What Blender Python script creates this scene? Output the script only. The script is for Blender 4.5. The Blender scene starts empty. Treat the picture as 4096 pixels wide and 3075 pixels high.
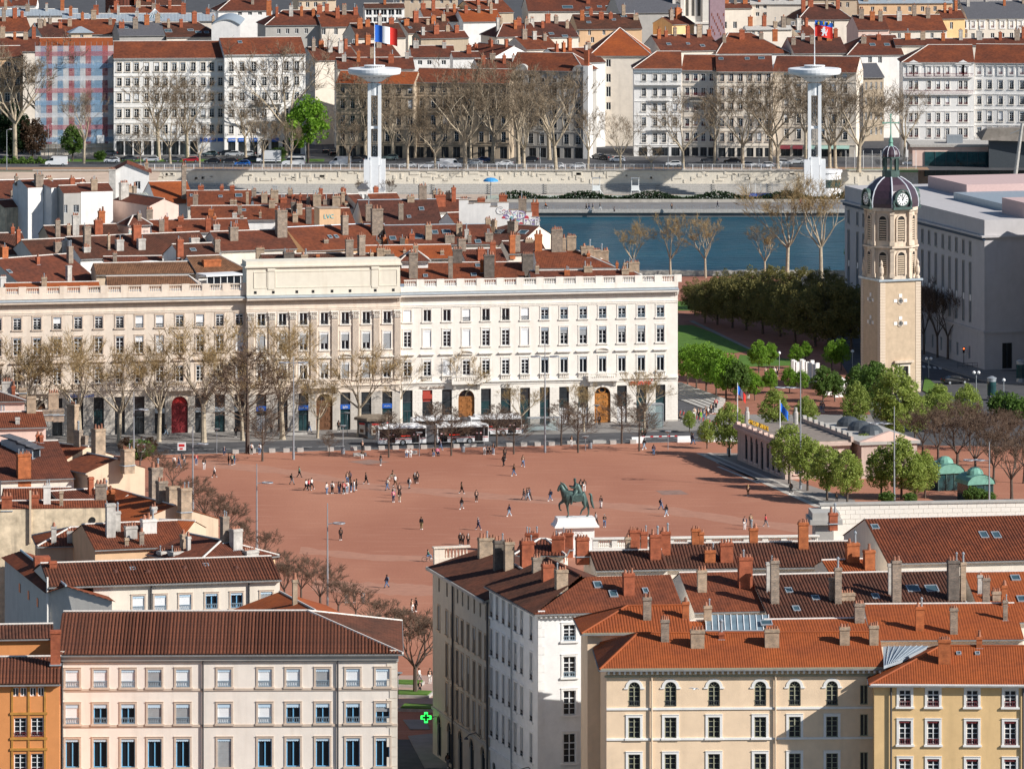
import bpy, math, random
from mathutils import Vector, Matrix
R=math.radians
SC=bpy.context.scene
COL=SC.collection
# ------------------------------------------------------------ camera, sky, sun, exposure
FPX=24300.0; H=120.0; YH=-1210.0      # focal length and horizon in pixels of a 4096 px wide frame, eye height
cd=bpy.data.cameras.new('camera'); cam=bpy.data.objects.new('camera',cd); COL.objects.link(cam)
cam.location=(0,0,H); cam.rotation_euler=(R(90),0,0)
cd.sensor_width=36; cd.lens=36*FPX/4096; cd.shift_y=-(1537.5-YH)/4096
cd.clip_start=5; cd.clip_end=6000
SC.camera=cam
SUN=Vector((0.770,-0.375,0.515)).normalized()
w=bpy.data.worlds.new('World'); SC.world=w; w.use_nodes=True
nt=w.node_tree; sky=nt.nodes.new('ShaderNodeTexSky'); sky.sky_type='NISHITA'; sky.sun_disc=False
sky.sun_elevation=math.asin(SUN.z); sky.sun_rotation=math.atan2(SUN.x,SUN.y)
sky.air_density=1.0; sky.dust_density=0.4; sky.ozone_density=3.0
bg=nt.nodes['Background']; bg.inputs['Strength'].default_value=0.07
nt.links.new(sky.outputs[0],bg.inputs[0])
sl=bpy.data.lights.new('sun','SUN'); so=bpy.data.objects.new('sun',sl); COL.objects.link(so)
sl.energy=5.0; sl.angle=R(0.5); sl.color=(1.0,0.955,0.89)
so.rotation_euler=SUN.to_track_quat('Z','Y').to_euler(); so.location=(300,300,400)
vs=SC.view_settings; vs.view_transform='Standard'; vs.look='None'; vs.gamma=1; vs.use_curve_mapping=False
vs.exposure=0.36
# ------------------------------------------------------------ pixel <-> place
def PX(x,y,D): return Vector(((x-2048)/FPX*D, D, H-(y-YH)*D/FPX))
def PZ(x,y,z):                      # the point at height z seen at that pixel
    D=FPX*(H-z)/(y-YH); return Vector(((x-2048)/FPX*D, D, z))
def G(x,y,z=0.0): return PZ(x,y,z)
def ppm(D): return FPX/D            # pixels per metre
# ------------------------------------------------------------ materials
MATS={}
def mat(name,c,rough=0.8,metal=0.0,nz=0.15,ns=2.0,c2=None,bump=0.0,bs=20.0,spec=0.3,emit=None,trans=0.0,alpha=None,extra=None,rnd=0.0):
    if name in MATS: return MATS[name]
    m=bpy.data.materials.new(name); m.use_nodes=True; MATS[name]=m
    t=m.node_tree; b=t.nodes['Principled BSDF']
    b.inputs['Roughness'].default_value=rough; b.inputs['Metallic'].default_value=metal
    b.inputs['Specular IOR Level'].default_value=spec
    if emit: b.inputs['Emission Color'].default_value=(*emit[:3],1); b.inputs['Emission Strength'].default_value=emit[3]
    if trans: b.inputs['Transmission Weight'].default_value=trans
    if alpha is not None: b.inputs['Alpha'].default_value=alpha
    tc=t.nodes.new('ShaderNodeTexCoord')
    col=None
    if nz>0:
        n=t.nodes.new('ShaderNodeTexNoise'); n.inputs['Scale'].default_value=ns; n.inputs['Detail'].default_value=5; n.inputs['Roughness'].default_value=0.65
        t.links.new(tc.outputs['Object'],n.inputs['Vector'])
        r=t.nodes.new('ShaderNodeValToRGB'); r.color_ramp.elements[0].position=0.3; r.color_ramp.elements[1].position=0.7
        a=c if c2 is None else c2
        if c2 is None:
            r.color_ramp.elements[0].color=(*[x*(1-nz) for x in c],1); r.color_ramp.elements[1].color=(*[min(1,x*(1+nz)) for x in c],1)
        else:
            r.color_ramp.elements[0].color=(*c2,1); r.color_ramp.elements[1].color=(*c,1)
        t.links.new(n.outputs['Fac'],r.inputs['Fac']); col=r.outputs['Color']
    if col is None: 
        rgb=t.nodes.new('ShaderNodeRGB'); rgb.outputs[0].default_value=(*c,1); col=rgb.outputs[0]
    if rnd>0:
        oi=t.nodes.new('ShaderNodeObjectInfo'); mr=t.nodes.new('ShaderNodeMapRange'); mr.inputs['To Min'].default_value=1-rnd; mr.inputs['To Max'].default_value=1+rnd
        t.links.new(oi.outputs['Random'],mr.inputs['Value'])
        mx=t.nodes.new('ShaderNodeVectorMath'); mx.operation='SCALE'
        t.links.new(col,mx.inputs[0]); t.links.new(mr.outputs[0],mx.inputs['Scale']); col=mx.outputs[0]
    if extra: col=extra(t,tc,col,b) or col
    t.links.new(col,b.inputs['Base Color'])
    if bump>0:
        n2=t.nodes.new('ShaderNodeTexNoise'); n2.inputs['Scale'].default_value=bs; n2.inputs['Detail'].default_value=3
        t.links.new(tc.outputs['Object'],n2.inputs['Vector'])
        bn=t.nodes.new('ShaderNodeBump'); bn.inputs['Strength'].default_value=bump; bn.inputs['Distance'].default_value=0.1
        t.links.new(n2.outputs['Fac'],bn.inputs['Height']); t.links.new(bn.outputs[0],b.inputs['Normal'])
    return m
def mixc(t,fac,a,b,mode='MIX'):
    n=t.nodes.new('ShaderNodeMix'); n.data_type='RGBA'; n.blend_type=mode
    for s,v in ((0,fac),(6,a),(7,b)):
        if isinstance(v,(int,float)): n.inputs[s].default_value=v
        elif isinstance(v,tuple): n.inputs[s].default_value=(*v[:3],1)
        else: t.links.new(v,n.inputs[s])
    return n.outputs[2]
def noise(t,tc,scale,detail=4,vec='Object',stretch=None):
    n=t.nodes.new('ShaderNodeTexNoise'); n.inputs['Scale'].default_value=scale; n.inputs['Detail'].default_value=detail
    if stretch:
        mp=t.nodes.new('ShaderNodeMapping'); mp.inputs['Scale'].default_value=stretch
        t.links.new(tc.outputs[vec],mp.inputs[0]); t.links.new(mp.outputs[0],n.inputs['Vector'])
    else: t.links.new(tc.outputs[vec],n.inputs['Vector'])
    return n.outputs['Fac']
def ramp(t,fac,p0,p1,c0=(0,0,0),c1=(1,1,1)):
    r=t.nodes.new('ShaderNodeValToRGB'); e=r.color_ramp.elements; e[0].position=p0; e[1].position=p1; e[0].color=(*c0,1); e[1].color=(*c1,1)
    t.links.new(fac,r.inputs['Fac']); return r.outputs['Color']
def stain(dark=(0.25,0.2,0.16),amt=0.5):        # streaky weathering running down a wall
    def f(t,tc,col,b):
        a=ramp(t,noise(t,tc,0.9,6,stretch=(1.2,1.2,0.12)),0.52,0.75)
        m=t.nodes.new('ShaderNodeMath'); m.operation='MULTIPLY'; m.inputs[1].default_value=amt
        t.links.new(a,m.inputs[0]); return mixc(t,m.outputs[0],col,dark)
    return f
def bricky(c1,c2,mort,sx=0.24,sy=0.075,m=0.012):      # small brick courses as colour and grain
    def f(t,tc,col,b):
        # x+y so that every upright face shows courses
        sep=t.nodes.new('ShaderNodeSeparateXYZ'); t.links.new(tc.outputs['Object'],sep.inputs[0])
        ad=t.nodes.new('ShaderNodeMath'); t.links.new(sep.outputs[0],ad.inputs[0]); t.links.new(sep.outputs[1],ad.inputs[1])
        cb=t.nodes.new('ShaderNodeCombineXYZ'); t.links.new(ad.outputs[0],cb.inputs[0]); t.links.new(sep.outputs[2],cb.inputs[1])
        br=t.nodes.new('ShaderNodeTexBrick'); t.links.new(cb.outputs[0],br.inputs['Vector'])
        br.inputs['Scale'].default_value=1; br.inputs['Brick Width'].default_value=sx; br.inputs['Row Height'].default_value=sy; br.inputs['Mortar Size'].default_value=m
        br.inputs['Color1'].default_value=(*c1,1); br.inputs['Color2'].default_value=(*c2,1); br.inputs['Mortar'].default_value=(*mort,1); br.inputs['Bias'].default_value=0.0
        n=ramp(t,noise(t,tc,1.3,5),0.3,0.7,(0.6,0.58,0.56),(1.25,1.2,1.15))
        return mixc(t,1.0,br.outputs['Color'],n,'MULTIPLY')
    return f
# ------------------------------------------------------------ mesh builder
class MB:
    def __init__(s): s.v=[]; s.f=[]
    def add(s,vs,fs):
        o=len(s.v); s.v+=[tuple(a) for a in vs]; s.f+=[tuple(i+o for i in f) for f in fs]; return s
    def quad(s,a,b,c,d): return s.add([a,b,c,d],[(0,1,2,3)])
    def poly(s,ps): return s.add(ps,[tuple(range(len(ps)))])
    def box(s,x0,x1,y0,y1,z0,z1,M=None):
        p=[Vector((x,y,z)) for z in (z0,z1) for y in (y0,y1) for x in (x0,x1)]
        if M: p=[M@a for a in p]
        return s.add(p,[(0,2,3,1),(4,5,7,6),(0,1,5,4),(1,3,7,5),(3,2,6,7),(2,0,4,6)])
    def prism(s,pts,z0,z1,M=None):          # plan polygon (counter-clockwise) pulled up
        n=len(pts); p=[Vector((x,y,z0)) for x,y in pts]+[Vector((x,y,z1)) for x,y in pts]
        if M: p=[M@a for a in p]
        return s.add(p,[tuple(range(n-1,-1,-1)),tuple(range(n,2*n))]+[(i,(i+1)%n,n+(i+1)%n,n+i) for i in range(n)])
    def xz(s,pts,y0,y1):                     # outline in x,z (ccw seen from the front) pulled along y
        n=len(pts); p=[(x,y0,z) for x,z in pts]+[(x,y1,z) for x,z in pts]
        return s.add(p,[tuple(range(n)),tuple(range(2*n-1,n-1,-1))]+[((i+1)%n,i,n+i,n+(i+1)%n) for i in range(n)])
    def yz(s,pts,x0,x1):                     # outline in y,z pulled along x
        n=len(pts); p=[(x0,y,z) for y,z in pts]+[(x1,y,z) for y,z in pts]
        return s.add(p,[tuple(range(n-1,-1,-1)),tuple(range(n,2*n))]+[(i,(i+1)%n,n+(i+1)%n,n+i) for i in range(n)])
    def tube(s,pts,rad,n=6,cap=True):
        pts=[Vector(p) for p in pts]; rs=rad if isinstance(rad,(list,tuple)) else [rad]*len(pts)
        o=len(s.v); up=None
        for i,p in enumerate(pts):
            d=(pts[min(i+1,len(pts)-1)]-pts[max(i-1,0)]).normalized()
            a=d.cross(Vector((0,0,1)) if abs(d.z)<0.9 else Vector((1,0,0))).normalized() if up is None else (up-d*up.dot(d)).normalized()
            up=a; b=d.cross(a)
            for k in range(n):
                t=2*math.pi*k/n; s.v.append(tuple(p+(a*math.cos(t)+b*math.sin(t))*rs[i]))
        for i in range(len(pts)-1):
            for k in range(n):
                k2=(k+1)%n; s.f.append((o+i*n+k,o+i*n+k2,o+(i+1)*n+k2,o+(i+1)*n+k))
        if cap: s.f.append(tuple(o+k for k in range(n-1,-1,-1))); s.f.append(tuple(o+(len(pts)-1)*n+k for k in range(n)))
        return s
    def lathe(s,prof,n=12,c=(0,0,0),sx=1,sy=1):   # [(r,z)...] bottom to top
        o=len(s.v)
        for r,z in prof:
            for k in range(n):
                t=2*math.pi*k/n; s.v.append((c[0]+r*math.cos(t)*sx,c[1]+r*math.sin(t)*sy,c[2]+z))
        for i in range(len(prof)-1):
            for k in range(n):
                k2=(k+1)%n; s.f.append((o+i*n+k,o+i*n+k2,o+(i+1)*n+k2,o+(i+1)*n+k))
        s.f.append(tuple(o+k for k in range(n-1,-1,-1))); s.f.append(tuple(o+(len(prof)-1)*n+k for k in range(n)))
        return s
    def xform(s,M): s.v=[tuple(M@Vector(p)) for p in s.v]; return s
    def mesh(s,name,m=None,smooth=False):
        me=bpy.data.meshes.new(name); me.from_pydata(s.v,[],s.f)
        if m: me.materials.append(m)
        if smooth: me.polygons.foreach_set('use_smooth',[True]*len(me.polygons))
        return me
def put(name,me,parent=None,loc=(0,0,0),rz=0.0,m=None,smooth=False,sc=None):
    if isinstance(me,MB): me=me.mesh(name,m,smooth)
    o=bpy.data.objects.new(name,me); COL.objects.link(o); o.parent=parent; o.location=loc
    if rz: o.rotation_euler=(0,0,rz)
    if sc: o.scale=sc if isinstance(sc,tuple) else (sc,sc,sc)
    return o
def tag(o,label,cat,group=None):
    o['label']=label; o['category']=cat
    if group: o['group']=group
    return o
def thing(name,label,cat,loc=(0,0,0),rz=0.0,group=None):
    return tag(put(name,None,None,loc,rz),label,cat,group)
def struct(name,mb,m,**k):
    o=put(name,mb,m=m,**k); o['kind']='structure'; return o
def copy_tree(o,loc,rz=0,label=None,sc=None):
    def rec(a,p):
        c=a.copy(); COL.objects.link(c); c.parent=p
        for ch in KIDS.get(a.name,a.children): rec(ch,c)
        return c
    r=rec(o,None); r.location=loc; r.rotation_euler=(0,0,rz)
    if label: r['label']=label
    if sc: r.scale=sc if isinstance(sc,tuple) else (sc,sc,sc)
    return r
KIDS={}
ORD=['first','second','third','fourth','fifth','sixth','seventh','eighth','ninth','tenth','eleventh','twelfth','thirteenth','fourteenth','fifteenth','sixteenth','seventeenth','eighteenth','nineteenth','twentieth','twenty-first','twenty-second','twenty-third','twenty-fourth','twenty-fifth','twenty-sixth','twenty-seventh','twenty-eighth','twenty-ninth','thirtieth']+['thirty-'+s for s in ('first','second','third','fourth','fifth','sixth','seventh','eighth','ninth')]
CACHE={}
def cached(key,fn):
    if key not in CACHE: CACHE[key]=fn()
    return CACHE[key]
TMP=bpy.data.scenes.new('workbench')
def baked(o):
    TMP.collection.objects.link(o); vl=TMP.view_layers[0]; vl.update(); me=bpy.data.meshes.new_from_object(o.evaluated_get(vl.depsgraph)); bpy.data.objects.remove(o); return me
def text_mesh(s,size,depth=0.02,m=None,align='CENTER'):
    key=('txt',s,size,depth,m.name if m else '',align)
    def f():
        c=bpy.data.curves.new('t','FONT'); c.body=s; c.size=size; c.extrude=depth; c.align_x=align; c.align_y='CENTER'; c.resolution_u=2
        me=baked(bpy.data.objects.new('t',c)); me.name='lettering'; me.materials.clear()
        if m: me.materials.append(m)
        me.transform(Matrix.Rotation(R(90),4,'X'))
        return me
    return cached(key,f)
def lettering(parent,s,loc,size,m,rz=0,depth=0.03,align='CENTER'):
    return put('lettering',text_mesh(s,size,depth,m,align),parent,loc,rz)
# ------------------------------------------------------------ the palette
def tilemat(name,c,c2,rows=0.33,speck=(0.34,0.14,0.075),sp=0.25,dn=.38):
    def ex(t,tc,col,b):
        f=ramp(t,noise(t,tc,0.25,6),0.35,0.7); col=mixc(t,f,c2,c)
        g=ramp(t,noise(t,tc,7,2),0.58,0.72); mm=t.nodes.new('ShaderNodeMath'); mm.operation='MULTIPLY'; mm.inputs[1].default_value=sp
        t.links.new(g,mm.inputs[0]); col=mixc(t,mm.outputs[0],col,speck)
        d=ramp(t,noise(t,tc,1.6,6),0.3,0.62,(1-dn,1-dn,1-dn),(1.08,1.06,1.06)); col=mixc(t,1.0,col,d,'MULTIPLY')
        # tile courses down the slope: v of the uv map, in metres
        uv=t.nodes.new('ShaderNodeUVMap'); sp_=t.nodes.new('ShaderNodeSeparateXYZ'); t.links.new(uv.outputs[0],sp_.inputs[0])
        q=t.nodes.new('ShaderNodeMath'); q.operation='DIVIDE'; q.inputs[1].default_value=rows; t.links.new(sp_.outputs[1],q.inputs[0])
        fr=t.nodes.new('ShaderNodeMath'); fr.operation='FRACT'; t.links.new(q.outputs[0],fr.inputs[0])
        bn=t.nodes.new('ShaderNodeBump'); bn.inputs['Strength'].default_value=0.8; bn.inputs['Distance'].default_value=0.03
        t.links.new(fr.outputs[0],bn.inputs['Height']); t.links.new(bn.outputs[0],b.inputs['Normal'])
        return col
    return mat(name,c,0.75,nz=0,extra=ex,spec=0.35)
T_BROWN=tilemat('tile weathered brown',(0.125,0.042,0.022),(0.07,0.03,0.018),sp=0.18)
T_RUST=tilemat('tile rust red',(0.21,0.055,0.019),(0.135,0.038,0.017),sp=.12)
T_ORANGE=tilemat('tile clean orange',(0.31,0.075,0.016),(0.235,0.056,0.015),sp=0.06,dn=.16)
T_RED=tilemat('tile brick red',(0.165,0.045,0.02),(0.10,0.032,0.018),sp=.12)
T_DARK=tilemat('tile dark brown red',(0.11,0.036,0.022),(0.07,0.027,0.018),sp=.12)
T_TAN=tilemat('tile faded tan',(0.22,0.11,0.055),(0.13,0.06,0.03),sp=0.3)
SLATE=mat('grey slate',(0.10,0.10,0.11),0.6,nz=0.3,ns=3)
ZINC=mat('zinc sheet',(0.38,0.43,0.47),0.45,0.3,nz=0.12,ns=1.5)
MORTAR=mat('lime mortar',(0.62,0.57,0.52),0.9,nz=0.3,ns=8)
GUTTER=mat('gutter grey',(0.22,0.22,0.22),0.6,nz=0.2)
STONE=mat('warm facade stone',(0.70,0.60,0.50),0.85,nz=0.10,ns=0.8,extra=stain((0.40,0.30,0.22),0.35),bump=0.15,bs=8)
STONE2=mat('cream facade stone',(0.78,0.73,0.66),0.85,nz=0.07,ns=0.7,extra=stain((0.5,0.42,0.34),0.3),bump=0.15,bs=8)
STONET=mat('stone trim rosy',(0.57,0.46,0.37),0.85,nz=0.1,ns=1.5)
STONE_GREY=mat('grey ashlar',(0.50,0.46,0.41),0.85,nz=0.15,ns=0.8,extra=stain((0.2,0.18,0.15),0.4))
def wallm(name,c,amt=0.3,nz=0.08): return mat(name,c,0.9,nz=nz,ns=0.6,extra=stain(tuple(x*0.62 for x in c),amt),bump=0.12,bs=10)
W_WHITE=wallm('wall white render',(0.80,0.78,0.75))
W_CREAM=wallm('wall cream render',(0.74,0.66,0.56))
W_PEACH=wallm('wall peach render',(0.68,0.45,0.27))
W_YELL=wallm('wall ochre yellow render',(0.76,0.52,0.26))
W_ORNG=wallm('wall orange render',(0.66,0.27,0.095))
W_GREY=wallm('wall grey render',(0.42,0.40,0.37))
W_PINK=wallm('wall pink render',(0.72,0.52,0.44))
W_BEIGE=wallm('wall beige render',(0.60,0.47,0.34),0.5)
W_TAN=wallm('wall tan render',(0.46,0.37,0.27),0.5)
W_DIRTY=mat('wall dirty cream',(0.66,0.54,0.38),0.9,nz=0.35,ns=0.7,extra=stain((0.22,0.19,0.15),0.7))
BR_MIX=mat('brick mixed grey brown',(0.3,0.2,0.15),0.9,nz=0,extra=bricky((0.34,0.25,0.18),(0.13,0.10,0.085),(0.36,0.33,0.29)))
BR_RED=mat('brick red',(0.36,0.10,0.05),0.85,nz=0,extra=bricky((0.38,0.105,0.045),(0.30,0.075,0.035),(0.34,0.14,0.09),m=0.008))
BR_ORG=mat('brick orange',(0.45,0.15,0.05),0.85,nz=0,extra=bricky((0.46,0.14,0.045),(0.36,0.10,0.035),(0.42,0.18,0.09),m=0.008))
BR_TAN=mat('brick tan',(0.42,0.30,0.20),0.9,nz=0,extra=bricky((0.44,0.30,0.18),(0.26,0.19,0.13),(0.45,0.40,0.34)))
BR_DARK=mat('brick dark',(0.14,0.11,0.10),0.9,nz=0,extra=bricky((0.17,0.13,0.11),(0.08,0.07,0.065),(0.2,0.19,0.17)))
PLAST=mat('chimney plaster grey',(0.48,0.45,0.41),0.9,nz=0.3,ns=1.5,extra=stain((0.16,0.15,0.14),0.6))
PLASTW=mat('chimney plaster white',(0.72,0.69,0.64),0.9,nz=0.12,ns=2,extra=stain((0.35,0.32,0.3),0.4))
POT=mat('terracotta pot',(0.30,0.13,0.08),0.7,nz=0.25,ns=6,rnd=0.3)
CAPM=mat('chimney cap stone',(0.34,0.27,0.21),0.9,nz=0.3,ns=3)
GLASS=mat('window glass',(0.012,0.016,0.022),0.06,nz=0.0,spec=0.5)
GLASSG=mat('shop glass greenish',(0.02,0.06,0.065),0.08,nz=0.4,ns=0.6,spec=0.5)
FRW=mat('frame white',(0.75,0.76,0.76),0.5,nz=0.05)
FRB=mat('frame blue grey',(0.17,0.44,0.70),0.5,nz=0.05)
FRGR=mat('frame sage',(0.34,0.34,0.24),0.6,nz=0.05)
FRG=mat('frame grey',(0.42,0.45,0.48),0.5,nz=0.05)
FRBR=mat('frame brown',(0.16,0.09,0.05),0.6,nz=0.1)
BLIND=mat('blind white',(0.80,0.81,0.82),0.7,nz=0.03)
BLINDG=mat('blind grey slats',(0.33,0.34,0.35),0.7,nz=0.1)
VALB=mat('valance pale blue',(0.50,0.64,0.76),0.6,nz=0.03)
VALG=mat('valance slate grey',(0.33,0.38,0.44),0.6,nz=0.03)
IRON=mat('wrought iron',(0.05,0.055,0.06),0.5,nz=0.1)
IRONR=mat('wrought iron dark red',(0.17,0.035,0.04),0.5,nz=0.1)
IRONB=mat('wrought iron blue grey',(0.25,0.33,0.40),0.5,nz=0.1)
PIPE=mat('downpipe dark',(0.06,0.06,0.065),0.5,nz=0.1)
WOOD=mat('door oak',(0.30,0.12,0.035),0.55,nz=0.3,ns=3)
WOODD=mat('door dark wood',(0.15,0.07,0.035),0.6,nz=0.25,ns=3)
AWN2=mat('valance dark red',(0.22,0.04,0.04),.7,nz=.1)
WHITEP=mat('white paint',(0.80,0.81,0.82),0.45,nz=0.04,ns=1)
METG=mat('galvanised steel',(0.36,0.39,0.42),0.45,0.5,nz=0.1)
DKMET=mat('dark steel',(0.07,0.08,0.09),0.5,0.2,nz=0.1)
CONC=mat('concrete',(0.42,0.40,0.37),0.9,nz=0.2,ns=2)
BRONZE=mat('green bronze',(0.07,0.115,0.105),0.5,0.3,nz=0.35,ns=2.5)
MARBLE=mat('white marble',(0.80,0.78,0.75),0.5,nz=0.06,ns=1)
BLACK=mat('black rubber',(0.02,0.02,0.02),0.7,nz=0.1)
REDP=mat('red paint',(0.55,0.03,0.03),0.5,nz=0.05)
BLUEP=mat('blue sign',(0.02,0.10,0.42),0.5,nz=0.05)
BARK=mat('plane bark pale',(0.40,0.33,0.24),0.9,nz=0.35,ns=2)
BARKD=mat('bark brown',(0.10,0.075,0.06),0.9,nz=0.3,ns=3)
TWIG=mat('twigs with buds',(0.24,0.17,0.10),0.9,nz=0.2)
TWIGD=mat('dark twigs',(0.12,0.08,0.055),0.9,nz=0.2)
def leafm(name,c,c2):
    m=mat(name,c,0.6,nz=0.3,ns=0.8,c2=c2,rnd=0.12); t=m.node_tree; b=t.nodes['Principled BSDF']; tr=t.nodes.new('ShaderNodeBsdfTranslucent'); mx=t.nodes.new('ShaderNodeMixShader'); mx.inputs[0].default_value=.45
    t.links.new(b.inputs['Base Color'].links[0].from_socket,tr.inputs['Color']); t.links.new(b.outputs[0],mx.inputs[1]); t.links.new(tr.outputs[0],mx.inputs[2]); t.links.new(mx.outputs[0],t.nodes['Material Output'].inputs[0]); return m
LF_SPRING=leafm('leaf spring yellow green',(0.36,0.43,0.10),(0.24,0.31,0.07))
LF_BRIGHT=leafm('leaf vivid green',(0.24,0.40,0.04),(0.13,0.27,0.03))
LF_OLIVE=leafm('leaf olive brown',(0.27,0.23,0.075),(0.15,0.15,0.05))
LF_MID=leafm('leaf mid green',(0.15,0.24,0.05),(0.08,0.15,0.03))
LF_DARK=leafm('leaf dark green',(0.035,0.07,0.025),(0.018,0.04,0.015))
LF_BROWN=leafm('leaf russet',(0.15,0.085,0.05),(0.08,0.05,0.03))
GRASS=mat('lawn',(0.08,0.16,0.022),0.9,nz=0.3,ns=0.8,bump=0.3,bs=30)
# ------------------------------------------------------------ windows
def arc(w,h,z0,n=10):                 # half-round head: points from right spring to left spring
    r=w/2; return [(r*math.cos(math.pi*i/n), z0+h*math.sin(math.pi*i/n)) for i in range(n+1)]
def ring_xz(mb,outer,inner,y0,y1):     # open band between two outlines with equal counts
    for i in range(len(outer)-1):
        a,b,c,d=outer[i],outer[i+1],inner[i+1],inner[i]
        p=[(a[0],y0,a[1]),(b[0],y0,b[1]),(c[0],y0,c[1]),(d[0],y0,d[1])]; q=[(x,y1,z) for x,_,z in p]
        mb.add(p+q,[(3,2,1,0),(4,5,6,7),(0,1,5,4),(2,3,7,6),(1,2,6,5),(3,0,4,7)])
def win_frame(w,h,mull,arch):
    mb=MB(); t=0.09; y0,y1=0.14,0.24
    ha=w/2 if arch else 0; hs=h-ha
    mb.box(-w/2,-w/2+t,y0,y1,0,hs); mb.box(w/2-t,w/2,y0,y1,0,hs); mb.box(-w/2+t,w/2-t,y0,y1,0,t)
    if arch:
        ring_xz(mb,arc(w,w/2,hs),arc(w-2*t,w/2-t,hs),y0,y1); mb.box(-w/2+t,w/2-t,y0,y1,hs-t/2,hs+t/2)
        for a in (45,90,135): mb.tube([(0,0.19,hs),(math.cos(R(a))*w/2*.95,0.19,hs+math.sin(R(a))*w/2*.95)],0.03,4)
    else: mb.box(-w/2+t,w/2-t,y0,y1,h-t,h)
    mb.box(-0.055,0.055,y0-.01,y1,t,hs-(t if not arch else t/2))
    if mull=='cross': mb.box(-w/2+t,w/2-t,y0+.005,y1,h*0.66,h*0.66+0.1)
    if mull in('grid','cross'):
        for s in(-1,1):
            xa,xb=sorted((s*0.055,s*(w/2-t)))
            for k in ((0.25,0.46) if mull=='cross' else (0.27,0.52,0.77)): mb.box(xa,xb,y0+.02,y1,hs*k,hs*k+0.045)
    return mb
def win_pane(w,h,arch):
    mb=MB()
    if arch:
        hs=h-w/2; mb.poly([(-w/2,.22,0),(w/2,.22,0)]+[(x,.22,z) for x,z in arc(w,w/2,hs)])
    else: mb.quad((-w/2,.22,0),(w/2,.22,0),(w/2,.22,h),(-w/2,.22,h))
    return mb
def win_surround(w,h,sw,sill,arch,hood=False,proud=0.07):
    mb=MB(); p=-proud
    hs=h-w/2 if arch else h
    if arch:
        ring_xz(mb,arc(w+2*sw,w/2+sw,hs),arc(w,w/2,hs),p,0.06); mb.box(-w/2-sw*1.5,-w/2,p-.02,.05,hs-.12,hs+.02); mb.box(w/2,w/2+sw*1.5,p-.02,.05,hs-.12,hs+.02)
    else:
        mb.box(-w/2-sw,-w/2,p,.06,0,hs); mb.box(w/2,w/2+sw,p,.06,0,hs); mb.box(-w/2-sw,w/2+sw,p,.06,hs,hs+sw)
        mb.box(-w/2-sw-.03,w/2+sw+.03,p-.05,.06,hs+sw,hs+sw+.05)
    if sill: mb.box(-w/2-sw-.1,w/2+sw+.1,p-.12,.13,-.2,0)
    return mb
def rail_mesh(w,h=0.55,kind='x'):
    mb=MB(); y=-0.02
    for z in (0.05,h): mb.box(-w/2,w/2,y-.03,y+.03,z-.025,z+.025)
    n=max(3,int(w/0.22))
    for i in range(n):
        a=-w/2+w*(i+.15)/n; b=-w/2+w*(i+.85)/n
        mb.tube([(a,y,.05),(b,y,h)],.02,3); mb.tube([(b,y,.05),(a,y,h)],.02,3)
    return mb
def scallop(w,h=0.3):
    mb=MB(); n=max(4,int(w/0.16)); pts=[(-w/2,h),]
    low=[]
    for i in range(n):
        low+=[(-w/2+w*i/n,0.08),(-w/2+w*(i+.5)/n,0.0)]
    low.append((w/2,0.08))
    for i in range(len(low)-1):
        a,b=low[i],low[i+1]; mb.add([(a[0],.02,a[1]),(b[0],.02,b[1]),(b[0],.02,h),(a[0],.02,h),(a[0],.05,a[1]),(b[0],.05,b[1]),(b[0],.05,h),(a[0],.05,h)],[(0,1,2,3),(7,6,5,4),(0,4,5,1)])
    return mb
def blind_mesh(w,h):
    mb=MB(); n=max(3,int(h/0.12))
    for i in range(n): z=h*i/n; mb.box(-w/2,w/2,.07,.10+.02*(i%2),z+.008,z+h/n)
    return mb
def window(parent,loc,rz,w,h,fr='FRW',mull='cross',arch=False,sur=None,sw=0.18,sill=True,rail=None,val=None,valh=0.3,blind=None,bf=1.0,pane=None,railh=0.6):
    w=round(w,2); h=round(h,2); g=globals()
    o=put('window',cached(('wf',w,h,fr,mull,arch),lambda:win_frame(w,h,mull,arch).mesh('window_frame',g[fr])),parent,loc,rz)
    put('pane',cached(('wp',w,h,arch,pane),lambda:win_pane(w,h,arch).mesh('pane',g[pane] if pane else GLASS)),o)
    if sur: put('surround',cached(('ws',w,h,sur,sw,sill,arch),lambda:win_surround(w,h,sw,sill,arch).mesh('surround',g[sur])),o)
    if rail: put('railing',cached(('wr',w,rail,railh),lambda:rail_mesh(w,railh).mesh('railing',g[rail])),o)
    if val: put('valance',cached(('wv',w,val,valh),lambda:scallop(w,valh).mesh('valance',g[val])),o,(0,0,h-valh))
    if blind and bf>0:
        bh=round((h-(valh*0.6 if val else 0))*bf,2); put('blind',cached(('wb',w,bh,blind),lambda:blind_mesh(w,bh).mesh('blind',g[blind])),o,(0,0,h-(valh*0.6 if val else 0)-bh))
    return o
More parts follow.
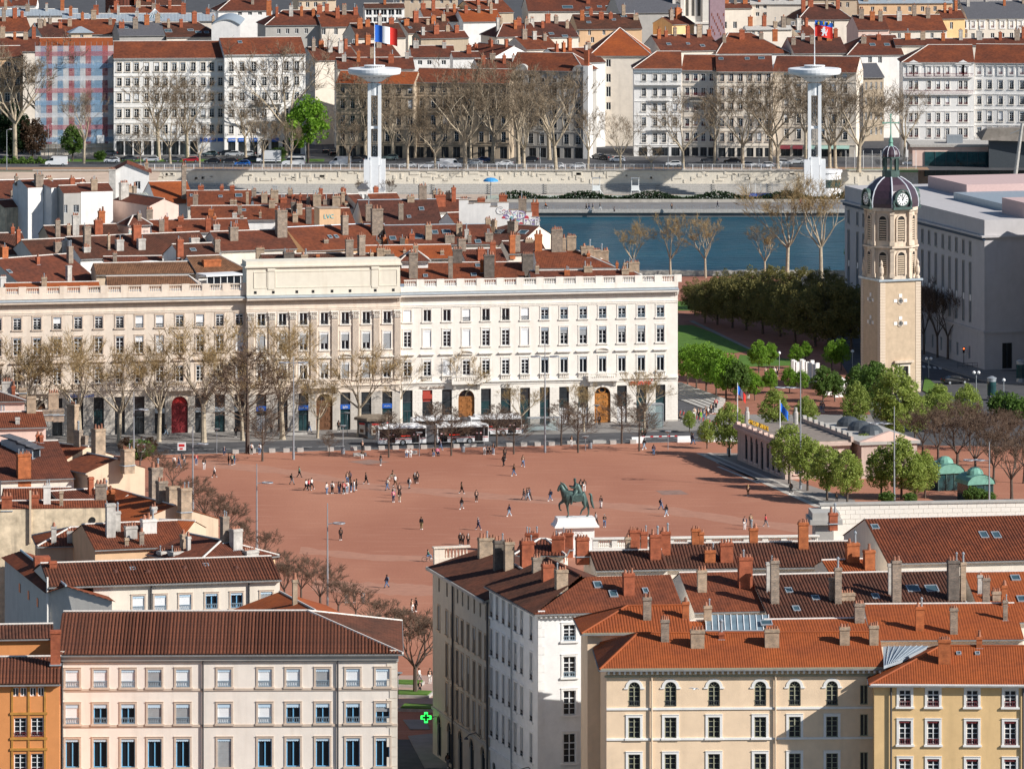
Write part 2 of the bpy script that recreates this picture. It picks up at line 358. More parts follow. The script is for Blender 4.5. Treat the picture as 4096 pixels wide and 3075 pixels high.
# ------------------------------------------------------------ tiled slopes
def tile_mesh(name,polys,m,sp=0.3,amp=0.05):
    """polys: convex 3-D outlines, first edge = the eave; each becomes rolls of tiles running up the slope"""
    V=[];F=[];UV=[]
    for P in polys:
        P=[Vector(p) for p in P]
        nrm=(P[1]-P[0]).cross(P[-1]-P[0]).normalized()
        if nrm.z<0: nrm=-nrm
        U=(P[1]-P[0]).normalized(); Vd=nrm.cross(U).normalized()
        if Vd.z<0: Vd=-Vd
        q=[((p-P[0]).dot(U),(p-P[0]).dot(Vd)) for p in P]
        u0=min(a for a,b in q); u1=max(a for a,b in q)
        def ext(u):
            vs=[]
            for i in range(len(q)):
                (a,b),(c,d)=q[i],q[(i+1)%len(q)]
                if abs(c-a)<1e-6: 
                    if abs(u-a)<1e-4: vs+=[b,d]
                    continue
                t=(u-a)/(c-a)
                if -1e-6<=t<=1+1e-6: vs.append(b+t*(d-b))
            return (min(vs),max(vs)) if vs else None
        if amp>0:
            n=max(4,int((u1-u0)/(sp/4))); us=[u0+(u1-u0)*i/n for i in range(n+1)]; hs=[(0,.8,1,.8)[i%4]*amp for i in range(n+1)]
        else: us=sorted(set([round(a,4) for a,b in q])); hs=[0]*len(us)
        prev=None
        for u,h in zip(us,hs):
            e=ext(min(max(u,u0),u1))
            if not e: prev=None; continue
            i=len(V); off=nrm*h
            V.append(tuple(P[0]+U*u+Vd*e[0]+off)); V.append(tuple(P[0]+U*u+Vd*e[1]+off)); UV+= [(u,e[0]),(u,e[1])]
            if prev is not None: F.append((prev,i,i+1,prev+1))
            prev=i
    me=bpy.data.meshes.new(name); me.from_pydata(V,[],F); me.materials.append(m)
    uvl=me.uv_layers.new(name='UVMap'); idx=[0]*len(me.loops); me.loops.foreach_get('vertex_index',idx)
    buf=[]; [buf.extend(UV[i]) for i in idx]; uvl.data.foreach_set('uv',buf)
    me.polygons.foreach_set('use_smooth',[False]*len(me.polygons))
    return me
# ------------------------------------------------------------ buildings
ROOFS=[]; BLDS={}
class Bld:
    def __init__(s,name,label,p0,ang,W,depth,ze,wall,z0=0.0,cat='building',key=None,group=None):
        s.p0=Vector((p0[0],p0[1],z0)); s.ang=ang; s.W=W; s.dp=depth; s.ze=ze-z0; s.z0=z0; s.wall=wall
        s.root=thing(name,label,cat,s.p0,ang,group); s.op={k:[] for k in 'FRLB'}; s.t=Vector((math.cos(ang),math.sin(ang),0)); s.n=Vector((-math.sin(ang),math.cos(ang),0))
        s.gables=[]; BLDS[key or label]=s; s.zr=s.ze
    def world(s,x,y,z): return s.p0+s.t*x+s.n*y+Vector((0,0,z))
    def local(s,p): d=Vector(p)-s.p0; return Vector((d.dot(s.t),d.dot(s.n),d.z))
    def u(s,px,back=0.0):
        k=(px-2048)/FPX; p=s.p0+s.n*back
        return (p.x-k*p.y)/(k*s.t.y-s.t.x)
    def z(s,px,py): D=s.world(s.u(px),0,0).y; return H-(py-YH)*D/FPX-s.z0
    def side(s,sd):
        return {'F':((0,0),0,s.W),'R':((s.W,0),math.pi/2,s.dp),'L':((0,s.dp),-math.pi/2,s.dp),'B':((s.W,s.dp),math.pi,s.W)}[sd]
    def sp(s,sd,u,out,z):
        (ox,oy),a,_=s.side(sd); c,sn=math.cos(a),math.sin(a)
        return Vector((ox+u*c+out*sn, oy+u*sn-out*c, z))
    def win(s,sd,u,z,w,h,hole=True,**k):
        (ox,oy),a,_=s.side(sd)
        if hole: s.op[sd].append((u-w/2,u+w/2,z,z+h,k.get('arch',False)))
        return window(s.root,s.sp(sd,u,0,z),a,w,h,**k)
    def grid(s,xs,rows,w=None,wp=None,ref=None,sd='F',**k):
        ref=ref if ref is not None else xs[0]
        zs=[(s.z(ref,b),s.z(ref,a)) for a,b in rows]
        us=[s.u(x) for x in xs]
        if w is None: w=wp/ppm(s.world(us[0],0,0).y)
        for u in us:
            for (z0,z1) in zs:
                if z0<-0.5: continue
                s.win('F',u,z0,w,z1-z0,**k)
    def part(s,name,mb,m,loc=(0,0,0),rz=0,smooth=False): return put(name,mb,s.root,loc,rz,m,smooth)
    def finish(s,name='wall',depthR=0.24,ztop=None,sides='FRLB'):
        mb=MB(); H_=ztop or s.ze
        for sd in sides:
            (ox,oy),a,L=s.side(sd); ops=[o for o in s.op[sd] if o[1]>0 and o[0]<L]
            us=sorted(set([0,L]+[round(min(max(q,0),L),3) for o in ops for q in o[:2]])); zs=sorted(set([0,H_]+[round(min(max(q,0),H_),3) for o in ops for q in o[2:4]]))
            P=lambda u,d,z: s.sp(sd,u,-d,z)
            for j in range(len(zs)-1):
                zc=(zs[j]+zs[j+1])/2; run=None
                for i in range(len(us)-1):
                    uc=(us[i]+us[i+1])/2
                    hole=any(o[0]<uc<o[1] and o[2]<zc<o[3] for o in ops)
                    if hole:
                        if run is not None: mb.quad(P(run,0,zs[j]),P(us[i],0,zs[j]),P(us[i],0,zs[j+1]),P(run,0,zs[j+1])); run=None
                    elif run is None: run=us[i]
                if run is not None: mb.quad(P(run,0,zs[j]),P(L,0,zs[j]),P(L,0,zs[j+1]),P(run,0,zs[j+1]))
            for (u0,u1,z0,z1,ar) in ops:
                u0=max(u0,0);u1=min(u1,L); d=depthR
                if not ar:
                    mb.quad(P(u0,0,z0),P(u0,d,z0),P(u0,d,z1),P(u0,0,z1)); mb.quad(P(u1,d,z0),P(u1,0,z0),P(u1,0,z1),P(u1,d,z1)); mb.quad(P(u0,d,z1),P(u1,d,z1),P(u1,0,z1),P(u0,0,z1)); mb.quad(P(u0,0,z0),P(u1,0,z0),P(u1,d,z0),P(u0,d,z0))
                else:
                    w=u1-u0; c=(u0+u1)/2; hs=z1-w/2
                    mb.quad(P(u0,0,z0),P(u0,d,z0),P(u0,d,hs),P(u0,0,hs)); mb.quad(P(u1,d,z0),P(u1,0,z0),P(u1,0,hs),P(u1,d,hs)); mb.quad(P(u0,0,z0),P(u1,0,z0),P(u1,d,z0),P(u0,d,z0))
                    A=[(c+x,z) for x,z in arc(w,w/2,hs)]
                    for i in range(len(A)-1):
                        a0,a1=A[i],A[i+1]
                        mb.quad(P(a0[0],0,a0[1]),P(a0[0],d,a0[1]),P(a1[0],d,a1[1]),P(a1[0],0,a1[1]))
                        mb.quad(P(a0[0],0,a0[1]),P(a1[0],0,a1[1]),P(a1[0],0,z1),P(a0[0],0,z1))
        for g in s.gables: mb.poly(g)
        return s.part(name,mb,s.wall)
    def roof(s,m,zr,yr=None,hipL=0.0,hipR=0.0,ov=0.45,sp=0.3,amp=0.05,back=True,ridge=MORTAR,ze=None,gutter=GUTTER,x0=None,x1=None,name='roof',ovs=0.12,soffit=True,skip=''):
        ze=s.ze if ze is None else ze; zr=zr-s.z0; yr=s.dp/2 if yr is None else yr; s.zr=zr; s.yr=yr
        x0=0 if x0 is None else x0; x1=s.W if x1 is None else x1; D=s.dp
        sl=(zr-ze)/yr; dz=ov*sl; xl=x0-(ov if hipL else ovs); xr=x1+(ov if hipR else ovs)
        rl=x0+hipL-(0 if hipL else ovs); rr=x1-hipR+(0 if hipR else ovs)
        polys=[[(xl,-ov,ze-dz),(xr,-ov,ze-dz),(rr,yr,zr),(rl,yr,zr)]]
        if back and yr<D-0.3:
            slb=(zr-ze)/(D-yr); polys.append([(xr,D+ov,ze-ov*slb),(xl,D+ov,ze-ov*slb),(rl,yr,zr),(rr,yr,zr)])
            yb=D+ov; zb=ze-ov*slb
        else: yb=yr; zb=zr; back=False
        if hipL and 'L' in skip: pass
        elif hipL: polys.append([(xl,yb,zb),(xl,-ov,ze-dz),(rl,yr,zr)])
        elif back: s.gables.append([s.sp('L',D,0,ze),(0+x0,yr,zr-.02),s.sp('L',0,0,ze)] if x0==0 else [(x0,0,ze),(x0,yr,zr-.02),(x0,D,ze)])
        else: s.gables.append([(x0,0,ze),(x0,yr,zr-.02),(x0,yr,ze)])
        if hipR and 'R' in skip: pass
        elif hipR: polys.append([(xr,-ov,ze-dz),(xr,yb,zb),(rr,yr,zr)])
        elif back: s.gables.append([(x1,0,ze),(x1,D,ze),(x1,yr,zr-.02)])
        else: s.gables.append([(x1,0,ze),(x1,yr,ze),(x1,yr,zr-.02)])
        if not back: s.gables.append([(x1,yr,ze-3),(x0,yr,ze-3),(x0,yr,zr-.02),(x1,yr,zr-.02)])
        r=put(name,tile_mesh(name,polys,m,sp,amp),s.root); s.roofob=r
        for P in polys: ROOFS.append((s,[s.world(*p) for p in P]))
        if ridge:
            mb=MB(); rad=0.13
            mb.tube([(rl,yr,zr+amp),(rr,yr,zr+amp)],rad,6)
            if hipL and 'L' not in skip: mb.tube([(xl,-ov,ze-dz+amp),(rl,yr,zr+amp)],rad,6); back and mb.tube([(xl,yb,zb+amp),(rl,yr,zr+amp)],rad,6)
            if hipR and 'R' not in skip: mb.tube([(xr,-ov,ze-dz+amp),(rr,yr,zr+amp)],rad,6); back and mb.tube([(xr,yb,zb+amp),(rr,yr,zr+amp)],rad,6)
            put('ridge_tiles',mb,r,m=ridge if ridge is not True else m)
        if gutter:
            mb=MB(); mb.box(xl,xr,-ov-.1,-ov+.06,ze-dz-.16,ze-dz-.02); 
            if hipR: mb.box(xr-.06,xr+.1,-ov,yb,ze-dz-.16,ze-dz-.02)
            if hipL: mb.box(xl-.1,xl+.06,-ov,yb,ze-dz-.16,ze-dz-.02)
            put('gutter',mb,r,m=gutter)
            if soffit:
                mb=MB(); mb.yz([(-ov,ze-dz-.14),(0.05,ze-dz-.3),(0.05,ze-.05),(-ov,ze-dz-.03)],x0+.01,x1-.01); put('eave',mb,r,m=s.wall)
        return r
def row(key,label,x0,x1,y0,y1,ye,zr,m,wall,sl=24,zg=0.0,hipL=0,hipR=0,wb=None,sp=0.3,amp=0.05,ridge=MORTAR,name='house',ze_min=None,cat='house',ov=0.35,run=None,gutter=GUTTER,yr=None,finish=True,wins=None,ws=None):
    """a house known by its ridge line (pixels, ridge height) and the pixel row of its front eave"""
    a=PZ(x0,y0,zr); b=PZ(x1,y1,zr); d=b-a; W=d.length; ang=math.atan2(d.y,d.x); n=Vector((math.sin(ang),-math.cos(ang),0)); mid=(a+b)/2; tn=math.tan(R(sl))
    if run is None:
        lo,hi=0.3,40.0
        for _ in range(40):
            w=(lo+hi)/2; p=mid+n*w; z=zr-w*tn; y=YH+FPX*(H-z)/p.y
            if y<ye: lo=w
            else: hi=w
        run=w
    p0=a+n*run; ze=zr-run*tn
    B=Bld(name,label,p0,ang,W,run+(run if wb is None else wb),ze,wall,zg,cat,key)
    B.roof(m,zr,run,hipL,hipR,sp=sp,amp=amp,ridge=ridge,ov=ov,gutter=gutter)
    for xs,rr,wp in (wins or ()): B.grid(xs,rr,wp=wp,**(ws or dict(mull='plain',sur=None)))
    if finish: B.finish()
    return B
def front(key,label,x0,x1,ye0,ye1,ze,wall,depth=12.0,zg=0.0,name='building',cat='building'):
    """a building known by its front eave line (pixels, eave height)"""
    a=PZ(x0,ye0,ze); b=PZ(x1,ye1,ze); d=b-a
    return Bld(name,label,a,math.atan2(d.y,d.x),d.length,depth,ze,wall,zg,cat,key)
def on_roof(px,py,only=None):
    """where the sight line through a pixel meets a roof: (building, point) of the nearest"""
    o=Vector((0,0,H)); d=Vector(((px-2048)/FPX,1,-(py-YH)/FPX)); best=None
    for B,P in ROOFS:
        if only is not None and B is not only: continue
        nrm=(P[1]-P[0]).cross(P[-1]-P[0]); den=nrm.dot(d)
        if abs(den)<1e-9: continue
        t=nrm.dot(P[0]-o)/den
        if t<=0 or (best and t>best[2]): continue
        q=o+d*t; c=None; ok=True
        for i in range(len(P)):
            e=P[(i+1)%len(P)]-P[i]; cr=e.x*(q.y-P[i].y)-e.y*(q.x-P[i].x)
            if abs(cr)<1e-6: continue
            if c is None: c=cr>0
            elif (cr>0)!=c: ok=False; break
        if ok: best=(B,q,t,nrm if nrm.z>0 else -nrm,P)
    return best
POTS=[lambda:MB().lathe([(.17,0),(.15,.1),(.11,.45),(.13,.5),(.13,.55)],8).mesh('chimney_pot',POT),
      lambda:MB().lathe([(.19,0),(.12,.35),(.06,.42)],8).mesh('chimney_pot',POT),
      lambda:MB().lathe([(.1,0),(.09,.7),(.15,.72),(.15,.82),(.02,.95)],8).mesh('chimney_pot',METG)]
rc=random.Random(7)
def chimney(B,lp,w,d,zt,m,pots=3,zb=None,capm=None,m2=None,flash=True,pk=None,zsplit=None):
    """lp: local point where it leaves the roof; zt: local top"""
    zb=lp.z-0.9 if zb is None else zb; mb=MB(); h=zt-zb
    ch=put('chimney',cached(('ch',round(w,2),round(d,2),round(h,2),m.name),lambda:mb.box(-w/2,w/2,-d/2,d/2,0,h).mesh('chimney',m)),B.root,(lp.x,lp.y,zb))
    cm=capm or m
    put('chimney_cap',cached(('cc',round(w,2),round(d,2),cm.name),lambda:MB().box(-w/2-.07,w/2+.07,-d/2-.07,d/2+.07,-.28,-.16).box(-w/2-.04,w/2+.04,-d/2-.04,d/2+.04,-.16,.03).mesh('chimney_cap',cm)),ch,(0,0,h))
    if m2: put('upper_brickwork',MB().box(-w/2-.02,w/2+.02,-d/2-.02,d/2+.02,h*(zsplit or .55),h-.285),ch,m=m2)
    if flash: put('flashing',cached(('cf',round(w,2),round(d,2)),lambda:MB().box(-w/2-.1,w/2+.1,-d/2-.14,d/2+.1,0,.12).mesh('flashing',ZINC)),ch,(0,0,lp.z-zb-d*0.28))
    L=max(w,d); n=pots
    for i in range(n):
        f=(i+.5)/n-.5; k=pk if pk is not None else rc.choice((0,0,1,1,1,2))
        x,y=(f*w*.92,rc.uniform(-.05,.05)) if w>=d else (rc.uniform(-.05,.05),f*d*.92)
        put('chimney_pot',cached(('pot',k),POTS[k]),ch,(x,y,h+.02),0,sc=rc.uniform(.85,1.15)*min(1.25,max(.7,L/n/.42)))
    return ch
def chims(lst,only=None,mats=None):
    """(centre x, top y, foot y, width px, material, pots[, depth ratio[, key]]) read from the picture, set where the sight line meets a roof"""
    for c in lst:
        x,yt,yb,wp,m,pots=c[:6]; dr=c[6] if len(c)>6 else 0.75; hb=BLDS[c[7]] if len(c)>7 and c[7] else only
        h=on_roof(x,yb,hb)
        if not h:
            if hb:                        # foot hidden: stand it on the ridge
                uu=hb.u(x,hb.yr); lp=Vector((uu,hb.yr,hb.zr-.3)); B=hb
            else: print('chimney misses',c[:3]); continue
        else: B=h[0]; lp=B.local(h[1])
        wp_=B.world(lp.x,lp.y,lp.z); w=max(.4,wp/ppm(wp_.y)*0.95); d=max(.4,w*dr); w,d=(d,w) if abs(math.sin(B.ang))>.7 else (w,d)
        lp=lp+Vector((0,d*0.5,0)); D=wp_.y+d*.5
        zt=H-(yt-YH)*(D-d*.5)/FPX-B.z0
        if zt-lp.z<0.4: zt=lp.z+0.6
        chimney(B,lp,w,d,zt-.1,m,pots,zb=min(lp.z-d*.6-.5,lp.z-0.7))
def skylights(lst,only=None,m=None):
    """(x,y,w px,h m) windows lying in a roof slope"""
    for x,y,wp,hh in lst:
        h=on_roof(x,y,BLDS[only] if only else None)
        if not h: print('skylight misses',x,y); continue
        B,q,t,nrm,P=h; lp=B.local(q); w=wp/ppm(q.y); nl=Vector((nrm.dot(B.t),nrm.dot(B.n),nrm.z)).normalized()
        vx=(Vector((1,0,0))-nl*nl.x).normalized(); vy=nl.cross(vx)
        M=Matrix((vx,vy,nl)).transposed().to_4x4(); 
        fr=MB(); fr.box(-w/2-.1,w/2+.1,-hh/2-.1,-hh/2,-.02,.16); fr.box(-w/2-.1,w/2+.1,hh/2,hh/2+.1,-.02,.16); fr.box(-w/2-.1,-w/2,-hh/2,hh/2,-.02,.16); fr.box(w/2,w/2+.1,-hh/2,hh/2,-.02,.16); fr.xform(M)
        o=put('skylight',fr,B.root,lp,m=ZINC); put('pane',MB().box(-w/2,w/2,-hh/2,hh/2,-.02,.1).xform(M),o,m=SKYGL)
SKYGL=mat('skylight glass',(0.05,0.09,0.11),0.1,nz=0,spec=0.5)
# ------------------------------------------------------------ trees
def grow(mbT,mbW,rnd,p,d,L,r,lev,maxlev,up=.12,wr=.022,nb=(3,4),wig=.25,twigs=5,shrink=.68):
    n=3; pts=[p]; rs=[r]; q=p; dd=d
    for i in range(n):
        dd=(dd+Vector((rnd.gauss(0,wig*.5),rnd.gauss(0,wig*.5),rnd.gauss(0,wig*.3)+up*.4))).normalized(); q=q+dd*(L/n); pts.append(q); rs.append(r*(1-.45*(i+1)/n))
    (mbT if lev<3 else mbW).tube(pts,rs,5 if lev<2 else 3,cap=False)
    if lev>=maxlev:
        for k in range(twigs):
            t=rnd.uniform(.25,1); a=pts[0].lerp(pts[-1],t); tw=(dd+Vector((rnd.gauss(0,.7),rnd.gauss(0,.7),rnd.gauss(.1,.5)))).normalized(); l=L*rnd.uniform(.45,.9)
            b=a+tw*l*.55+Vector((rnd.gauss(0,.05),rnd.gauss(0,.05),0)); c=b+(tw+Vector((rnd.gauss(0,.5),rnd.gauss(0,.5),.1))).normalized()*l*.45
            mbW.tube([a,b,c],[wr,wr*.8,wr*.5],3,cap=False)
        return
    for k in range(rnd.randint(*nb)):
        t=rnd.uniform(.45,1) if k else 1.0; i=min(n-1,int(t*n)); a=pts[i].lerp(pts[i+1],t*n-i) if t<1 else pts[-1]
        az=rnd.uniform(0,6.283); tilt=rnd.uniform(.35,.85) if k else rnd.uniform(.05,.35)
        ax=dd.cross(Vector((math.cos(az),math.sin(az),.3))).normalized(); nd=(Matrix.Rotation(tilt,3,ax)@dd); nd=(nd+Vector((0,0,up))).normalized()
        grow(mbT,mbW,rnd,a,nd,L*rnd.uniform(shrink-.08,shrink+.08),rs[-1]*rnd.uniform(.6,.8) if k else rs[-1]*.9,lev+1,maxlev,up,wr,nb,wig,twigs,shrink)
def bare_tree(seed,h,th,r0,spread=.5,limbs=5,maxlev=4,bark=BARK,twig=TWIG,wr=.026,twigs=5,up=.14,nb=(3,3)):
    rnd=random.Random(seed); T=MB(); W_=MB()
    lean=Vector((rnd.gauss(0,.03),rnd.gauss(0,.03),1)); top=lean*th
    T.tube([(0,0,-.3),lean*th*.08,lean*th*.5,top],[r0*1.5,r0*1.1,r0*.95,r0*.85],8,cap=False)
    L=(h-th)*.40
    for k in range(limbs):
        az=2*math.pi*(k+rnd.uniform(-.3,.3))/limbs; d=Vector((math.cos(az)*spread,math.sin(az)*spread,1)).normalized()
        grow(T,W_,rnd,top-lean*rnd.uniform(0,.12)*th,d,L*rnd.uniform(.85,1.15),r0*.55,1,maxlev,up,wr,nb,.28,twigs)
    return T.mesh('trunk',bark),W_.mesh('crown',twig)
def conic_bare(seed,h,th,r0,bark=BARKD,twig=TWIGD):        # upright young street tree: leader and short side branches
    rnd=random.Random(seed); T=MB(); W_=MB(); T.tube([(0,0,-.2),(0,0,th),(rnd.gauss(0,.05),0,h*.75),(0,0,h)],[r0*1.2,r0,r0*.45,.02],7,cap=False)
    n=46
    for k in range(n):
        z=th+(h-th)*k/n; az=rnd.uniform(0,6.28); L=(h-th)*.36*(1-(k/n)**1.3)+.4; d=Vector((math.cos(az),math.sin(az),.45)).normalized()
        grow(T,W_,rnd,Vector((0,0,z)),d,L,r0*.3*(1-.6*k/n),3,4,.1,.02,(3,4),.3,6)
    return T.mesh('trunk',bark),W_.mesh('crown',twig)
def leafy(seed,h,th,r0,rx,shape='egg',n=5200,leaf=LF_SPRING,ls=.26,bark=BARKD,gap=.35,branches=True):
    rnd=random.Random(seed); T=MB(); T.tube([(0,0,-.3),(0,0,th),(rnd.gauss(0,.1),rnd.gauss(0,.1),th+(h-th)*.6)],[r0*1.3,r0,r0*.3],7,cap=False)
    cz=th+(h-th)*.45; hz=(h-th*.8)/2
    clumps=[]
    for k in range(150):
        while True:
            x,y,z=[rnd.uniform(-1,1) for _ in range(3)]; rr=x*x+y*y+z*z
            if .12<rr<1: break
        f=1.0
        if shape=='egg': f=(1-.35*max(0,z)-.05*abs(z))
        if shape=='cone': f=max(.05,(1-z)/1.7)
        clumps.append((Vector((x*rx*f,y*rx*f,cz+z*hz)),rnd.uniform(.4,1.0)*rx*.27))
    if branches:
        for c,_ in clumps[:26]: T.tube([(0,0,th+rnd.uniform(0,.4)*(h-th)),Vector((0,0,th+.3*(h-th))).lerp(c,.6)+Vector((0,0,-.2)),c],[r0*.3,r0*.16,.02],4,cap=False)
    V=[];F=[]
    for i in range(n):
        c,cr=clumps[rnd.randrange(len(clumps))]
        d=Vector((rnd.gauss(0,1),rnd.gauss(0,1),rnd.gauss(0,1))).normalized()*cr*rnd.uniform(.45,1)**.5; p=c+d
        a=Vector((rnd.gauss(0,1),rnd.gauss(0,1),rnd.gauss(0,1))).normalized(); b=a.cross(Vector((rnd.gauss(0,1),rnd.gauss(0,1),rnd.gauss(0,1)))).normalized(); s=ls*rnd.uniform(.6,1.25)
        o=len(V); V+=[tuple(p-a*s-b*s*.55),tuple(p+a*s*.2-b*s*.7),tuple(p+a*s+b*s*.3),tuple(p-a*s*.2+b*s*.7)]; F.append((o,o+1,o+2,o+3))
    me=bpy.data.meshes.new('crown'); me.from_pydata(V,[],F); me.materials.append(leaf)
    return T.mesh('trunk',bark),me
def plant(name,label,protos,loc,rz=0,sc=1.0,cat='tree',group=None,sz=None):
    o=thing(name,label,cat,loc,rz,group); o.scale=(sc,sc,sz or sc)
    put('trunk',protos[0],o); put('crown',protos[1],o); return o
TWIGQ=mat('quay plane twigs',(0.20,0.15,0.10),.9,nz=.2)
PLANE=[bare_tree(s,22,th,.42,sp_,6,4,wr=.034,twigs=7,up=.08,twig=TWIGQ) for s,th,sp_ in ((1,6.5,.6),(2,5,.75),(3,7,.55),(4,5.5,.7))]     # 22 m tall
TWIGB=0
PLANEB=[bare_tree(s,20,6,.36,.62,6,4,wr=.028,twigs=9,up=.1,twig=mat('budding plane twigs',(0.30,0.21,0.10),.9,nz=.2)) for s in (11,12,13)]
STREET=[conic_bare(s,8.5,2.4,.13) for s in (21,22,23)]
ROWT=[bare_tree(s,9,2.6,.16,.55,6,4,bark=BARKD,twig=TWIGD,wr=.02,twigs=8) for s in (31,32,33)]
LIME=[leafy(s,9.5,2.4,.17,3.1,'egg',6800,LF_SPRING,.16) for s in (41,42,43)]
PARKG=[leafy(s,7.5,2.2,.13,2.5,'egg',5200,LF_BRIGHT,.15) for s in (51,52)]
OLIVE=[leafy(s,13,2.5,.24,5.0,'round',9500,LF_OLIVE,.19) for s in (61,62,63)]
MIDG=[leafy(s,9,2.2,.16,3.0,'egg',5600,LF_MID,.2) for s in (71,72)]
CONIF=[leafy(81,14,1.5,.3,4.6,'round',9000,LF_DARK,.3)]
RUSS=[leafy(82,9,2.0,.2,3.6,'round',5000,LF_BROWN,.22)]
BUSH=[leafy(91,2.2,.15,.05,1.5,'round',1800,LF_MID,.14,branches=False)]
# ------------------------------------------------------------ cars
CARCOL={'white':(0.75,0.76,0.77),'black':(0.012,0.013,0.016),'dark grey':(0.05,0.055,0.065),'silver':(0.45,0.47,0.49),'blue':(0.02,0.16,0.55),'red':(0.38,0.02,0.025),'dark blue':(0.015,0.035,0.12),'green grey':(0.16,0.21,0.20)}
def paint(c): return mat('car paint '+c,CARCOL[c],.25,.1,nz=.02,spec=.5)
def car_parts(kind):
    if kind=='hatchback': L,prof,glass=4.1,[(-2.05,.35),(2.05,.35),(2.05,.75),(1.9,.9),(1.05,1.0),(.45,1.42),(-1.2,1.5),(-1.85,1.05),(-2.05,.9)],[(.95,1.0),(.42,1.38),(-1.15,1.44),(-1.7,1.05)]
    elif kind=='saloon': L,prof,glass=4.6,[(-2.3,.35),(2.3,.35),(2.3,.72),(2.1,.88),(1.2,.98),(.5,1.4),(-.9,1.42),(-1.6,1.08),(-2.3,.98)],[(1.1,1.0),(.48,1.36),(-.88,1.37),(-1.5,1.07)]
    elif kind=='van': L,prof,glass=5.6,[(-2.8,.4),(2.8,.4),(2.8,.95),(2.5,1.2),(1.9,1.35),(1.3,2.25),(1.0,2.4),(-2.75,2.4),(-2.8,1.0)],[(1.82,1.4),(1.35,2.1),(.75,2.1),(.75,1.4)]
    elif kind=='minibus': L,prof,glass=5.8,[(-2.9,.4),(2.9,.4),(2.9,1.0),(2.5,1.25),(1.9,1.4),(1.4,2.35),(1.1,2.5),(-2.85,2.5),(-2.9,1.0)],[(1.85,1.45),(1.45,2.15),(-2.7,2.15),(-2.7,1.45)]
    else: L,prof,glass=6.2,[(-3.1,.5),(3.1,.5),(3.1,1.1),(2.8,1.3),(2.4,2.2),(1.7,2.3),(1.6,1.0),(-3.1,1.0)],[(2.72,1.35),(2.38,2.1),(1.8,2.1),(1.8,1.35)]
    wd=.86 if kind in('hatchback','saloon') else 1.0
    body=MB(); n=len(prof); 
    # tumblehome: upper part narrower
    pr=[(x,-wd*(1 if z<1.0 else .86),z) for x,z in prof]+[(x,wd*(1 if z<1.0 else .86),z) for x,z in prof]
    body.add(pr,[tuple(range(n)),tuple(range(2*n-1,n-1,-1))]+[((i+1)%n,i,n+i,n+(i+1)%n) for i in range(n)])
    g=MB()
    for s in(-1,1):
        g.poly([(x,s*(wd*.9+.02),z) for x,z in (glass if s<0 else glass[::-1])])
    parts=[('body',body,None),('side_window',g,GLASS)]
    return L,wd,prof,parts
def car(kind,col,loc,rz,label,group='cars and vans on the far river quay'):
    o=thing({'van':'delivery_van','minibus':'minibus','truck':'box_truck'}.get(kind,'parked_car'),label,{'van':'van','minibus':'minibus','truck':'truck'}.get(kind,'car'),loc,rz,group)
    L,wd,prof,parts=cached(('carp',kind),lambda:car_parts(kind))
    b=put('body',cached(('carb',kind,col),lambda:[p for p in parts if p[0]=='body'][0][1].mesh('body',paint(col))),o)
    put('side_window',cached(('carg',kind),lambda:parts[1][1].mesh('side_window',GLASS)),o)
    if kind=='truck': put('cargo_box',cached(('carx',),lambda:MB().box(-3.15,1.5,-1.1,1.1,1.0,3.2).mesh('cargo_box',paint('white'))),o)
    for x in (-L*.3,L*.32):
        for s in(-1,1):
            wh=put('wheel',cached(('wheel',),lambda:MB().lathe([(.33,-.1),(.34,-.05),(.34,.05),(.33,.1)],14).xform(Matrix.Rotation(R(90),4,'X')).mesh('wheel',BLACK)),o,(x,s*(wd-.03),.34)); put('rim',cached(('rim',),lambda:MB().lathe([(.2,-.12),(.2,.12)],10).xform(Matrix.Rotation(R(90),4,'X')).mesh('rim',METG)),wh)
    for s in(-1,1):
        put('headlight',cached(('hl',),lambda:MB().box(-.06,.06,-.16,.16,-.07,.07).mesh('headlight',FRW)),o,(L/2-.02,s*(wd-.25),.72)); put('tail_light',cached(('tl',),lambda:MB().box(-.05,.05,-.12,.12,-.1,.1).mesh('tail_light',REDP)),o,(-L/2+.0,s*(wd-.2),.85))
    if kind in('hatchback','saloon'):
        put('windscreen',cached(('ws',kind),lambda:MB().quad((glassx(kind)[0],-.66,1.0),(glassx(kind)[0],.66,1.0),(glassx(kind)[1],.6,1.4),(glassx(kind)[1],-.6,1.4)).mesh('windscreen',GLASS)),o)
    return o
def glassx(k): return (1.1,.5) if k=='hatchback' else (1.25,.55)
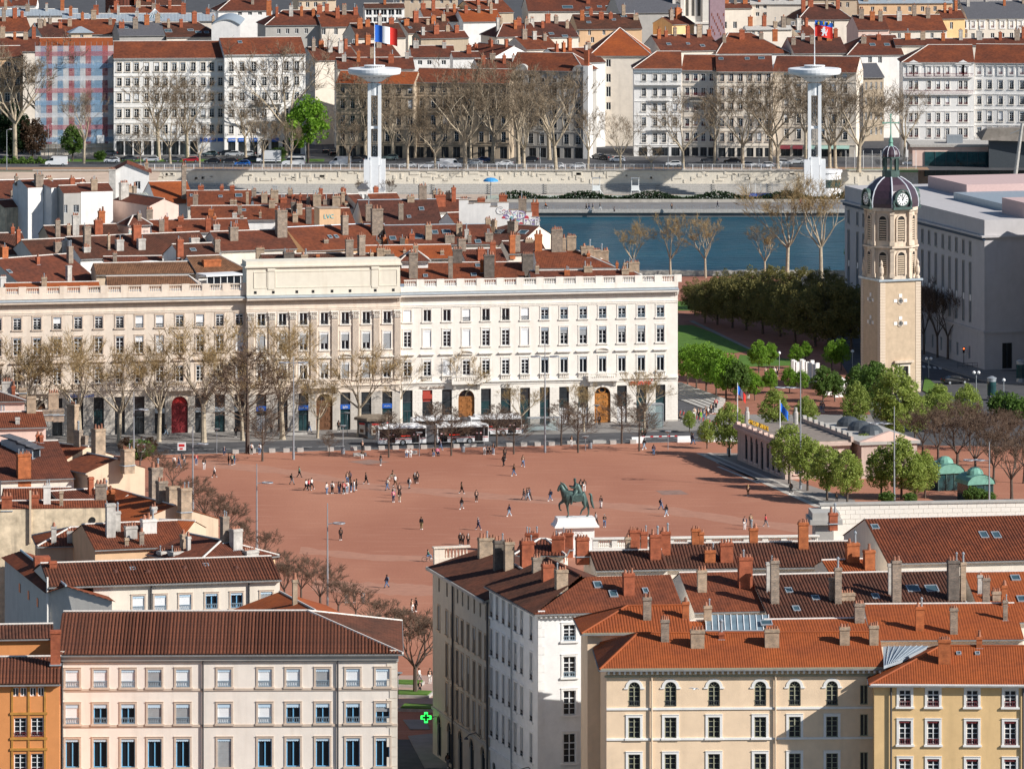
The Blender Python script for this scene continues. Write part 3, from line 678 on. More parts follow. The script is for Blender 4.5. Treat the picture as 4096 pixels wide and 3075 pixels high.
# ------------------------------------------------------------ people
def skin_mesh(verts,edges,radii,sub=1,root=0):
    me=bpy.data.meshes.new('s'); me.from_pydata(verts,edges,[]); o=bpy.data.objects.new('s',me)
    m=o.modifiers.new('k','SKIN'); sv=me.skin_vertices[0].data
    for i,r in enumerate(radii): sv[i].radius=(r,r) if not isinstance(r,tuple) else r
    sv[root].use_root=True
    s=o.modifiers.new('u','SUBSURF'); s.levels=sub; s.render_levels=sub
    me2=baked(o)
    me2.polygons.foreach_set('use_smooth',[True]*len(me2.polygons)); return me2
def pose(kind):
    # joints: facing -y; x = the figure's left/right
    hip=.92
    P={'pel':(0,0,hip),'chest':(0,.0,1.25),'neck':(0,0,1.47),'head':(0,-.02,1.6),'crown':(0,-.01,1.72)}
    if kind=='stand': lg=[((.09,0,.88),(.1,-.01,.48),(.1,.01,.08),(.1,-.13,.04)),((-.09,0,.88),(-.1,-.01,.48),(-.11,.01,.08),(-.11,-.13,.04))]; ar=[((.19,0,1.4),(.24,.03,1.12),(.23,-.06,.86)),((-.19,0,1.4),(-.24,.03,1.12),(-.23,-.06,.86))]
    elif kind=='walk': lg=[((.09,0,.88),(.09,-.2,.5),(.09,-.3,.1),(.09,-.42,.09)),((-.09,0,.88),(-.09,.1,.48),(-.09,.36,.16),(-.09,.29,.04))]; ar=[((.19,0,1.4),(.24,.14,1.14),(.22,.12,.88)),((-.19,0,1.4),(-.24,-.08,1.13),(-.22,-.24,.93))]
    elif kind=='phone': lg=[((.09,0,.88),(.1,-.05,.48),(.1,-.02,.08),(.1,-.15,.04)),((-.09,0,.88),(-.1,.03,.48),(-.12,.08,.08),(-.12,-.06,.04))]; ar=[((.19,0,1.4),(.22,-.04,1.14),(.06,-.26,1.26)),((-.19,0,1.4),(-.22,-.04,1.14),(-.06,-.26,1.24))]
    elif kind=='sit':
        dz=-.42; P={k:(v[0],v[1],v[2]+dz) for k,v in P.items()}; lg=[((.09,0,.48),(.11,-.42,.5),(.11,-.44,.08),(.11,-.57,.04)),((-.09,0,.48),(-.11,-.42,.5),(-.11,-.4,.08),(-.11,-.53,.04))]; ar=[((.19,0,.98),(.24,-.06,.72),(.12,-.3,.62)),((-.19,0,.98),(-.24,-.06,.72),(-.12,-.3,.62))]
    V=[];E=[];Rr=[]
    def a(p,r): V.append(p);Rr.append(r);return len(V)-1
    pel=a(P['pel'],.15);ch=a(P['chest'],(.19,.12) if 0 else .16);nk=a(P['neck'],.06);hd=a(P['head'],.1);cr=a(P['crown'],.075); E+= [(pel,ch),(ch,nk),(nk,hd),(hd,cr)]
    for h,k,f,t in lg: i=a(h,.1);j=a(k,.062);l=a(f,.045);m_=a(t,.04); E+=[(pel,i),(i,j),(j,l),(l,m_)]
    for s,e,w_ in ar: i=a(s,.07);j=a(e,.048);l=a(w_,.035); x=(w_[0],w_[1]-.07,w_[2]-.05); m_=a(x,.028); E+=[(ch,i),(i,j),(j,l),(l,m_)]
    body=skin_mesh(V,E,Rr,1)
    def shell(vs,ed,rr): return skin_mesh(vs,ed,rr,1)
    # jacket
    V=[];E=[];Rr=[]; b0=a((P['pel'][0],P['pel'][1],P['pel'][2]-.02),.175);c0=a(P['chest'],.185);n0=a((P['neck'][0],P['neck'][1],P['neck'][2]-.03),.085);E+=[(b0,c0),(c0,n0)]
    for s,e,w_ in ar: i=a(s,.088);j=a(e,.066);l=a(w_,.05);E+=[(c0,i),(i,j),(j,l)]
    top=shell(V,E,Rr)
    V=[];E=[];Rr=[]; b0=a((P['pel'][0],P['pel'][1],P['pel'][2]-.01),.165)
    for h,k,f,t in lg: i=a(h,.118);j=a(k,.082);l=a((f[0],f[1],f[2]+.03),.07);E+=[(b0,i),(i,j),(j,l)]
    tr=shell(V,E,Rr)
    sh=[]
    for h,k,f,t in lg: sh.append(MB().box(f[0]-.05,f[0]+.05,t[1]-.03,f[1]+.07,f[2]-.085,f[2]+.03))
    s_=MB(); [s_.add(q.v,q.f) for q in sh]
    V=[];E=[];Rr=[]; h=P['head']; i=a((h[0],h[1]+.035,h[2]+.02),.105); j=a((h[0],h[1]+.02,h[2]+.09),.1); k=a((h[0],h[1]+.08,h[2]-.12),.07); E+=[(i,j),(i,k)]
    hair=shell(V,E,Rr)
    V=[];E=[];Rr=[]; i=a((h[0],h[1]+.035,h[2]+.02),.108); j=a((h[0],h[1]+.02,h[2]+.09),.1); k=a((h[0],h[1]+.1,h[2]-.18),.085);l=a((h[0],h[1]+.11,h[2]-.34),.07); E+=[(i,j),(i,k),(k,l)]
    long=shell(V,E,Rr)
    V=[];E=[];Rr=[]; b0=a((P['pel'][0],P['pel'][1],P['pel'][2]-.38),.2);b1=a(P['pel'],.185); E=[(b0,b1)]; coat=shell(V,E,Rr)
    bz=P['chest'][2]; pack=MB().box(-.15,.15,.12,.3,bz-.22,bz+.18)
    return dict(body=body,jacket=top,trousers=tr,shoes=s_.mesh('shoes'),hair=hair,long_hair=long,coat_skirt=coat,backpack=pack.mesh('backpack'),face=P)
POSE={k:pose(k) for k in ('stand','walk','phone','sit')}
CL={'black':(0.015,0.015,0.018),'white':(0.75,0.74,0.72),'navy':(0.02,0.03,0.07),'denim':(0.10,0.17,0.30),'pale denim':(0.32,0.42,0.52),'grey':(0.20,0.20,0.21),'beige':(0.50,0.42,0.32),'green':(0.02,0.16,0.12),'red':(0.45,0.03,0.05),'brown':(0.12,0.07,0.04),'pink':(0.55,0.10,0.22),'orange':(0.6,0.13,0.01),'cream':(0.65,0.58,0.48),'khaki':(0.22,0.19,0.09),'lime':(0.25,0.6,0.05)}
def cloth(c): return mat('cloth '+c,CL[c],.85,nz=.1,ns=8)
SKIN=[mat('skin tone %d'%i,c,.6,nz=.05) for i,c in enumerate(((0.55,0.34,0.25),(0.40,0.23,0.15),(0.16,0.085,0.055)))]
HAIR={'dark':mat('hair dark',(0.02,0.015,0.012),.7,nz=.1),'brown':mat('hair brown',(0.10,0.05,0.025),.7,nz=.1),'blond':mat('hair blond',(0.40,0.26,0.11),.7,nz=.1),'grey':mat('hair grey',(0.4,0.39,0.38),.7,nz=.1)}
def pp(base,m,key):
    k=('pp',base.name,m.name)
    def f(): c=base.copy(); c.materials.clear(); c.materials.append(m); return c
    return cached(k,f)
rper=random.Random(17)
def person(label,loc,face,kind='walk',top='black',leg='denim',hair='dark',long=False,coat=False,bag=None,shoe='white',sc=1.0,hat=None,group='people'):
    """face: heading in degrees, 0 = towards us, 90 = to the right"""
    o=thing('person',label,'person',loc,R(face),group); o.scale=(sc,sc,sc); S=POSE[kind]
    put('body',pp(S['body'],SKIN[rper.choice((0,0,0,1,2))],''),o); put('jacket',pp(S['jacket'],cloth(top),''),o); put('trousers',pp(S['trousers'],cloth(leg),''),o); put('shoes',pp(S['shoes'],cloth(shoe),''),o)
    put('hair',pp(S['long_hair' if long else 'hair'],HAIR[hair],''),o)
    if coat: put('coat_skirt',pp(S['coat_skirt'],cloth(top),''),o)
    if bag: put('backpack',pp(S['backpack'],cloth(bag),''),o)
    return o
# ------------------------------------------------------------ ground, square, streets, river
ASPH=mat('asphalt',(0.075,0.075,0.08),0.9,nz=0.25,ns=0.4,bump=0.1,bs=30)
PAVE=mat('pavement grey',(0.23,0.215,0.20),0.9,nz=0.15,ns=0.5,bump=0.1,bs=20)
def gore(t,tc,col,b):
    f=ramp(t,noise(t,tc,0.045,6,stretch=(1,0.45,1)),0.38,0.68); col=mixc(t,f,col,(0.44,0.195,0.12))
    f=ramp(t,noise(t,tc,0.5,5,stretch=(0.25,1.2,1)),0.55,0.72); m=t.nodes.new('ShaderNodeMath'); m.operation='MULTIPLY'; m.inputs[1].default_value=0.35; t.links.new(f,m.inputs[0])
    col=mixc(t,m.outputs[0],col,(0.52,0.27,0.18)); 
    f=ramp(t,noise(t,tc,3.5,4),0.4,0.7,(0.9,0.9,0.9),(1.08,1.06,1.05)); return mixc(t,1.0,col,f,'MULTIPLY')
GORE=mat('red crushed gravel',(0.36,0.145,0.088),0.95,nz=0,extra=gore,bump=0.25,bs=6)
WORN=mat('worn pinkish gravel',(0.40,0.195,0.13),0.95,nz=0.12,ns=0.6,bump=0.15,bs=8)
mb=MB(); mb.quad((-900,300,0),(900,300,0),(900,1262,0),(-900,1262,0)); struct('ground',mb,ASPH)
FA=1001.4; FS=0.2                     # the palace front: D = FA + FS*X
def fl(X,off): return (X,FA+FS*X-off)
def strip(name,pts,z,m,h=None):
    mb=MB()
    if h: mb.prism(pts,z,z+h)
    else: mb.poly([(x,y,z) for x,y in pts])
    return struct(name,mb,m)
strip('square',[(-75,700),(70,700),(95,fl(95,27.5)[1]-22),(31,fl(31,27.5)[1]),(-130,fl(-130,27.5)[1]),(-130,800)],0.008,GORE)
strip('pavement',[fl(-140,13),fl(30,13),fl(60,20),fl(60,-8),fl(-140,-6)],0.0,PAVE,0.12)
# worn paths across the square, edges wandering
def wander(pts,w0,seed,z,name,m):
    r=random.Random(seed); a=[];b=[]
    for i in range(len(pts)-1):
        for k in range(8):
            t=k/8; p=Vector(pts[i])*(1-t)+Vector(pts[i+1])*t; ww=w0*(1+r.uniform(-.22,.22)); a.append((p.x,p.y+ww)); b.append((p.x,p.y-ww))
    mb=MB()
    for i in range(len(a)-1): mb.quad((*b[i],z),(*b[i+1],z),(*a[i+1],z),(*a[i],z))
    struct(name,mb,m)
def GP(x,y): p=G(x,y); return (p.x,p.y)
wander([GP(770,1850),GP(1100,1880),GP(1500,1948),GP(1900,1980),GP(2300,2010),GP(2700,2045),GP(3000,2090),GP(3330,2130)],4.0,1,0.013,'worn_path',WORN)
wander([GP(1200,2200),GP(1500,2230),GP(1800,2235),GP(2100,2240)],3.0,2,0.013,'worn_path',WORN)
wander([GP(1250,2340),GP(1500,2352),GP(1750,2362),GP(1900,2370)],5.0,3,0.013,'worn_path',WORN)
mb=MB(); a=[GP(1390,1846),GP(1470,1858),GP(1560,1848),GP(1480,1838)]; mb.poly([(x,y,.017) for x,y in a]); 
PATCH=mat('grey patch',(0.27,0.165,0.13),0.95,nz=0.2,ns=1); struct('paved_patch',mb,PATCH)
mb=MB(); mb.poly([(x,y,.017) for x,y in (GP(2623,1962),GP(2650,1979),GP(2756,1977),GP(2722,1960))]); struct('paved_patch',mb,PATCH)
# lane markings
LINE=mat('road paint',(0.55,0.55,0.53),0.8,nz=0.2,ns=3)
mb=MB()
X=-70
while X<40:
    mb.poly([(*fl(X,22),.006),(*fl(X+1.6,22),.006),(*fl(X+1.6,21.75),.006),(*fl(X,21.75),.006)]); X+=2.6
mk=struct('lane_marking',mb,LINE)
mb=MB(); mb.poly([(*fl(-75,27.1),.006),(*fl(34,27.1),.006),(*fl(34,26.9),.006),(*fl(-75,26.9),.006)]); struct('edge_line',mb,LINE)
# near street with pavements at the bottom of the picture
q=[GP(1590,2905),GP(1640,2850),GP(1720,2840),GP(1760,2900),GP(1790,3075),GP(1700,3075)]
strip('street_pavement',[GP(1700,3075),GP(1790,3075),GP(1790,2930),GP(1632,2945)],0,PAVE,0.12)
strip('traffic_island',[GP(1612,2880),GP(1700,2880),GP(1720,2918),GP(1640,2918)],0,PAVE,0.12)
strip('forecourt',[GP(1560,2700),GP(1760,2700),GP(1760,2830),GP(1560,2850)],0.02,mat('pale pink paving',(0.40,0.27,0.22),0.9,nz=0.12,ns=0.8))
# river
def rip(t,tc,col,b):
    b.inputs['IOR'].default_value=1.33
    n1=noise(t,tc,0.35,5,stretch=(0.5,1.6,1)); n2=noise(t,tc,0.02,3,stretch=(1,3,1))
    bn=t.nodes.new('ShaderNodeBump'); bn.inputs['Strength'].default_value=0.9; bn.inputs['Distance'].default_value=1.5
    t.links.new(n1,bn.inputs['Height']); t.links.new(bn.outputs[0],b.inputs['Normal'])
    return mixc(t,ramp(t,n2,0.35,0.65),(0.004,0.050,0.085),(0.008,0.075,0.115))
WATER=mat('river water',(0.012,0.07,0.115),0.3,nz=0,extra=rip,spec=0.12)
mb=MB(); mb.quad((-900,1262,-6),(900,1262,-6),(900,1476,-6),(-900,1476,-6)); struct('river',mb,WATER)
QUAY=mat('quay stone',(0.45,0.42,0.37),0.9,nz=0.2,ns=0.5,extra=stain((0.15,0.14,0.12),0.5))
mb=MB(); mb.box(-900,900,1261,1262.6,-8,1.0); struct('embankment_wall',mb,QUAY)
mb=MB(); mb.quad((-900,1521,1.6),(900,1521,1.6),(900,4500,1.6),(-900,4500,1.6)); struct('far_bank_ground',mb,ASPH)
mb=MB(); mb.box(-900,900,1474,1521.5,-9,-4.2); struct('promenade',mb,mat('promenade asphalt',(0.20,0.19,0.185),0.9,nz=0.15,ns=0.3))
# ------------------------------------------------------------ the long palace front behind the square
def plane_at(px,off=0.0):
    k=(px-2048)/FPX; X=k*(FA-off)/(1-FS*k); return Vector((X,FA-off+FS*X,0))
PANG=math.atan(FS)
def palace(key,label,xa,xb,off,wall,depth=14):
    a=plane_at(xa,off*1.02); b=plane_at(xb,off*1.02); return Bld('palace_wing',label,a,PANG,(b-a).length,depth,22.3,wall,0,'building',key)
rp=random.Random(3)
def baluster(mb,x,y,z,h,r=0.1): mb.lathe([(r,0),(r*.7,h*.08),(r*1.15,h*.3),(r*.55,h*.62),(r*.5,h*.8),(r*.9,h*.9),(r,h)],6,(x,y,z))
def balus(B,u,z,w,h,n,m,y=-.15,name='balustrade'):
    mb=MB(); mb.box(u-w/2,u+w/2,y-.18,y+.18,z+h-.16,z+h); mb.box(u-w/2,u+w/2,y-.16,y+.16,z,z+.12)
    o=B.part(name,mb,m); mb=MB()
    for i in range(n): baluster(mb,u-w/2+w*(i+.5)/n,y,z+.12,h-.28)
    q=put('balusters',mb,o,m=m); q['kind']='stuff'; return o
def blocks(B,ua,ub,z0,z1,m,single,budget):
    """dressed stone courses standing proud of the wall, with open joints"""
    mb=MB(); z=z0; k=0; bw=0.95
    while z<z1-.1:
        h=min(.42,z1-z); u=ua; first=True
        while u<ub-.05:
            w=bw if not(first and k%2) else bw/2; w=min(w,ub-u)
            if ub-(u+w)<.3: w=ub-u
            y=-.03-rp.random()*.02
            if single and budget[0]>0:
                budget[0]-=1; put('stone_block',cached(('sb',round(w,2),round(h,2),m.name),lambda:MB().box(0,round(w,2)-.03,-.045,.02,0,round(h,2)-.03).mesh('stone_block',m)),B.root,(u,0,z))
            else: mb.box(u,u+w-.03,y,.02,z,z+h-.03)
            u+=w; first=False
        z+=h; k+=1
    if mb.v: q=B.part('stone_courses',mb,m); q['kind']='stuff'
SHOPF=mat('shop dark interior',(0.03,0.035,0.04),0.15,nz=0.5,ns=0.5,spec=0.5)
def wing(B,cols,rows,m,mt,center=False,style=None,arches=(),single=False,colstyle=None,shop=None):
    ww=1.3
    us=[B.u(x) for x in cols]
    for ci,(x,u) in enumerate(zip(cols,us)):
        for ri,(z0,z1) in enumerate(rows):
            st=dict(fr='FRW',mull='cross',sur=mt,sw=.2)
            st.update(colstyle(ci,ri,x) if colstyle else {})
            B.win('F',u,z0,ww if ri else ww-.02,z1-z0,**st)
    # hoods above the first-floor windows
    for ci,u in enumerate(us):
        mb=MB()
        if center and ci%2==0 or (not center and cols[ci] in arches): 
            mb.box(u-1.15,u+1.15,-.32,0,11.9,12.05)
            if not center or ci%4==0:
                A=arc(2.3,.55,12.05); ring_xz(mb,[(a+u,b) for a,b in A],[(a*.82+u,12.05+(b-12.05)*.72) for a,b in A],-.35,0)
            else: mb.xz([(u-1.15,12.05),(u+1.15,12.05),(u,12.55)],-.3,0)
        elif center: mb.box(u-1.15,u+1.15,-.32,0,11.9,12.05); mb.xz([(u-1.15,12.05),(u+1.15,12.05),(u,12.6)],-.3,0)
        else: mb.box(u-1.2,u+1.2,-.38,0,11.95,12.1); mb.box(u-1.05,u+1.05,-.22,0,11.78,11.95)
        B.part('window_hood',mb,globals()[mt])
        balus(B,u,7.72,1.75,.8,6,m)
    # ground-floor openings
    ga=[]
    for ci,(x,u) in enumerate(zip(cols,us)):
        if x in arches:
            w=2.7; h=6.1; B.op['F'].append((u-w/2,u+w/2,0.12,h,True)); ga.append((u-w/2,u+w/2))
        else:
            w=1.66; B.op['F'].append((u-w/2,u+w/2,0.12,6.2,False)); ga.append((u-w/2,u+w/2))
    ga=sorted(ga); e=0.0; bud=[300]
    for a,b in ga+[(B.W,B.W)]:
        if a-e>.3: blocks(B,e+.02,a-.02,.35,6.25,m if single else STONE_GREY,single,bud)
        e=b
    mb=MB(); mb.box(0,B.W,-.08,.1,.1,.35); 
    # plinth only between openings: rebuilt piece by piece
    mb=MB(); e=0.0
    for a,b in ga+[(B.W,B.W)]:
        if a-e>.05: B.part('plinth_block',MB().box(e,a,-.09,.05,.1,.34),STONE_GREY)
        e=b
    mb=MB(); mb.box(0,B.W,-.12,.0,6.9,7.3); mb.box(0,B.W,-.38,0,7.3,7.5); mb.box(0,B.W,-.2,0,7.5,7.72); B.part('string_course',mb,m)
    # entablature and cornice
    mb=MB(); mb.box(0,B.W,-.1,0,19.75,20.05); mb.box(0,B.W,-.16,0,20.05,20.15); mb.box(0,B.W,-.12,0,21.0,21.12); mb.box(0,B.W,-.5,0,21.4,21.62); mb.box(0,B.W,-.95,0,21.62,21.95); B.part('cornice',mb,m)
    mb=MB(); mb.yz([(-1.08,21.95),(0,21.95),(0,22.32),(-1.08,22.0)],0,B.W); B.part('cornice_flashing',mb,ZINC)
    mb=MB(); u=.15
    while u<B.W: mb.box(u,u+.16,-.42,-.02,21.14,21.4); u+=.36
    q=B.part('dentils',mb,m); q['kind']='stuff'
def attic_balustrade(B,m,n,first=None):
    mb=MB(); mb.box(0,B.W,-.3,.35,22.33,23.15); B.part('parapet',mb,m)
    step=B.W/n
    for i in range(n):
        u=step*(i+.5); balus(B,u,23.15,step*.62,1.15,7,m,y=.0)
        mb=MB(); mb.box(u+step*.31+.01,u+step*.69-.01,-.22,.24,23.16,24.36); B.part('pedestal_block',mb,m)
rows=[(8.5,11.1),(13.25,16.05),(17.4,19.35)]
LC=[957.5,879,800,718.5,639,557.5,479,395,312.5,229,148.5,69,-10]
CC=[1045,1130,1213.5,1297.5,1381,1465,1548.5]
RC=[1630,1709,1787.5,1865.5,1943.5,2022.5,2100,2179,2256,2332.5,2410,2487.5,2565,2641.5]
def lstyle(ci,ri,x):
    d=dict(val='VALG',valh=.28,mull='cross',rail='IRON' if ri==2 else None)
    if rp.random()<.25: d.update(blind='BLIND',bf=rp.choice((.3,.5,1)))
    return d
BL=palace('PL','warm stone left wing of the palace behind the square, bare plane trees before it',-75,985,0,STONE)
wing(BL,LC,rows,STONE,'STONET',colstyle=lstyle,arches=(718.5,148.5))
attic_balustrade(BL,STONE,13); BL.finish()
def cstyle(ci,ri,x):
    d=dict(mull='plain',val='BLIND' if ri<2 else None,valh=.35,rail='IRON' if ri==2 else None)
    if ri<2 and rp.random()<.75: d.update(blind='BLINDG',bf=rp.choice((.3,.45,.6,1)))
    return d
BC=palace('PC','central pavilion of the palace with fluted pilasters and a tall blank attic',985,1601,0.9,STONE)
wing(BC,CC,rows,STONE,'STONE2',center=True,colstyle=cstyle,arches=(1297.5,))
for x in (1003.5,1087.5,1171.5,1255,1339,1422.5,1506,1590):
    u=BC.u(x); mb=MB(); w=1.05
    mb.box(u-w/2,u+w/2,-.14,0,8.2,18.3)
    for i in range(7): a=u-w/2+w*(i+.18)/7; mb.box(a,a+w/7*.62,-.24,-.139,8.9,18.1)
    mb.box(u-w/2-.1,u+w/2+.1,-.3,0,8.2,8.5); mb.box(u-w/2-.05,u+w/2+.05,-.26,0,8.5,8.8); p=BC.part('pilaster',mb,STONE)
    mb=MB()                      # leafy capital
    mb.box(u-w/2-.02,u+w/2+.02,-.26,0,18.3,18.42)
    for k,(z,n,rr) in enumerate(((18.45,4,.2),(18.85,4,.22))):
        for i in range(n):
            a=u-w/2+w*(i+.5)/n; mb.tube([(a,-.2,z-.05),(a,-.3,z+.2),(a,-.46-.05*k,z+.38)],[.15,.14,.05],5)
    for s in(-1,1): mb.tube([(u+s*.25,-.2,19.0),(u+s*.52,-.38,19.25),(u+s*.62,-.42,19.08),(u+s*.5,-.42,19.0)],[.08,.1,.09,.05],5)
    mb.box(u-w/2-.18,u+w/2+.18,-.42,0,19.4,19.6); put('capital',mb,p,m=STONE2)
ATT=mat('attic pale render',(0.72,0.67,0.56),0.9,nz=0.05,ns=0.8,extra=stain((0.5,0.42,0.32),0.25))
mb=MB(); mb.box(.05,BC.W-.05,-.1,4.2,22.33,26.9); BC.part('attic',mb,ATT)
mb=MB(); mb.box(-.25,BC.W+.25,-.45,4.5,26.9,27.15); mb.box(-.05,BC.W+.05,-.2,4.3,27.15,27.9); BC.part('attic_cornice',mb,ATT)
for x0,x1 in ((1015,1070),(1100,1485),(1515,1590)):
    a,b=BC.u(x0),BC.u(x1); mb=MB(); mb.box(a,b,-.17,-.09,23.5,23.62); mb.box(a,b,-.17,-.09,26.1,26.22); mb.box(a,a+.12,-.17,-.09,23.62,26.1); mb.box(b-.12,b,-.17,-.09,23.62,26.1); BC.part('attic_panel',mb,ATT)
for x in (1085,1500):
    a=BC.u(x); mb=MB(); mb.box(a-.55,a+.55,-.2,-.1,23.3,26.3); mb.box(a-.65,a+.65,-.32,-.1,26.3,26.75); BC.part('attic_pilaster',mb,ATT)
for x in (1021,1093,1187,1252,1328,1400,1501,1573):
    a=BC.u(x); mb=MB(); mb.box(a-.22,a+.22,-.13,-.1,22.6,23.05); BC.part('drain_opening',mb,BLACK)
BC.finish()
def rstyle(ci,ri,x):
    if ci<7:
        d=dict(val='BLIND' if ri<2 else None,valh=.34,mull='plain' if ri==2 else 'cross',rail='IRON' if ri==2 and ci>2 else None)
        if rp.random()<.4: d.update(blind='BLIND',bf=1)
        return d
    d=dict(val='VALG',valh=.5 if ri==1 else .42,mull='grid' if ri else 'plain',rail='IRONB' if ri==2 else None)
    if ri==1: d.update(blind='BLINDG',bf=rp.choice((.15,.3,.3,.45)))
    return d
BR=palace('PR','cream stone right wing of the palace with oak door and corner shop',1601,2711,0,STONE2)
wing(BR,RC,rows,STONE2,'STONE2',colstyle=rstyle,arches=(1865.5,2410),single=True)
attic_balustrade(BR,STONE2,14); BR.finish()
for B,key in ((BL,'l'),(BC,'c'),(BR,'r')):   # flat roof behind the parapet
    mb=MB(); mb.box(0.05,B.W-.05,.4,B.dp-.1,21.9,22.3); B.part('flat_roof',mb,ZINC)
# doors, shopfronts, signs
SIGNR=mat('sign red',(0.40,0.06,0.04),0.5,nz=0.05); GRN=mat('shop glass teal',(0.022,0.055,0.062),0.12,nz=0.5,ns=0.7,spec=0.5); MAR=mat('door maroon',(0.25,0.03,0.035),0.5,nz=0.15)
WHT=mat('sign white',(0.8,0.8,0.8),0.5,nz=0.02)
def shop(B,x,label=None,band=None,bandz=3.6,glass=SHOPF,lower=None,split=True,txt=None,tm=None,ts=.5,top=None):
    u=B.u(x); w=1.66; f=MB(); 
    for a,b in ((-w/2,-w/2+.08),(w/2-.08,w/2)): f.box(a,b,.12,.22,0,6.08)
    f.box(-w/2+.08,w/2-.08,.12,.22,6.0,6.08); f.box(-w/2+.08,w/2-.08,.12,.22,2.6,2.72); f.box(-w/2+.08,w/2-.08,.12,.22,4.05,4.15)
    if split: f.box(-.03,.03,.14,.22,0,2.6)
    o=B.part('shopfront',f,DKMET,(u,0,.12))
    put('pane',MB().quad((-w/2,.2,0),(w/2,.2,0),(w/2,.2,2.65),(-w/2,.2,2.65)),o,m=lower or glass)
    put('pane',MB().quad((-w/2,.2,2.66),(w/2,.2,2.66),(w/2,.2,4.1),(-w/2,.2,4.1)),o,m=glass)
    put('pane',MB().quad((-w/2,.2,4.11),(w/2,.2,4.11),(w/2,.2,6.05),(-w/2,.2,6.05)),o,m=top or SHOPF)
    if band: 
        put('sign_band',MB().box(-w/2+.02,w/2-.02,-.04,.1,bandz,bandz+.75),o,m=band)
        if txt: lettering(o,txt,(0,-.06,bandz+.37),ts,tm or WHT,depth=.015)
    return o
for x in LC:
    if x in (718.5,148.5): continue
    shop(BL,x,glass=SHOPF if x not in (879,395) else GRN,band=ZINC if x in (639,879,800,957.5) else None,bandz=3.3)
for x,k in zip(CC,range(7)):
    if x==1297.5: continue
    shop(BC,x,glass=[GRN,SHOPF,GRN,0,GRN,SHOPF,GRN][k] or GRN,lower=WHT if k==0 else None,band=BLUEP if k in(0,2,4,6) else None,txt='ipln' if k in(0,4) else ('photo & video' if k==2 else 'ipln photo' if k==6 else None),ts=.62 if k in (0,4) else .24,bandz=3.35)
for k,x in enumerate(RC):
    if x in (1865.5,2410): continue
    shop(BR,x,glass=GRN if k in (0,4,5,6,7,8,9,11,12,13) else SHOPF,lower=WHT if k in (8,9,11) else None,band={1:SIGNR,12:None}.get(k),bandz=4.6,top={1:SIGNR,8:SHOPF}.get(k))
lettering(BR.root,'CCF',(BR.u(2023),-.12,6.6),.85,DKMET)
lettering(BR.root,"monop'",(BR.u(2565),-.14,6.65),1.25,mat('sign vermilion',(0.75,0.07,0.02),0.5,nz=0.02),depth=.06)
lettering(BR.root,'Hotel  ambassade',(BR.u(1730),-.12,6.6),.6,mat('sign brown',(0.2,0.12,0.08),0.5,nz=0.05))
lettering(BL.root,'Crédit Mutuel',(BL.u(315),-.12,6.55),.85,BLUEP)
def arch_door(B,x,m,top=None,glass=True,oculus=False):
    u=B.u(x); w=2.7; h=5.98; hs=h-w/2; d=MB()
    d.box(-w/2,-.02,.3,.42,0,hs); d.box(.02,w/2,.3,.42,0,hs)
    for s in(-1,1):
        for z in (.4,1.5,2.9,3.9):
            c=s*w/4; d.box(c-.45,c+.45,.24,.3,z,z+.75); d.lathe([(.14,0),(.1,.06)],8,(c,.2,z+.35))
    d.box(-w/2,w/2,.22,.44,hs,hs+.22)
    ring_xz(d,arc(w,w/2,hs),arc(w-.3,w/2-.15,hs),.22,.42)
    if oculus: 
        A=[(.62*math.cos(t*math.pi/12),hs+.75+.5*math.sin(t*math.pi/12)) for t in range(25)]; ring_xz(d,A,[(a*.72,hs+.75+(b-hs-.75)*.72) for a,b in A],.24,.4)
    o=B.part('arched_door',d,m,(u,0,.12)); A=arc(w-.1,w/2-.05,hs)
    put('fanlight',MB().poly([(a,.36,b) for a,b in A]),o,m=top or GLASS)
    s=MB(); ring_xz(s,arc(w+.7,w/2+.35,hs),arc(w,w/2,hs),-.1,.05); s.box(-.2,.2,-.22,.05,h-.05,h+.5); put('archivolt',s,o,m=B.wall)
    b=MB(); b.box(-2.6,2.6,-1.0,-.05,6.95,7.35); 
    for q in(-2.0,2.0): b.yz([(-.85,6.95),(-.1,6.95),(-.1,6.0),(-.35,6.2)],q-.22,q+.22)
    bo=B.part('balcony',b,B.wall,(u,0,.12)); bb=MB(); bb.box(-2.6,2.6,-1.0,-.8,7.35,7.5); bb.box(-2.6,2.6,-1.0,-.8,8.15,8.32); bb.box(-2.6,-2.2,-.99,-.81,7.5,8.15); bb.box(2.2,2.6,-.99,-.81,7.5,8.15)
    for i in range(14): baluster(bb,-2.05+4.1*i/13,-.9,7.5,.65)
    put('balcony_balustrade',bb,bo,m=B.wall)
    return o
arch_door(BL,718.5,MAR,top=mat('fanlight red',(0.45,0.03,0.03),0.5,nz=0.3,ns=3)); arch_door(BL,148.5,WOODD); arch_door(BC,1297.5,WOODD); arch_door(BR,1865.5,WOOD); arch_door(BR,2410,mat('door bright oak',(0.42,0.17,0.04),0.5,nz=0.3,ns=3),oculus=True)
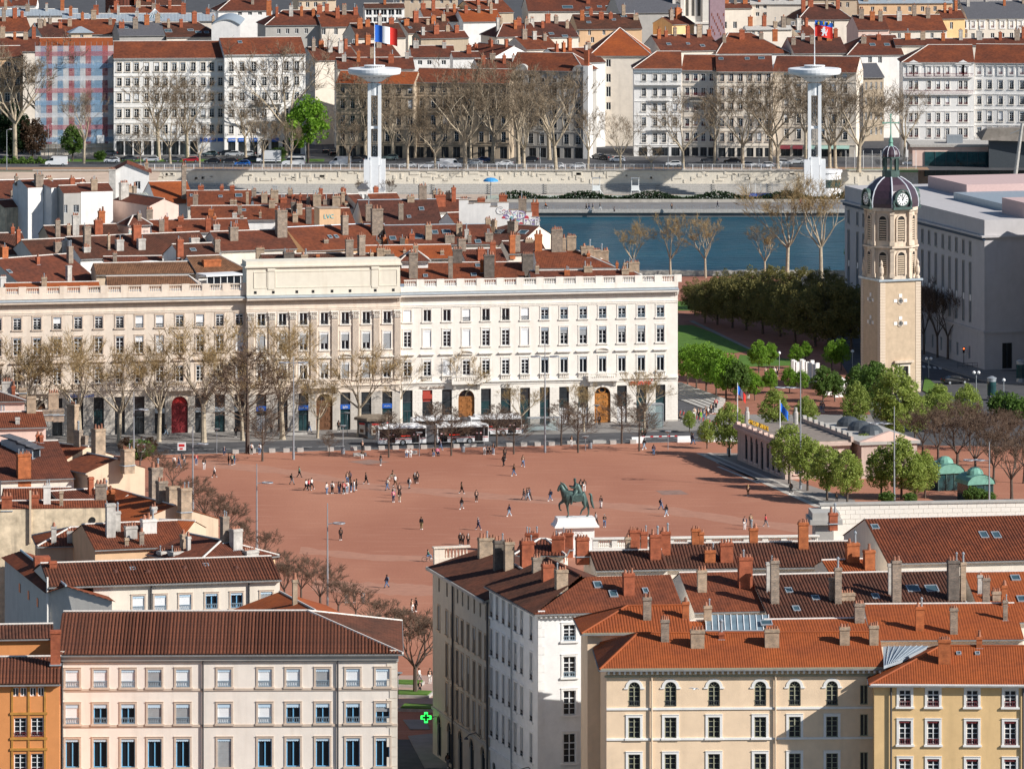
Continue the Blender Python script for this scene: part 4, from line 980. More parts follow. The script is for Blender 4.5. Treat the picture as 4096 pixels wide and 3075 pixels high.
# ------------------------------------------------------------ the block of old houses between the palace and the river
M,RD,O,T,K,P,W=BR_MIX,BR_RED,BR_ORG,BR_TAN,BR_DARK,PLAST,PLASTW
def cc(x0,y0,s,lst):
    out=[]
    for c in lst: out.append((x0+c[0]/s,y0+c[1]/s+6,y0+c[2]/s,c[3]/s,*c[4:]))
    chims(out)
rows_mid=[
 # key,label,x0,x1,y0,y1,ye,zr,tile,wall,extra
 ('b1','broad flat-tiled red roof at the far left behind the palace balustrade',-30,268,1037,1015,1152,24,T_RED,W_CREAM,dict(amp=.015)),
 ('b1b','low orange roof strip just behind the left palace balustrade',20,392,1133,1126,1165,21.2,T_ORANGE,W_CREAM,dict(amp=.015)),
 ('b2','tan tiled roof in front of the glass vault behind the palace',426,800,1106,1102,1152,22.5,T_TAN,W_CREAM,dict(hipR=2)),
 ('b3','tan tiled roof behind the glass vault',375,790,1054,1046,1092,23.2,T_TAN,W_BEIGE,{}),
 ('b4','tan hipped roof over a glazed terrace left of the attic',748,965,1026,1018,1096,24.0,T_TAN,W_WHITE,dict(hipR=4)),
 ('b5','brown canal-tiled roof at the left edge with a lone red chimney',-30,85,934,931,1015,24.5,T_BROWN,W_CREAM,{}),
 ('b5b','brown canal-tiled roof with a mortared ridge left of the paired grey chimneys',87,264,961,953,1030,24.0,T_BROWN,W_CREAM,{}),
 ('b6','long brown canal-tiled roof with many chimneys behind the tan roofs',266,795,949,928,1022,24.6,T_BROWN,W_WHITE,{}),
 ('b6b','small brown gabled roof below the long canal-tiled roof',478,610,986,984,1034,22.6,T_BROWN,W_CREAM,dict(hipL=2)),
 ('b6c','narrow brown roof strip beside the white gable behind the tan roof',415,645,1027,1024,1050,22.2,T_RED,W_CREAM,{}),
 ('b6d','brown roof with white sloping parapet left of the orange terrace roof',690,845,978,972,1030,24.2,T_BROWN,W_WHITE,{}),
 ('b7','dark brown canal-tiled roof with tan gable below the white party walls',176,462,904,896,947,24.6,T_BROWN,W_TAN,{}),
 ('b9','rust red roof right of the graffitied roof hut',600,985,880,874,926,24.8,T_RUST,W_WHITE,dict(amp=.015)),
 ('b10','wide flat-tiled red roof with a white-jointed chimney behind the attic',842,1140,927,917,995,25,T_RED,W_CREAM,dict(amp=.015)),
 ('b10b','wide russet roof with white ridge flashing behind the attic',1142,1445,910,896,993,25.2,T_RUST,W_PEACH,dict(amp=.015,ridge=ZINC)),
 ('b11','rust red flat-tiled roof with tall paired chimneys at its right end',765,1106,824,822,876,25.3,T_RUST,W_WHITE,dict(amp=.015)),
 ('b12','orange red flat-tiled roof with a large skylight near the river wall',747,1012,763,761,822,25.3,T_RUST,W_CREAM,dict(amp=.015)),
 ('b13','clean orange roof right of the tall white gable house',596,745,727,724,811,26.5,T_ORANGE,W_WHITE,dict(amp=.015)),
 ('b15','red flat-tiled roof at the far left with a white ridge parapet',-30,178,722,717,800,27.5,T_RED,W_WHITE,dict(amp=.015,ridge=W_WHITE)),
 ('b15b','red roof behind the blank white party walls',180,335,719,715,786,27.5,T_RED,W_WHITE,dict(amp=.015,ridge=W_WHITE)),
 ('b16','dark red roof with a zinc-edged right end behind the attic',1432,1742,801,797,900,25.6,T_DARK,W_CREAM,dict(amp=.015,ridge=ZINC)),
 ('b17','russet roof slope carrying a tall pale brick chimney with blue graffiti',1392,1536,899,896,985,25,T_RUST,W_CREAM,dict(amp=.015,ridge=ZINC)),
 ('b18','dark red roof with a row of skylights below the graffitied stepped wall',1538,1955,902,896,975,25,T_RED,W_CREAM,dict(amp=.015,ridge=ZINC)),
 ('b19','bright orange roof strip behind the right end of the attic',1455,1800,983,978,1032,24.2,T_ORANGE,W_CREAM,dict(amp=.015)),
 ('b20','long russet roof directly behind the right balustrade',1596,2088,1052,1048,1128,22.8,T_RUST,W_CREAM,dict(amp=.015)),
 ('b21','red canal-tiled roof between the grey brick chimneys',1842,2000,998,994,1050,24.2,T_RED,W_CREAM,{}),
 ('b22','canal-tiled roof leaning against the white stepped wall',1790,1957,852,846,896,25.6,T_RUST,W_WHITE,{}),
 ('b23','dark canal-tiled roof with two skylights right of the stepped wall',1957,2156,893,905,975,24.6,T_DARK,W_CREAM,{}),
 ('b23b','dark red roof behind the orange and brown chimney pair',2010,2160,966,962,1010,24.4,T_DARK,W_CREAM,{}),
 ('b24','clean red hipped roof nearest the river at the right',2137,2440,1000,997,1068,24.4,T_RUST,W_WHITE,dict(amp=.02,hipR=6.2)),
 ('b25','low red roof strip behind the right end of the balustrade',2120,2565,1083,1078,1108,21.8,T_RED,W_CREAM,dict(amp=.02,hipR=2)),
 ('b26','small red roof below the square white lantern dormer',1390,1432,778,776,830,25.5,T_RED,W_CREAM,dict(amp=.015)),
 ('b27','low red roof beside the pylon foot',1470,1585,775,772,800,25.3,T_RUST,W_WHITE,dict(amp=.015)),
 ('b28','rust roof between crowded chimneys near the blue parasol',1590,1840,800,796,845,24.8,T_RED,W_WHITE,dict(amp=.02)),
 ('b29','red roof patch among crowded chimneys above the peach graffiti hut',1100,1395,838,832,905,24.6,T_RUST,W_PEACH,dict(amp=.02)),
 ('b30','red roof far back among chimney tops beside the river wall',1012,1400,779,775,830,25.4,T_RED,W_WHITE,dict(amp=.02)),
 ('b31','dark brown tiled strip right behind the attic with graffitied chimney',1045,1400,1018,1012,1060,24.8,T_BROWN,W_PEACH,{}),
 ('b32','brown roof patch right of the orange wide chimney block',1395,1480,1018,1014,1075,23.8,T_BROWN,W_CREAM,{}),
]
for k,lab,x0,x1,y0,y1,ye,zr,tm,wm,ex in rows_mid: row(k,lab,x0,x1,y0,y1,ye,zr,tm,wm,**ex)
# tall blank party walls and the gable house at the upper left
def slab_house(key,label,x0,x1,y0,y1,ze,wall,depth=8,wins=(),roofm=T_RED,rise=1.2,**k):
    B=front(key,label,x0,x1,y0,y1,ze,wall,depth,name='house',cat='house')
    for (a,b,c,d) in wins: 
        u=B.u((a+c)/2); B.win('F',u,B.z((a+c)/2,d),(c-a)/ppm(B.p0.y),B.z((a+c)/2,b)-B.z((a+c)/2,d),fr='FRG',mull='grid',sur=None)
    B.roof(roofm,ze+rise,depth*.5,ov=0.02,soffit=False,gutter=None,amp=.02,**k); B.finish(); return B
slab_house('w1','cream blank-walled house with weathered top at the left edge',20,106,832,826,25.0,W_DIRTY,6)
slab_house('w2','tall white blank party wall left of the tall brick flue',112,172,752,750,29.0,W_WHITE,9)
slab_house('w2b','white blank party wall right of the tall brick flue',206,255,752,748,29.0,W_WHITE,9)
slab_house('w3','grey-white recessed house front with two dark windows between party walls',255,322,774,772,28.2,W_GREY,6,wins=((256,820,270,852),(293,820,316,850)))
slab_house('w4','broad white blank party wall above the red chimneys',324,452,768,765,28.2,W_WHITE,9)
slab_house('w5','pink rendered lower house with slanting roof under the tall white gable',452,598,800,824,26.0,W_PINK,6)
B=front('w6','small white lean-to under the pale corrugated roof',556,610,803,800,26.0,W_WHITE,4,name='house',cat='house')
B.win('F',B.u(566),B.z(566,815),.5,.8,fr='FRW',mull='plain'); B.roof(mat('corrugated grey tin',(0.30,0.31,0.28),.6,nz=.2),27.2,2.2,sp=.5,amp=.1,back=False,ridge=None); B.finish()
# gable house (ridge runs away from us)
g0=PZ(445,780,21.5); Bg=Bld('house','tall white gabled house with roof facing sideways at the upper left',PX(445,690,g0.y),0.06,(596-445)/ppm(g0.y),9,H-(690-YH)*g0.y/FPX,W_WHITE,0,'house','gh')
apex=H-(656-YH)*g0.y/FPX; xa=(508-445)/ppm(g0.y); xl=-(445-412)/ppm(g0.y)
Bg.gables.append([(0,0,Bg.ze),(Bg.W,0,Bg.ze),(xa,0,apex)]); Bg.gables.append([(Bg.W,9,Bg.ze),(0,9,Bg.ze),(xa,9,apex)])
Bg.win('F',Bg.u(551),Bg.z(551,757),1.05,1.55,fr='FRW',mull='plain'); Bg.finish()
put('roof',tile_mesh('roof',[[(Bg.W+.5,-.4,Bg.ze-.2),(Bg.W+.5,9.3,Bg.ze-.2),(xa,9.3,apex+.05),(xa,-.4,apex+.05)],[(-.5,9.3,Bg.ze-.2),(-.5,-.4,Bg.ze-.2),(xa,-.4,apex+.05),(xa,9.3,apex+.05)]],T_RED,.3,.04),Bg.root)
chimney(Bg,Vector((.2,-.6,10)),1.3,1.0,apex-1.0,PLAST,4,zb=14); chimney(Bg,Vector((Bg.W-.5,4,Bg.ze)),.7,.7,Bg.ze+1.6,BR_TAN,1)
B=BLDS['b13']
for x0,x1,y0,y1 in ((620,636,852,878),(683,702,852,876)): pass
# roof hut with graffiti, white pop-up, lantern, stepped wall, glass vault, glazed terrace
Bh=front('hut','small hip-roofed roof hut with graffitied pale walls',515,600,897,893,24.8,W_PINK,3.8,name='roof_hut',cat='hut',zg=18)
Bh.roof(T_RED,26.2,1.9,hipL=1.8,hipR=1.8,ov=.35); Bh.finish()
TUR=mat('graffiti turquoise',(0.10,0.45,0.50),.7,nz=.1); GRY=mat('graffiti grey',(0.30,0.28,0.27),.8,nz=.1); GWH=mat('graffiti white',(0.75,0.75,0.76),.7,nz=.1); GPU=mat('graffiti violet',(0.28,0.22,0.42),.8,nz=.2); GRE=mat('graffiti red',(0.5,0.06,0.08),.8,nz=.1); GYE=mat('graffiti amber',(0.65,0.27,0.02),.7,nz=.15); GBL=mat('graffiti navy',(0.03,0.05,0.15),.7,nz=.1)
lettering(Bh.root,'1312',(Bh.u(582),-.03,Bh.z(582,926)),.6,GRY); lettering(Bh.root,'ETERN',(Bh.u(583),-.03,Bh.z(583,909)),.5,GRY); lettering(Bh.root,'ZO',(Bh.u(524),-.03,Bh.z(524,928)),.75,TUR)
Bp=front('pop','white roof pop-up under a small hipped red roof behind the balustrade',1606,1712,1037,1036,23.6,W_WHITE,3.5,name='roof_hut',cat='hut',zg=16); Bp.roof(T_RED,24.9,1.75,hipL=1.7,hipR=1.7,amp=.02); Bp.finish()
Bl=front('lan','square white lantern dormer with pointed zinc cap near the pylon',1434,1471,757,757,26.2,W_WHITE,1.8,name='roof_lantern',cat='dormer',zg=20)
for q in (.45,1.25): Bl.win('F',q,5.0-.9,.5,1.1,fr='FRW',mull='plain')
Bl.finish(); mb=MB(); hw=Bl.W/2; mb.add([(-.35,-.35,0),(Bl.W+.35,-.35,0),(Bl.W+.35,2.15,0),(-.35,2.15,0),(hw-.35,.55,1.0),(hw+.35,.55,1.0),(hw+.35,1.25,1.0),(hw-.35,1.25,1.0)],[(0,1,5,4),(1,2,6,5),(2,3,7,6),(3,0,4,7),(4,5,6,7),(3,2,1,0)]); put('roof',mb,Bl.root,(0,0,6.2),m=SLATE)
# stepped wall
D0=24300*95.5/(900-YH); s0=ppm(D0)
prof=[(1836,800),(1874,800),(1874,815),(1895,815),(1895,812),(1962,812),(1962,827),(1990,827),(1990,810),(2035,810),(2035,840),(2075,840),(2075,855),(2105,855),(2105,848),(2128,848),(2128,868),(2158,868)]
pts=[((x-1836)/s0,H-(y-YH)*D0/FPX) for x,y in prof]; sw=thing('stepped_wall','white stepped party wall covered with graffiti beside the river','wall',((1836-2048)/FPX*D0,D0,0))
mb=MB()
for i in range(0,len(pts)-1,2): mb.box(pts[i][0],pts[i+1][0],0,.5,10,pts[i][1])
put('wall',mb,sw,m=W_WHITE)
mb=MB()
for i in range(0,len(pts)-1,2): mb.box(pts[i][0]-.02,pts[i+1][0]+.05,-.06,.56,pts[i][1]+.002,pts[i][1]+.12)
put('coping',mb,sw,m=CAPM)
zz=lambda y:H-(y-YH)*D0/FPX
for s,x,y,sz,m1,m2 in (('G',1997,845,1.9,GRY,GWH),('SYD',2062,862,2.0,GPU,GWH),('EYP',2125,890,1.9,GRY,GWH),('GA',2025,850,1.2,GRE,GWH)):
    lettering(sw,s,((x-1836)/s0,-.02,zz(y)),sz*1.12,m1,depth=.01); lettering(sw,s,((x-1836)/s0,-.05,zz(y)),sz*.95,m2,depth=.01)
for i in range(34):
    x=rp.uniform(2000,2155); y=rp.uniform(875,915)-(2155-x)*.25
    if y<850: continue
    mb=MB(); a=rp.uniform(.2,.5); mb.lathe([(a,0),(a*.9,.02)],7); mb.xform(Matrix.Rotation(R(90),4,'X')@Matrix.Diagonal((1,rp.uniform(.4,1),1,1))); put('graffiti_patch',mb,sw,((x-1836)/s0,-.004-.0005*i,zz(y)),m=rp.choice((TUR,GPU,GRE,GRY,GPU)))
for x,w,n,m in ((1855,30,4,PLASTW),(1925,30,5,BR_RED),(2012,32,4,BR_RED),(2090,32,4,BR_MIX),(2140,30,2,BR_RED)):
    class Q: root=sw
    yt={1855:797,1925:796,2012:782,2090:795,2140:812}[x]; chimney(Q,Vector(((x-1836)/s0,.6,zz(yt)-2)),w/s0,.9,zz(yt),m,n,zb=zz(yt)-4,flash=False)
# glass vault
vv=thing('glass_vault','barrel-vaulted glass roof with white ribs in the palace courtyard','skylight',PZ(500,1104,20.5),PANG*.6)
L=(722-500)/ppm(PZ(500,1104,20.5).y)
GV=mat('vault glass',(0.16,0.22,0.26),.15,nz=.25,ns=.6,spec=.5)
mb=MB(); n=14; A=[(L/2-L/2*math.cos(math.pi*i/n),1.75*math.sin(math.pi*i/n)) for i in range(n+1)]
for i in range(n): mb.quad((A[i][0],0,A[i][1]),(A[i+1][0],0,A[i+1][1]),(A[i+1][0],8,A[i+1][1]),(A[i][0],8,A[i][1]))
mb.poly([(a,0.05,b) for a,b in A]); put('glazing',mb,vv,m=GV)
for k in range(11):
    mb=MB(); mb.tube([(a,k*.8,b+.05) for a,b in A],.06,4); put('rib',mb,vv,m=FRW)
mb=MB(); mb.box(-.3,L+.3,-.2,8.2,-1.5,0); put('curb',mb,vv,m=W_CREAM)
# glazed terrace under b4
gt=front('terr','glazed roof terrace with white posts under the tan hipped roof',828,962,1100,1094,21.9,W_WHITE,4,name='glazed_terrace',cat='terrace',zg=18)
mb=MB(); mb.quad((0,0,0),(gt.W,0,0),(gt.W,0,gt.ze-.3),(0,0,gt.ze-.3)); gt.part('glazing',mb,GLASS)
for i in range(6): mb=MB(); u=gt.W*i/5; mb.box(u-.06,u+.06,-.1,.02,0,gt.ze-.3); gt.part('post',mb,FRW)
mb=MB(); mb.box(-.3,gt.W+.3,-.4,4,gt.ze-.29,gt.ze); gt.part('canopy_edge',mb,FRW); mb=MB(); mb.box(-.1,gt.W+.1,-.15,-.101,1.0,1.1); gt.part('handrail',mb,FRW)
# peach graffiti hut
ph=front('ph','peach rendered roof hut with turquoise lettering',1278,1362,836,834,26.3,W_PEACH,4,name='roof_hut',cat='hut',zg=18)
mb=MB(); mb.box(-.1,ph.W+.1,-.1,4.1,ph.ze,ph.ze+.12); ph.part('flat_roof',mb,CAPM); ph.finish(); lettering(ph.root,'LVC',(ph.u(1315),-.04,ph.z(1315,867)),1.1,TUR)
for k in ('b13',):
    B=BLDS[k]
for x0,x1 in ((620,636),(683,702)):
    B=BLDS['b13']; u=B.u((x0+x1)/2); window(B.root,(u,-.2,B.z((x0+x1)/2,878)),0,(x1-x0)/ppm(B.p0.y),1.1,blind='BLIND',bf=.6 if x0<650 else .2,mull='plain')
cc(0,640,2.989,[(225,810,1040,50,RD,1),(65,1020,1180,90,O,4),(475,150,325,100,M,5),(200,170,260,40,M,1),(590,270,780,80,T,3,.6,'w2'),(465,720,850,85,T,3),(695,700,930,60,M,3),(825,755,905,45,T,2),(910,640,905,80,P,3),(1050,770,1060,85,M,4),(1185,700,895,100,RD,4),(1125,640,770,90,M,4),(1220,590,770,80,O,2),(1645,760,1020,105,RD,4),(1440,930,1090,95,P,4),(1700,920,1080,95,P,5),(1305,880,1075,30,T,1),(700,960,1115,85,M,4),(770,940,1110,60,P,3),(850,1010,1240,70,M,2),(1045,1020,1110,90,P,3),(1375,1090,1225,50,M,2),(835,1240,1450,65,P,0),(1245,1260,1510,60,M,1),(40,1370,1530,70,W,3),(530,1380,1525,65,T,3),(460,1140,1250,45,RD,1),(1435,250,480,110,P,4,.6,'w5'),(1505,290,520,85,T,3,.7,'w5'),(1590,290,530,45,M,1,.8,'w5'),(955,90,195,80,RD,3),(1130,210,370,80,T,4,.6,'w4'),(870,200,440,60,RD,2),(985,300,400,50,W,1,.8,'w4'),(145,345,450,30,M,1),(250,360,480,70,M,4),(30,510,560,60,T,0,.6,'w1'),(155,780,890,45,RD,1),(1355,560,640,30,RD,1),(1460,570,690,80,M,4),(1670,620,720,50,M,3),(1790,570,740,80,M,3),(1935,700,865,65,M,3),(1990,660,860,50,RD,2),(2165,660,740,70,RD,3),(2145,780,860,70,RD,5),(2160,930,1160,80,RD,3)])
cc(700,640,2.989,[(110,40,470,55,M,2),(245,390,550,65,M,2),(310,290,370,70,RD,4),(560,295,370,45,RD,2),(685,290,370,55,RD,3),(945,330,440,55,M,3),(1070,380,520,75,T,4),(1095,280,400,70,RD,3),(1190,340,520,95,T,4),(865,360,540,35,T,1),(680,455,540,45,T,3),(725,455,540,30,T,2),(775,520,650,50,M,3),(1160,460,580,75,T,4),(1300,430,520,80,RD,4),(1380,330,420,55,T,3),(1415,390,470,40,RD,1),(1500,400,500,30,RD,1),(1595,420,530,45,M,2),(1700,390,560,100,T,5),(1745,320,420,45,RD,3),(1810,450,540,80,M,3),(1930,410,560,100,T,4),(2010,360,530,45,T,1),(2015,320,420,60,RD,4),(2055,510,550,50,T,3),(430,570,680,65,O,4),(475,650,715,45,O,1),(400,680,850,65,RD,2),(715,610,705,55,P,3),(800,645,705,40,M,2),(1020,600,690,25,T,1),(1140,630,820,110,O,5),(1285,580,930,130,M,6),(720,740,800,80,RD,4),(710,780,970,105,M,3),(980,735,830,65,RD,2),(1175,860,1120,90,K,3),(1420,480,640,60,K,4),(1490,500,660,70,T,3),(1440,620,750,65,T,3),(1600,540,770,70,K,3),(2040,640,900,80,M,2),(2180,580,740,70,O,3),(320,780,900,110,RD,5),(245,910,1000,110,P,4),(70,940,1160,70,RD,3),(510,930,1110,70,M,4),(570,1015,1110,30,O,1),(765,1080,1190,55,RD,1),(855,970,1220,75,O,3),(930,1010,1225,55,M,2),(1020,1030,1225,100,T,5),(1365,1080,1215,130,K,5),(1550,1110,1215,85,T,2),(1740,910,1100,70,K,4),(1810,930,1000,60,M,3),(1815,1000,1110,85,M,1),(2090,930,1200,95,M,3),(2165,980,1110,60,RD,2),(1710,1110,1180,40,O,0),(500,750,840,80,P,2),(450,1170,1280,230,O,0,.35)])
cc(1400,700,1.7135,[(180,72,128,32,RD,3),(60,225,325,58,RD,4),(130,190,320,45,M,3),(190,220,415,80,M,3),(350,185,310,35,M,3),(418,135,190,50,T,4),(500,60,170,55,M,4),(600,95,170,60,T,5),(620,125,220,75,RD,3),(712,75,185,30,RD,1),(675,110,170,35,T,3),(770,85,175,50,K,4),(820,105,180,48,M,5),(85,400,555,48,M,3),(425,390,450,40,RD,3),(360,420,480,35,K,3),(388,425,478,25,O,1),(540,330,447,45,T,2),(685,400,470,68,M,4),(750,320,420,42,T,3),(798,275,330,42,RD,4),(800,360,440,28,P,1),(820,400,465,25,M,1),(770,425,525,55,M,4),(910,415,490,32,M,3),(955,385,460,55,M,5),(978,300,395,38,T,3),(947,285,340,35,T,3),(1103,305,400,62,M,4),(1115,400,540,40,O,2),(1150,400,530,38,M,3),(1230,430,465,60,T,4),(205,430,475,55,K,4),(240,415,480,25,O,1),(212,490,570,55,T,3),(255,500,570,50,T,3),(320,540,590,25,RD,1),(275,530,575,60,K,5),(150,520,560,25,T,2),(40,460,525,35,RD,0),(375,500,535,18,T,2),(435,520,712,62,M,2),(450,470,640,35,T,2),(690,545,708,32,M,0),(738,495,605,65,K,5),(632,505,545,25,T,2),(665,535,585,15,T,1),(900,495,590,50,RD,3),(905,575,670,25,O,2),(980,450,620,40,RD,3),(955,535,706,75,K,4),(1085,490,560,28,RD,0),(1055,480,525,30,P,1),(1220,530,690,80,K,6)])
cc(2000,700,1.7135,[(265,395,525,52,O,2),(328,360,510,42,K,3),(392,360,530,80,M,5),(440,420,525,28,T,1),(492,405,520,65,T,5),(570,435,525,95,T,8),(600,478,550,90,T,2),(665,500,575,50,T,4),(717,505,585,60,T,3),(607,525,565,22,O,1),(660,590,640,28,O,2),(760,595,650,20,O,2),(803,590,650,18,O,2),(805,575,640,65,T,5),(865,590,660,35,T,3),(920,585,665,75,T,7),(975,600,680,65,T,4),(860,630,685,52,T,3),(605,612,670,60,T,4),(460,640,690,38,O,3),(255,610,675,25,T,2)])
skylights([(96,988,14,.8),(37,1087,14,.9),(955,783,24,1.1),(882,787,12,.6),(767,783,10,.7),(975,842,14,.6),(1320,948,12,.8),(1345,947,12,.8),(1686,836,16,1.0),(1636,868,12,.7),(1571,954,22,1.1),(1672,948,38,1.3),(1740,930,20,1.1),(1785,928,30,1.2),(1998,928,28,1.2),(2092,930,36,1.2),(1912,967,20,1.0),(1702,1104,14,.7),(1895,1100,18,.7),(1912,1063,16,.8),(772,1000,20,.7),(850,945,26,1.0)])
# ------------------------------------------------------------ the quay houses beyond the river
ZF=1.6
rq=random.Random(11)
STL=dict(fr='FRW',mull='cross',sur='STONE2',sw=.16,rail='IRON',railh=.5)
def shops(B,xs,y0,y1,wp,m='SHOPF',arch=False):
    w=wp/ppm(B.p0.y)
    for x in xs: B.win('F',B.u(x),max(.05,B.z(x,y1)),w,B.z(x,y0)-max(.05,B.z(x,y1)),fr='DKMET',mull='plain',arch=arch,pane=m,sill=False)
def bands(B,ys,ref,m=None,proud=.14):
    for y in ys: 
        z=B.z(ref,y); mb=MB(); mb.box(0,B.W,-proud,0,z-.12,z+.1); B.part('string_course',mb,m or B.wall)
def quay(key,label,x0,x1,ye0,ye1,ze,yr,wall,tile,xs,rows,wp=19,depth=13,hipL=0,hipR=0,shop=None,sy=(560,634),swp=30,style=None,sp=.3,amp=.04,band=True,lit=True):
    B=front(key,label,x0,x1,ye0,ye1,ze,wall,depth,ZF)
    st=dict(STL); st.update(style or {})
    ref=(x0+x1)/2
    for x in xs:
        for j,(a,b) in enumerate(rows):
            s=dict(st)
            if rq.random()<.2: s.update(val='VALG',valh=.35)
            if rq.random()<.15: s.update(blind='BLIND',bf=rq.choice((.4,1)))
            B.win('F',B.u(x),B.z(ref,b),wp/ppm(B.p0.y),B.z(ref,a)-B.z(ref,b),**s)
    if shop: shops(B,shop,*sy,swp)
    # ridge from its pixel row
    lo,hi=1.0,depth
    D=B.world(B.W/2,0,0).y; tn=math.tan(R(27))
    for _ in range(40):
        w_=(lo+hi)/2; y=YH+FPX*(H-ze-w_*tn)/(D+w_*math.cos(B.ang))
        if y>yr: lo=w_
        else: hi=w_
    B.roof(tile,ze+w_*tn,w_,hipL,hipR,sp=sp,amp=amp)
    if band:
        for a,b in rows[1:]+([sy] if shop else []): bands(B,[a-9],ref)
        mb=MB(); mb.box(-.05,B.W+.05,-.45,0,B.ze-.55,B.ze-.2); B.part('cornice',mb,wall)
    B.finish(); return B
c1=[477,511,546,586.5,627,661,697,732,773,812.6,847,881.5]
R5=[(251,286),(312,344),(373,406),(436,470),(500,536)]
Q2=quay('q2','long white quay house behind bare trees with blue shop signs at right',455,896,231,229,26.9,165,W_WHITE,T_RUST,c1,R5,shop=[480,515,550,590,630,665,700,735,775],sy=(565,628),amp=.02,style=dict(sur='W_CREAM'))
Q3=quay('q3','pale quay house with balconies left of the vivid green tree',898,1222,217,213,27.8,150,W_WHITE,T_RUST,[925,968.5,1015,1057,1101.5,1145,1187],[(247,285),(308,343),(370,403),(436,468),(502,534)],shop=[927,968,1015,1060,1100,1145,1188],sy=(560,632),amp=.02)
BSG=mat('shop sign blue',(0.02,0.12,0.5),.5,nz=.05)
for i,(x,s,B) in enumerate(((815,'',Q2),(850,'e. Bellon',Q2),(885,'',Q2),(927,'COREP',Q3),(968,'photocop',Q3),(1015,'sumo',Q3),(1100,'',Q3))):
    u=B.u(x); z=B.z(x,560); mb=MB(); mb.box(u-.95,u+.95,-.22,-.02,z-.45,z+.5); o=B.part('shop_sign',mb,BSG)
    if s: lettering(B.root,s,(u,-.25,z),.62 if len(s)<6 else .42,FRW)
for y,x0,x1 in ((414,1010,1130),(482,1000,1135)):
    u0,u1=Q3.u(x0),Q3.u(x1); z=Q3.z(1070,y); mb=MB(); mb.box(u0,u1,-1.0,0,z-.2,z); o=Q3.part('balcony',mb,Q3.wall)
    mb=MB(); mb.box(u0,u1,-1.0,-.95,z+.9,z+.97)
    for i in range(int((u1-u0)/.25)): mb.box(u0+i*.25,u0+i*.25+.05,-1.0,-.95,z,z+.9)
    put('railing',mb,o,m=IRON)
quay('q0','orange quay house half hidden by trees at the far left',-40,92,228,226,26.5,185,W_PEACH,T_RED,[-10,30,68],R5,shop=[0,40],style=dict(sur='W_CREAM'))
quay('q3b','peach house set back in the side street beside the green tree',1224,1345,300,296,19.3,262,W_PEACH,T_RED,[1240,1270,1300,1328],[(318,352),(380,412),(440,472),(500,534)],depth=10)
shade=dict(sur='W_TAN',fr='FRG')  # dark tan and grey also stand in for shade on these fronts
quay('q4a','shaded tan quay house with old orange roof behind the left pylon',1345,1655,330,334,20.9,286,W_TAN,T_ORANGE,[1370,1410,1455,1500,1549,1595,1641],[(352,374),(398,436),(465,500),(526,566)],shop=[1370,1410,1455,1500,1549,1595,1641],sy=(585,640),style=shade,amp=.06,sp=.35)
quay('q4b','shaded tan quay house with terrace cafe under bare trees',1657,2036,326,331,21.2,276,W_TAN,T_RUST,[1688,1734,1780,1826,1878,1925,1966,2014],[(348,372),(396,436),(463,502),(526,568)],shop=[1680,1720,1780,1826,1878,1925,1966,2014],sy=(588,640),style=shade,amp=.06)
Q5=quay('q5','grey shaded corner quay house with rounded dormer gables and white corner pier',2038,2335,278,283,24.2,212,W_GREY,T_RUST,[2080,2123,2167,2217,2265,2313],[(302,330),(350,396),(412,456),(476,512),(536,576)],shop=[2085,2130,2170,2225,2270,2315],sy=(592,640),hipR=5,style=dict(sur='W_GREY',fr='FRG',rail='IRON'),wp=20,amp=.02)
mb=MB(); mb.box(Q5.W-.02,Q5.W+1.3,-.5,4,0,Q5.ze+1.2); Q5.part('corner_pier',mb,W_WHITE); mb=MB(); mb.box(Q5.W+.05,Q5.W+1.2,0,1.2,Q5.ze+1.2,Q5.ze+5.2); Q5.part('corner_chimney',mb,BR_RED)
for x in (2087,2315):
    u=Q5.u(x); A=arc(3.2,1.6,Q5.ze-.2); mb=MB(); mb.xz([(a+u,b) for a,b in A]+[(u-1.6,Q5.ze-2),(u+1.6,Q5.ze-2)],-.35,1.5); Q5.part('rounded_gable',mb,W_GREY)
q6=row('q6','cream corner house with a big orange hipped roof behind the quay',2358,2600,112,112,222,32,T_ORANGE,W_CREAM,zg=ZF,hipL=8,hipR=8,amp=.02,wins=[([2368,2434],[(238,268),(296,330),(347,388),(410,440)],19),],name='building',cat='building',finish=False)
q6.finish()
q6b=front('q6b','low cream street wing with red roof between the two corner houses',2398,2484,432,436,11.2,W_CREAM,30,ZF); q6b.grid([2408,2420,2433,2447,2462,2475],[(440,470),(500,530),(555,585)],wp=8,mull='plain',sur=None); q6b.roof(T_RUST,13.9,8); q6b.finish()
Q7=quay('q7','white corner quay house with zinc attic band and wrought iron balconies',2536,2726,272,272,24.4,206,W_WHITE,T_RUST,[2575.6,2620.5,2656,2700],[(298,324),(353,385),(414,445),(470,504),(533,570)],shop=[2572,2626,2658,2702],sy=(590,640),swp=34,hipL=6,wp=17,amp=.02,depth=14)
mb=MB(); mb.box(-.3,Q7.W+.1,-.3,0,Q7.ze-1.25,Q7.ze-.15); Q7.part('zinc_band',mb,ZINC)
for k in range(22): mb=MB(); u=Q7.W*k/21; mb.box(u-.04,u+.04,-.36,-.301,Q7.ze-1.25,Q7.ze-.2); Q7.part('zinc_seam',mb,ZINC)
def balcony(B,x0,x1,y,d=.9,m=IRON):
    u0,u1=B.u(x0),B.u(x1); z=B.z((x0+x1)/2,y); mb=MB(); mb.box(u0,u1,-d,-.0,z-.2,z-.02); o=B.part('balcony',mb,B.wall)
    mb=MB(); mb.box(u0,u1,-d,-d+.05,z+.85,z+.93)
    for i in range(int((u1-u0)/.22)): mb.box(u0+i*.22,u0+i*.22+.05,-d,-d+.05,z-.02,z+.85)
    put('railing',mb,o,m=m)
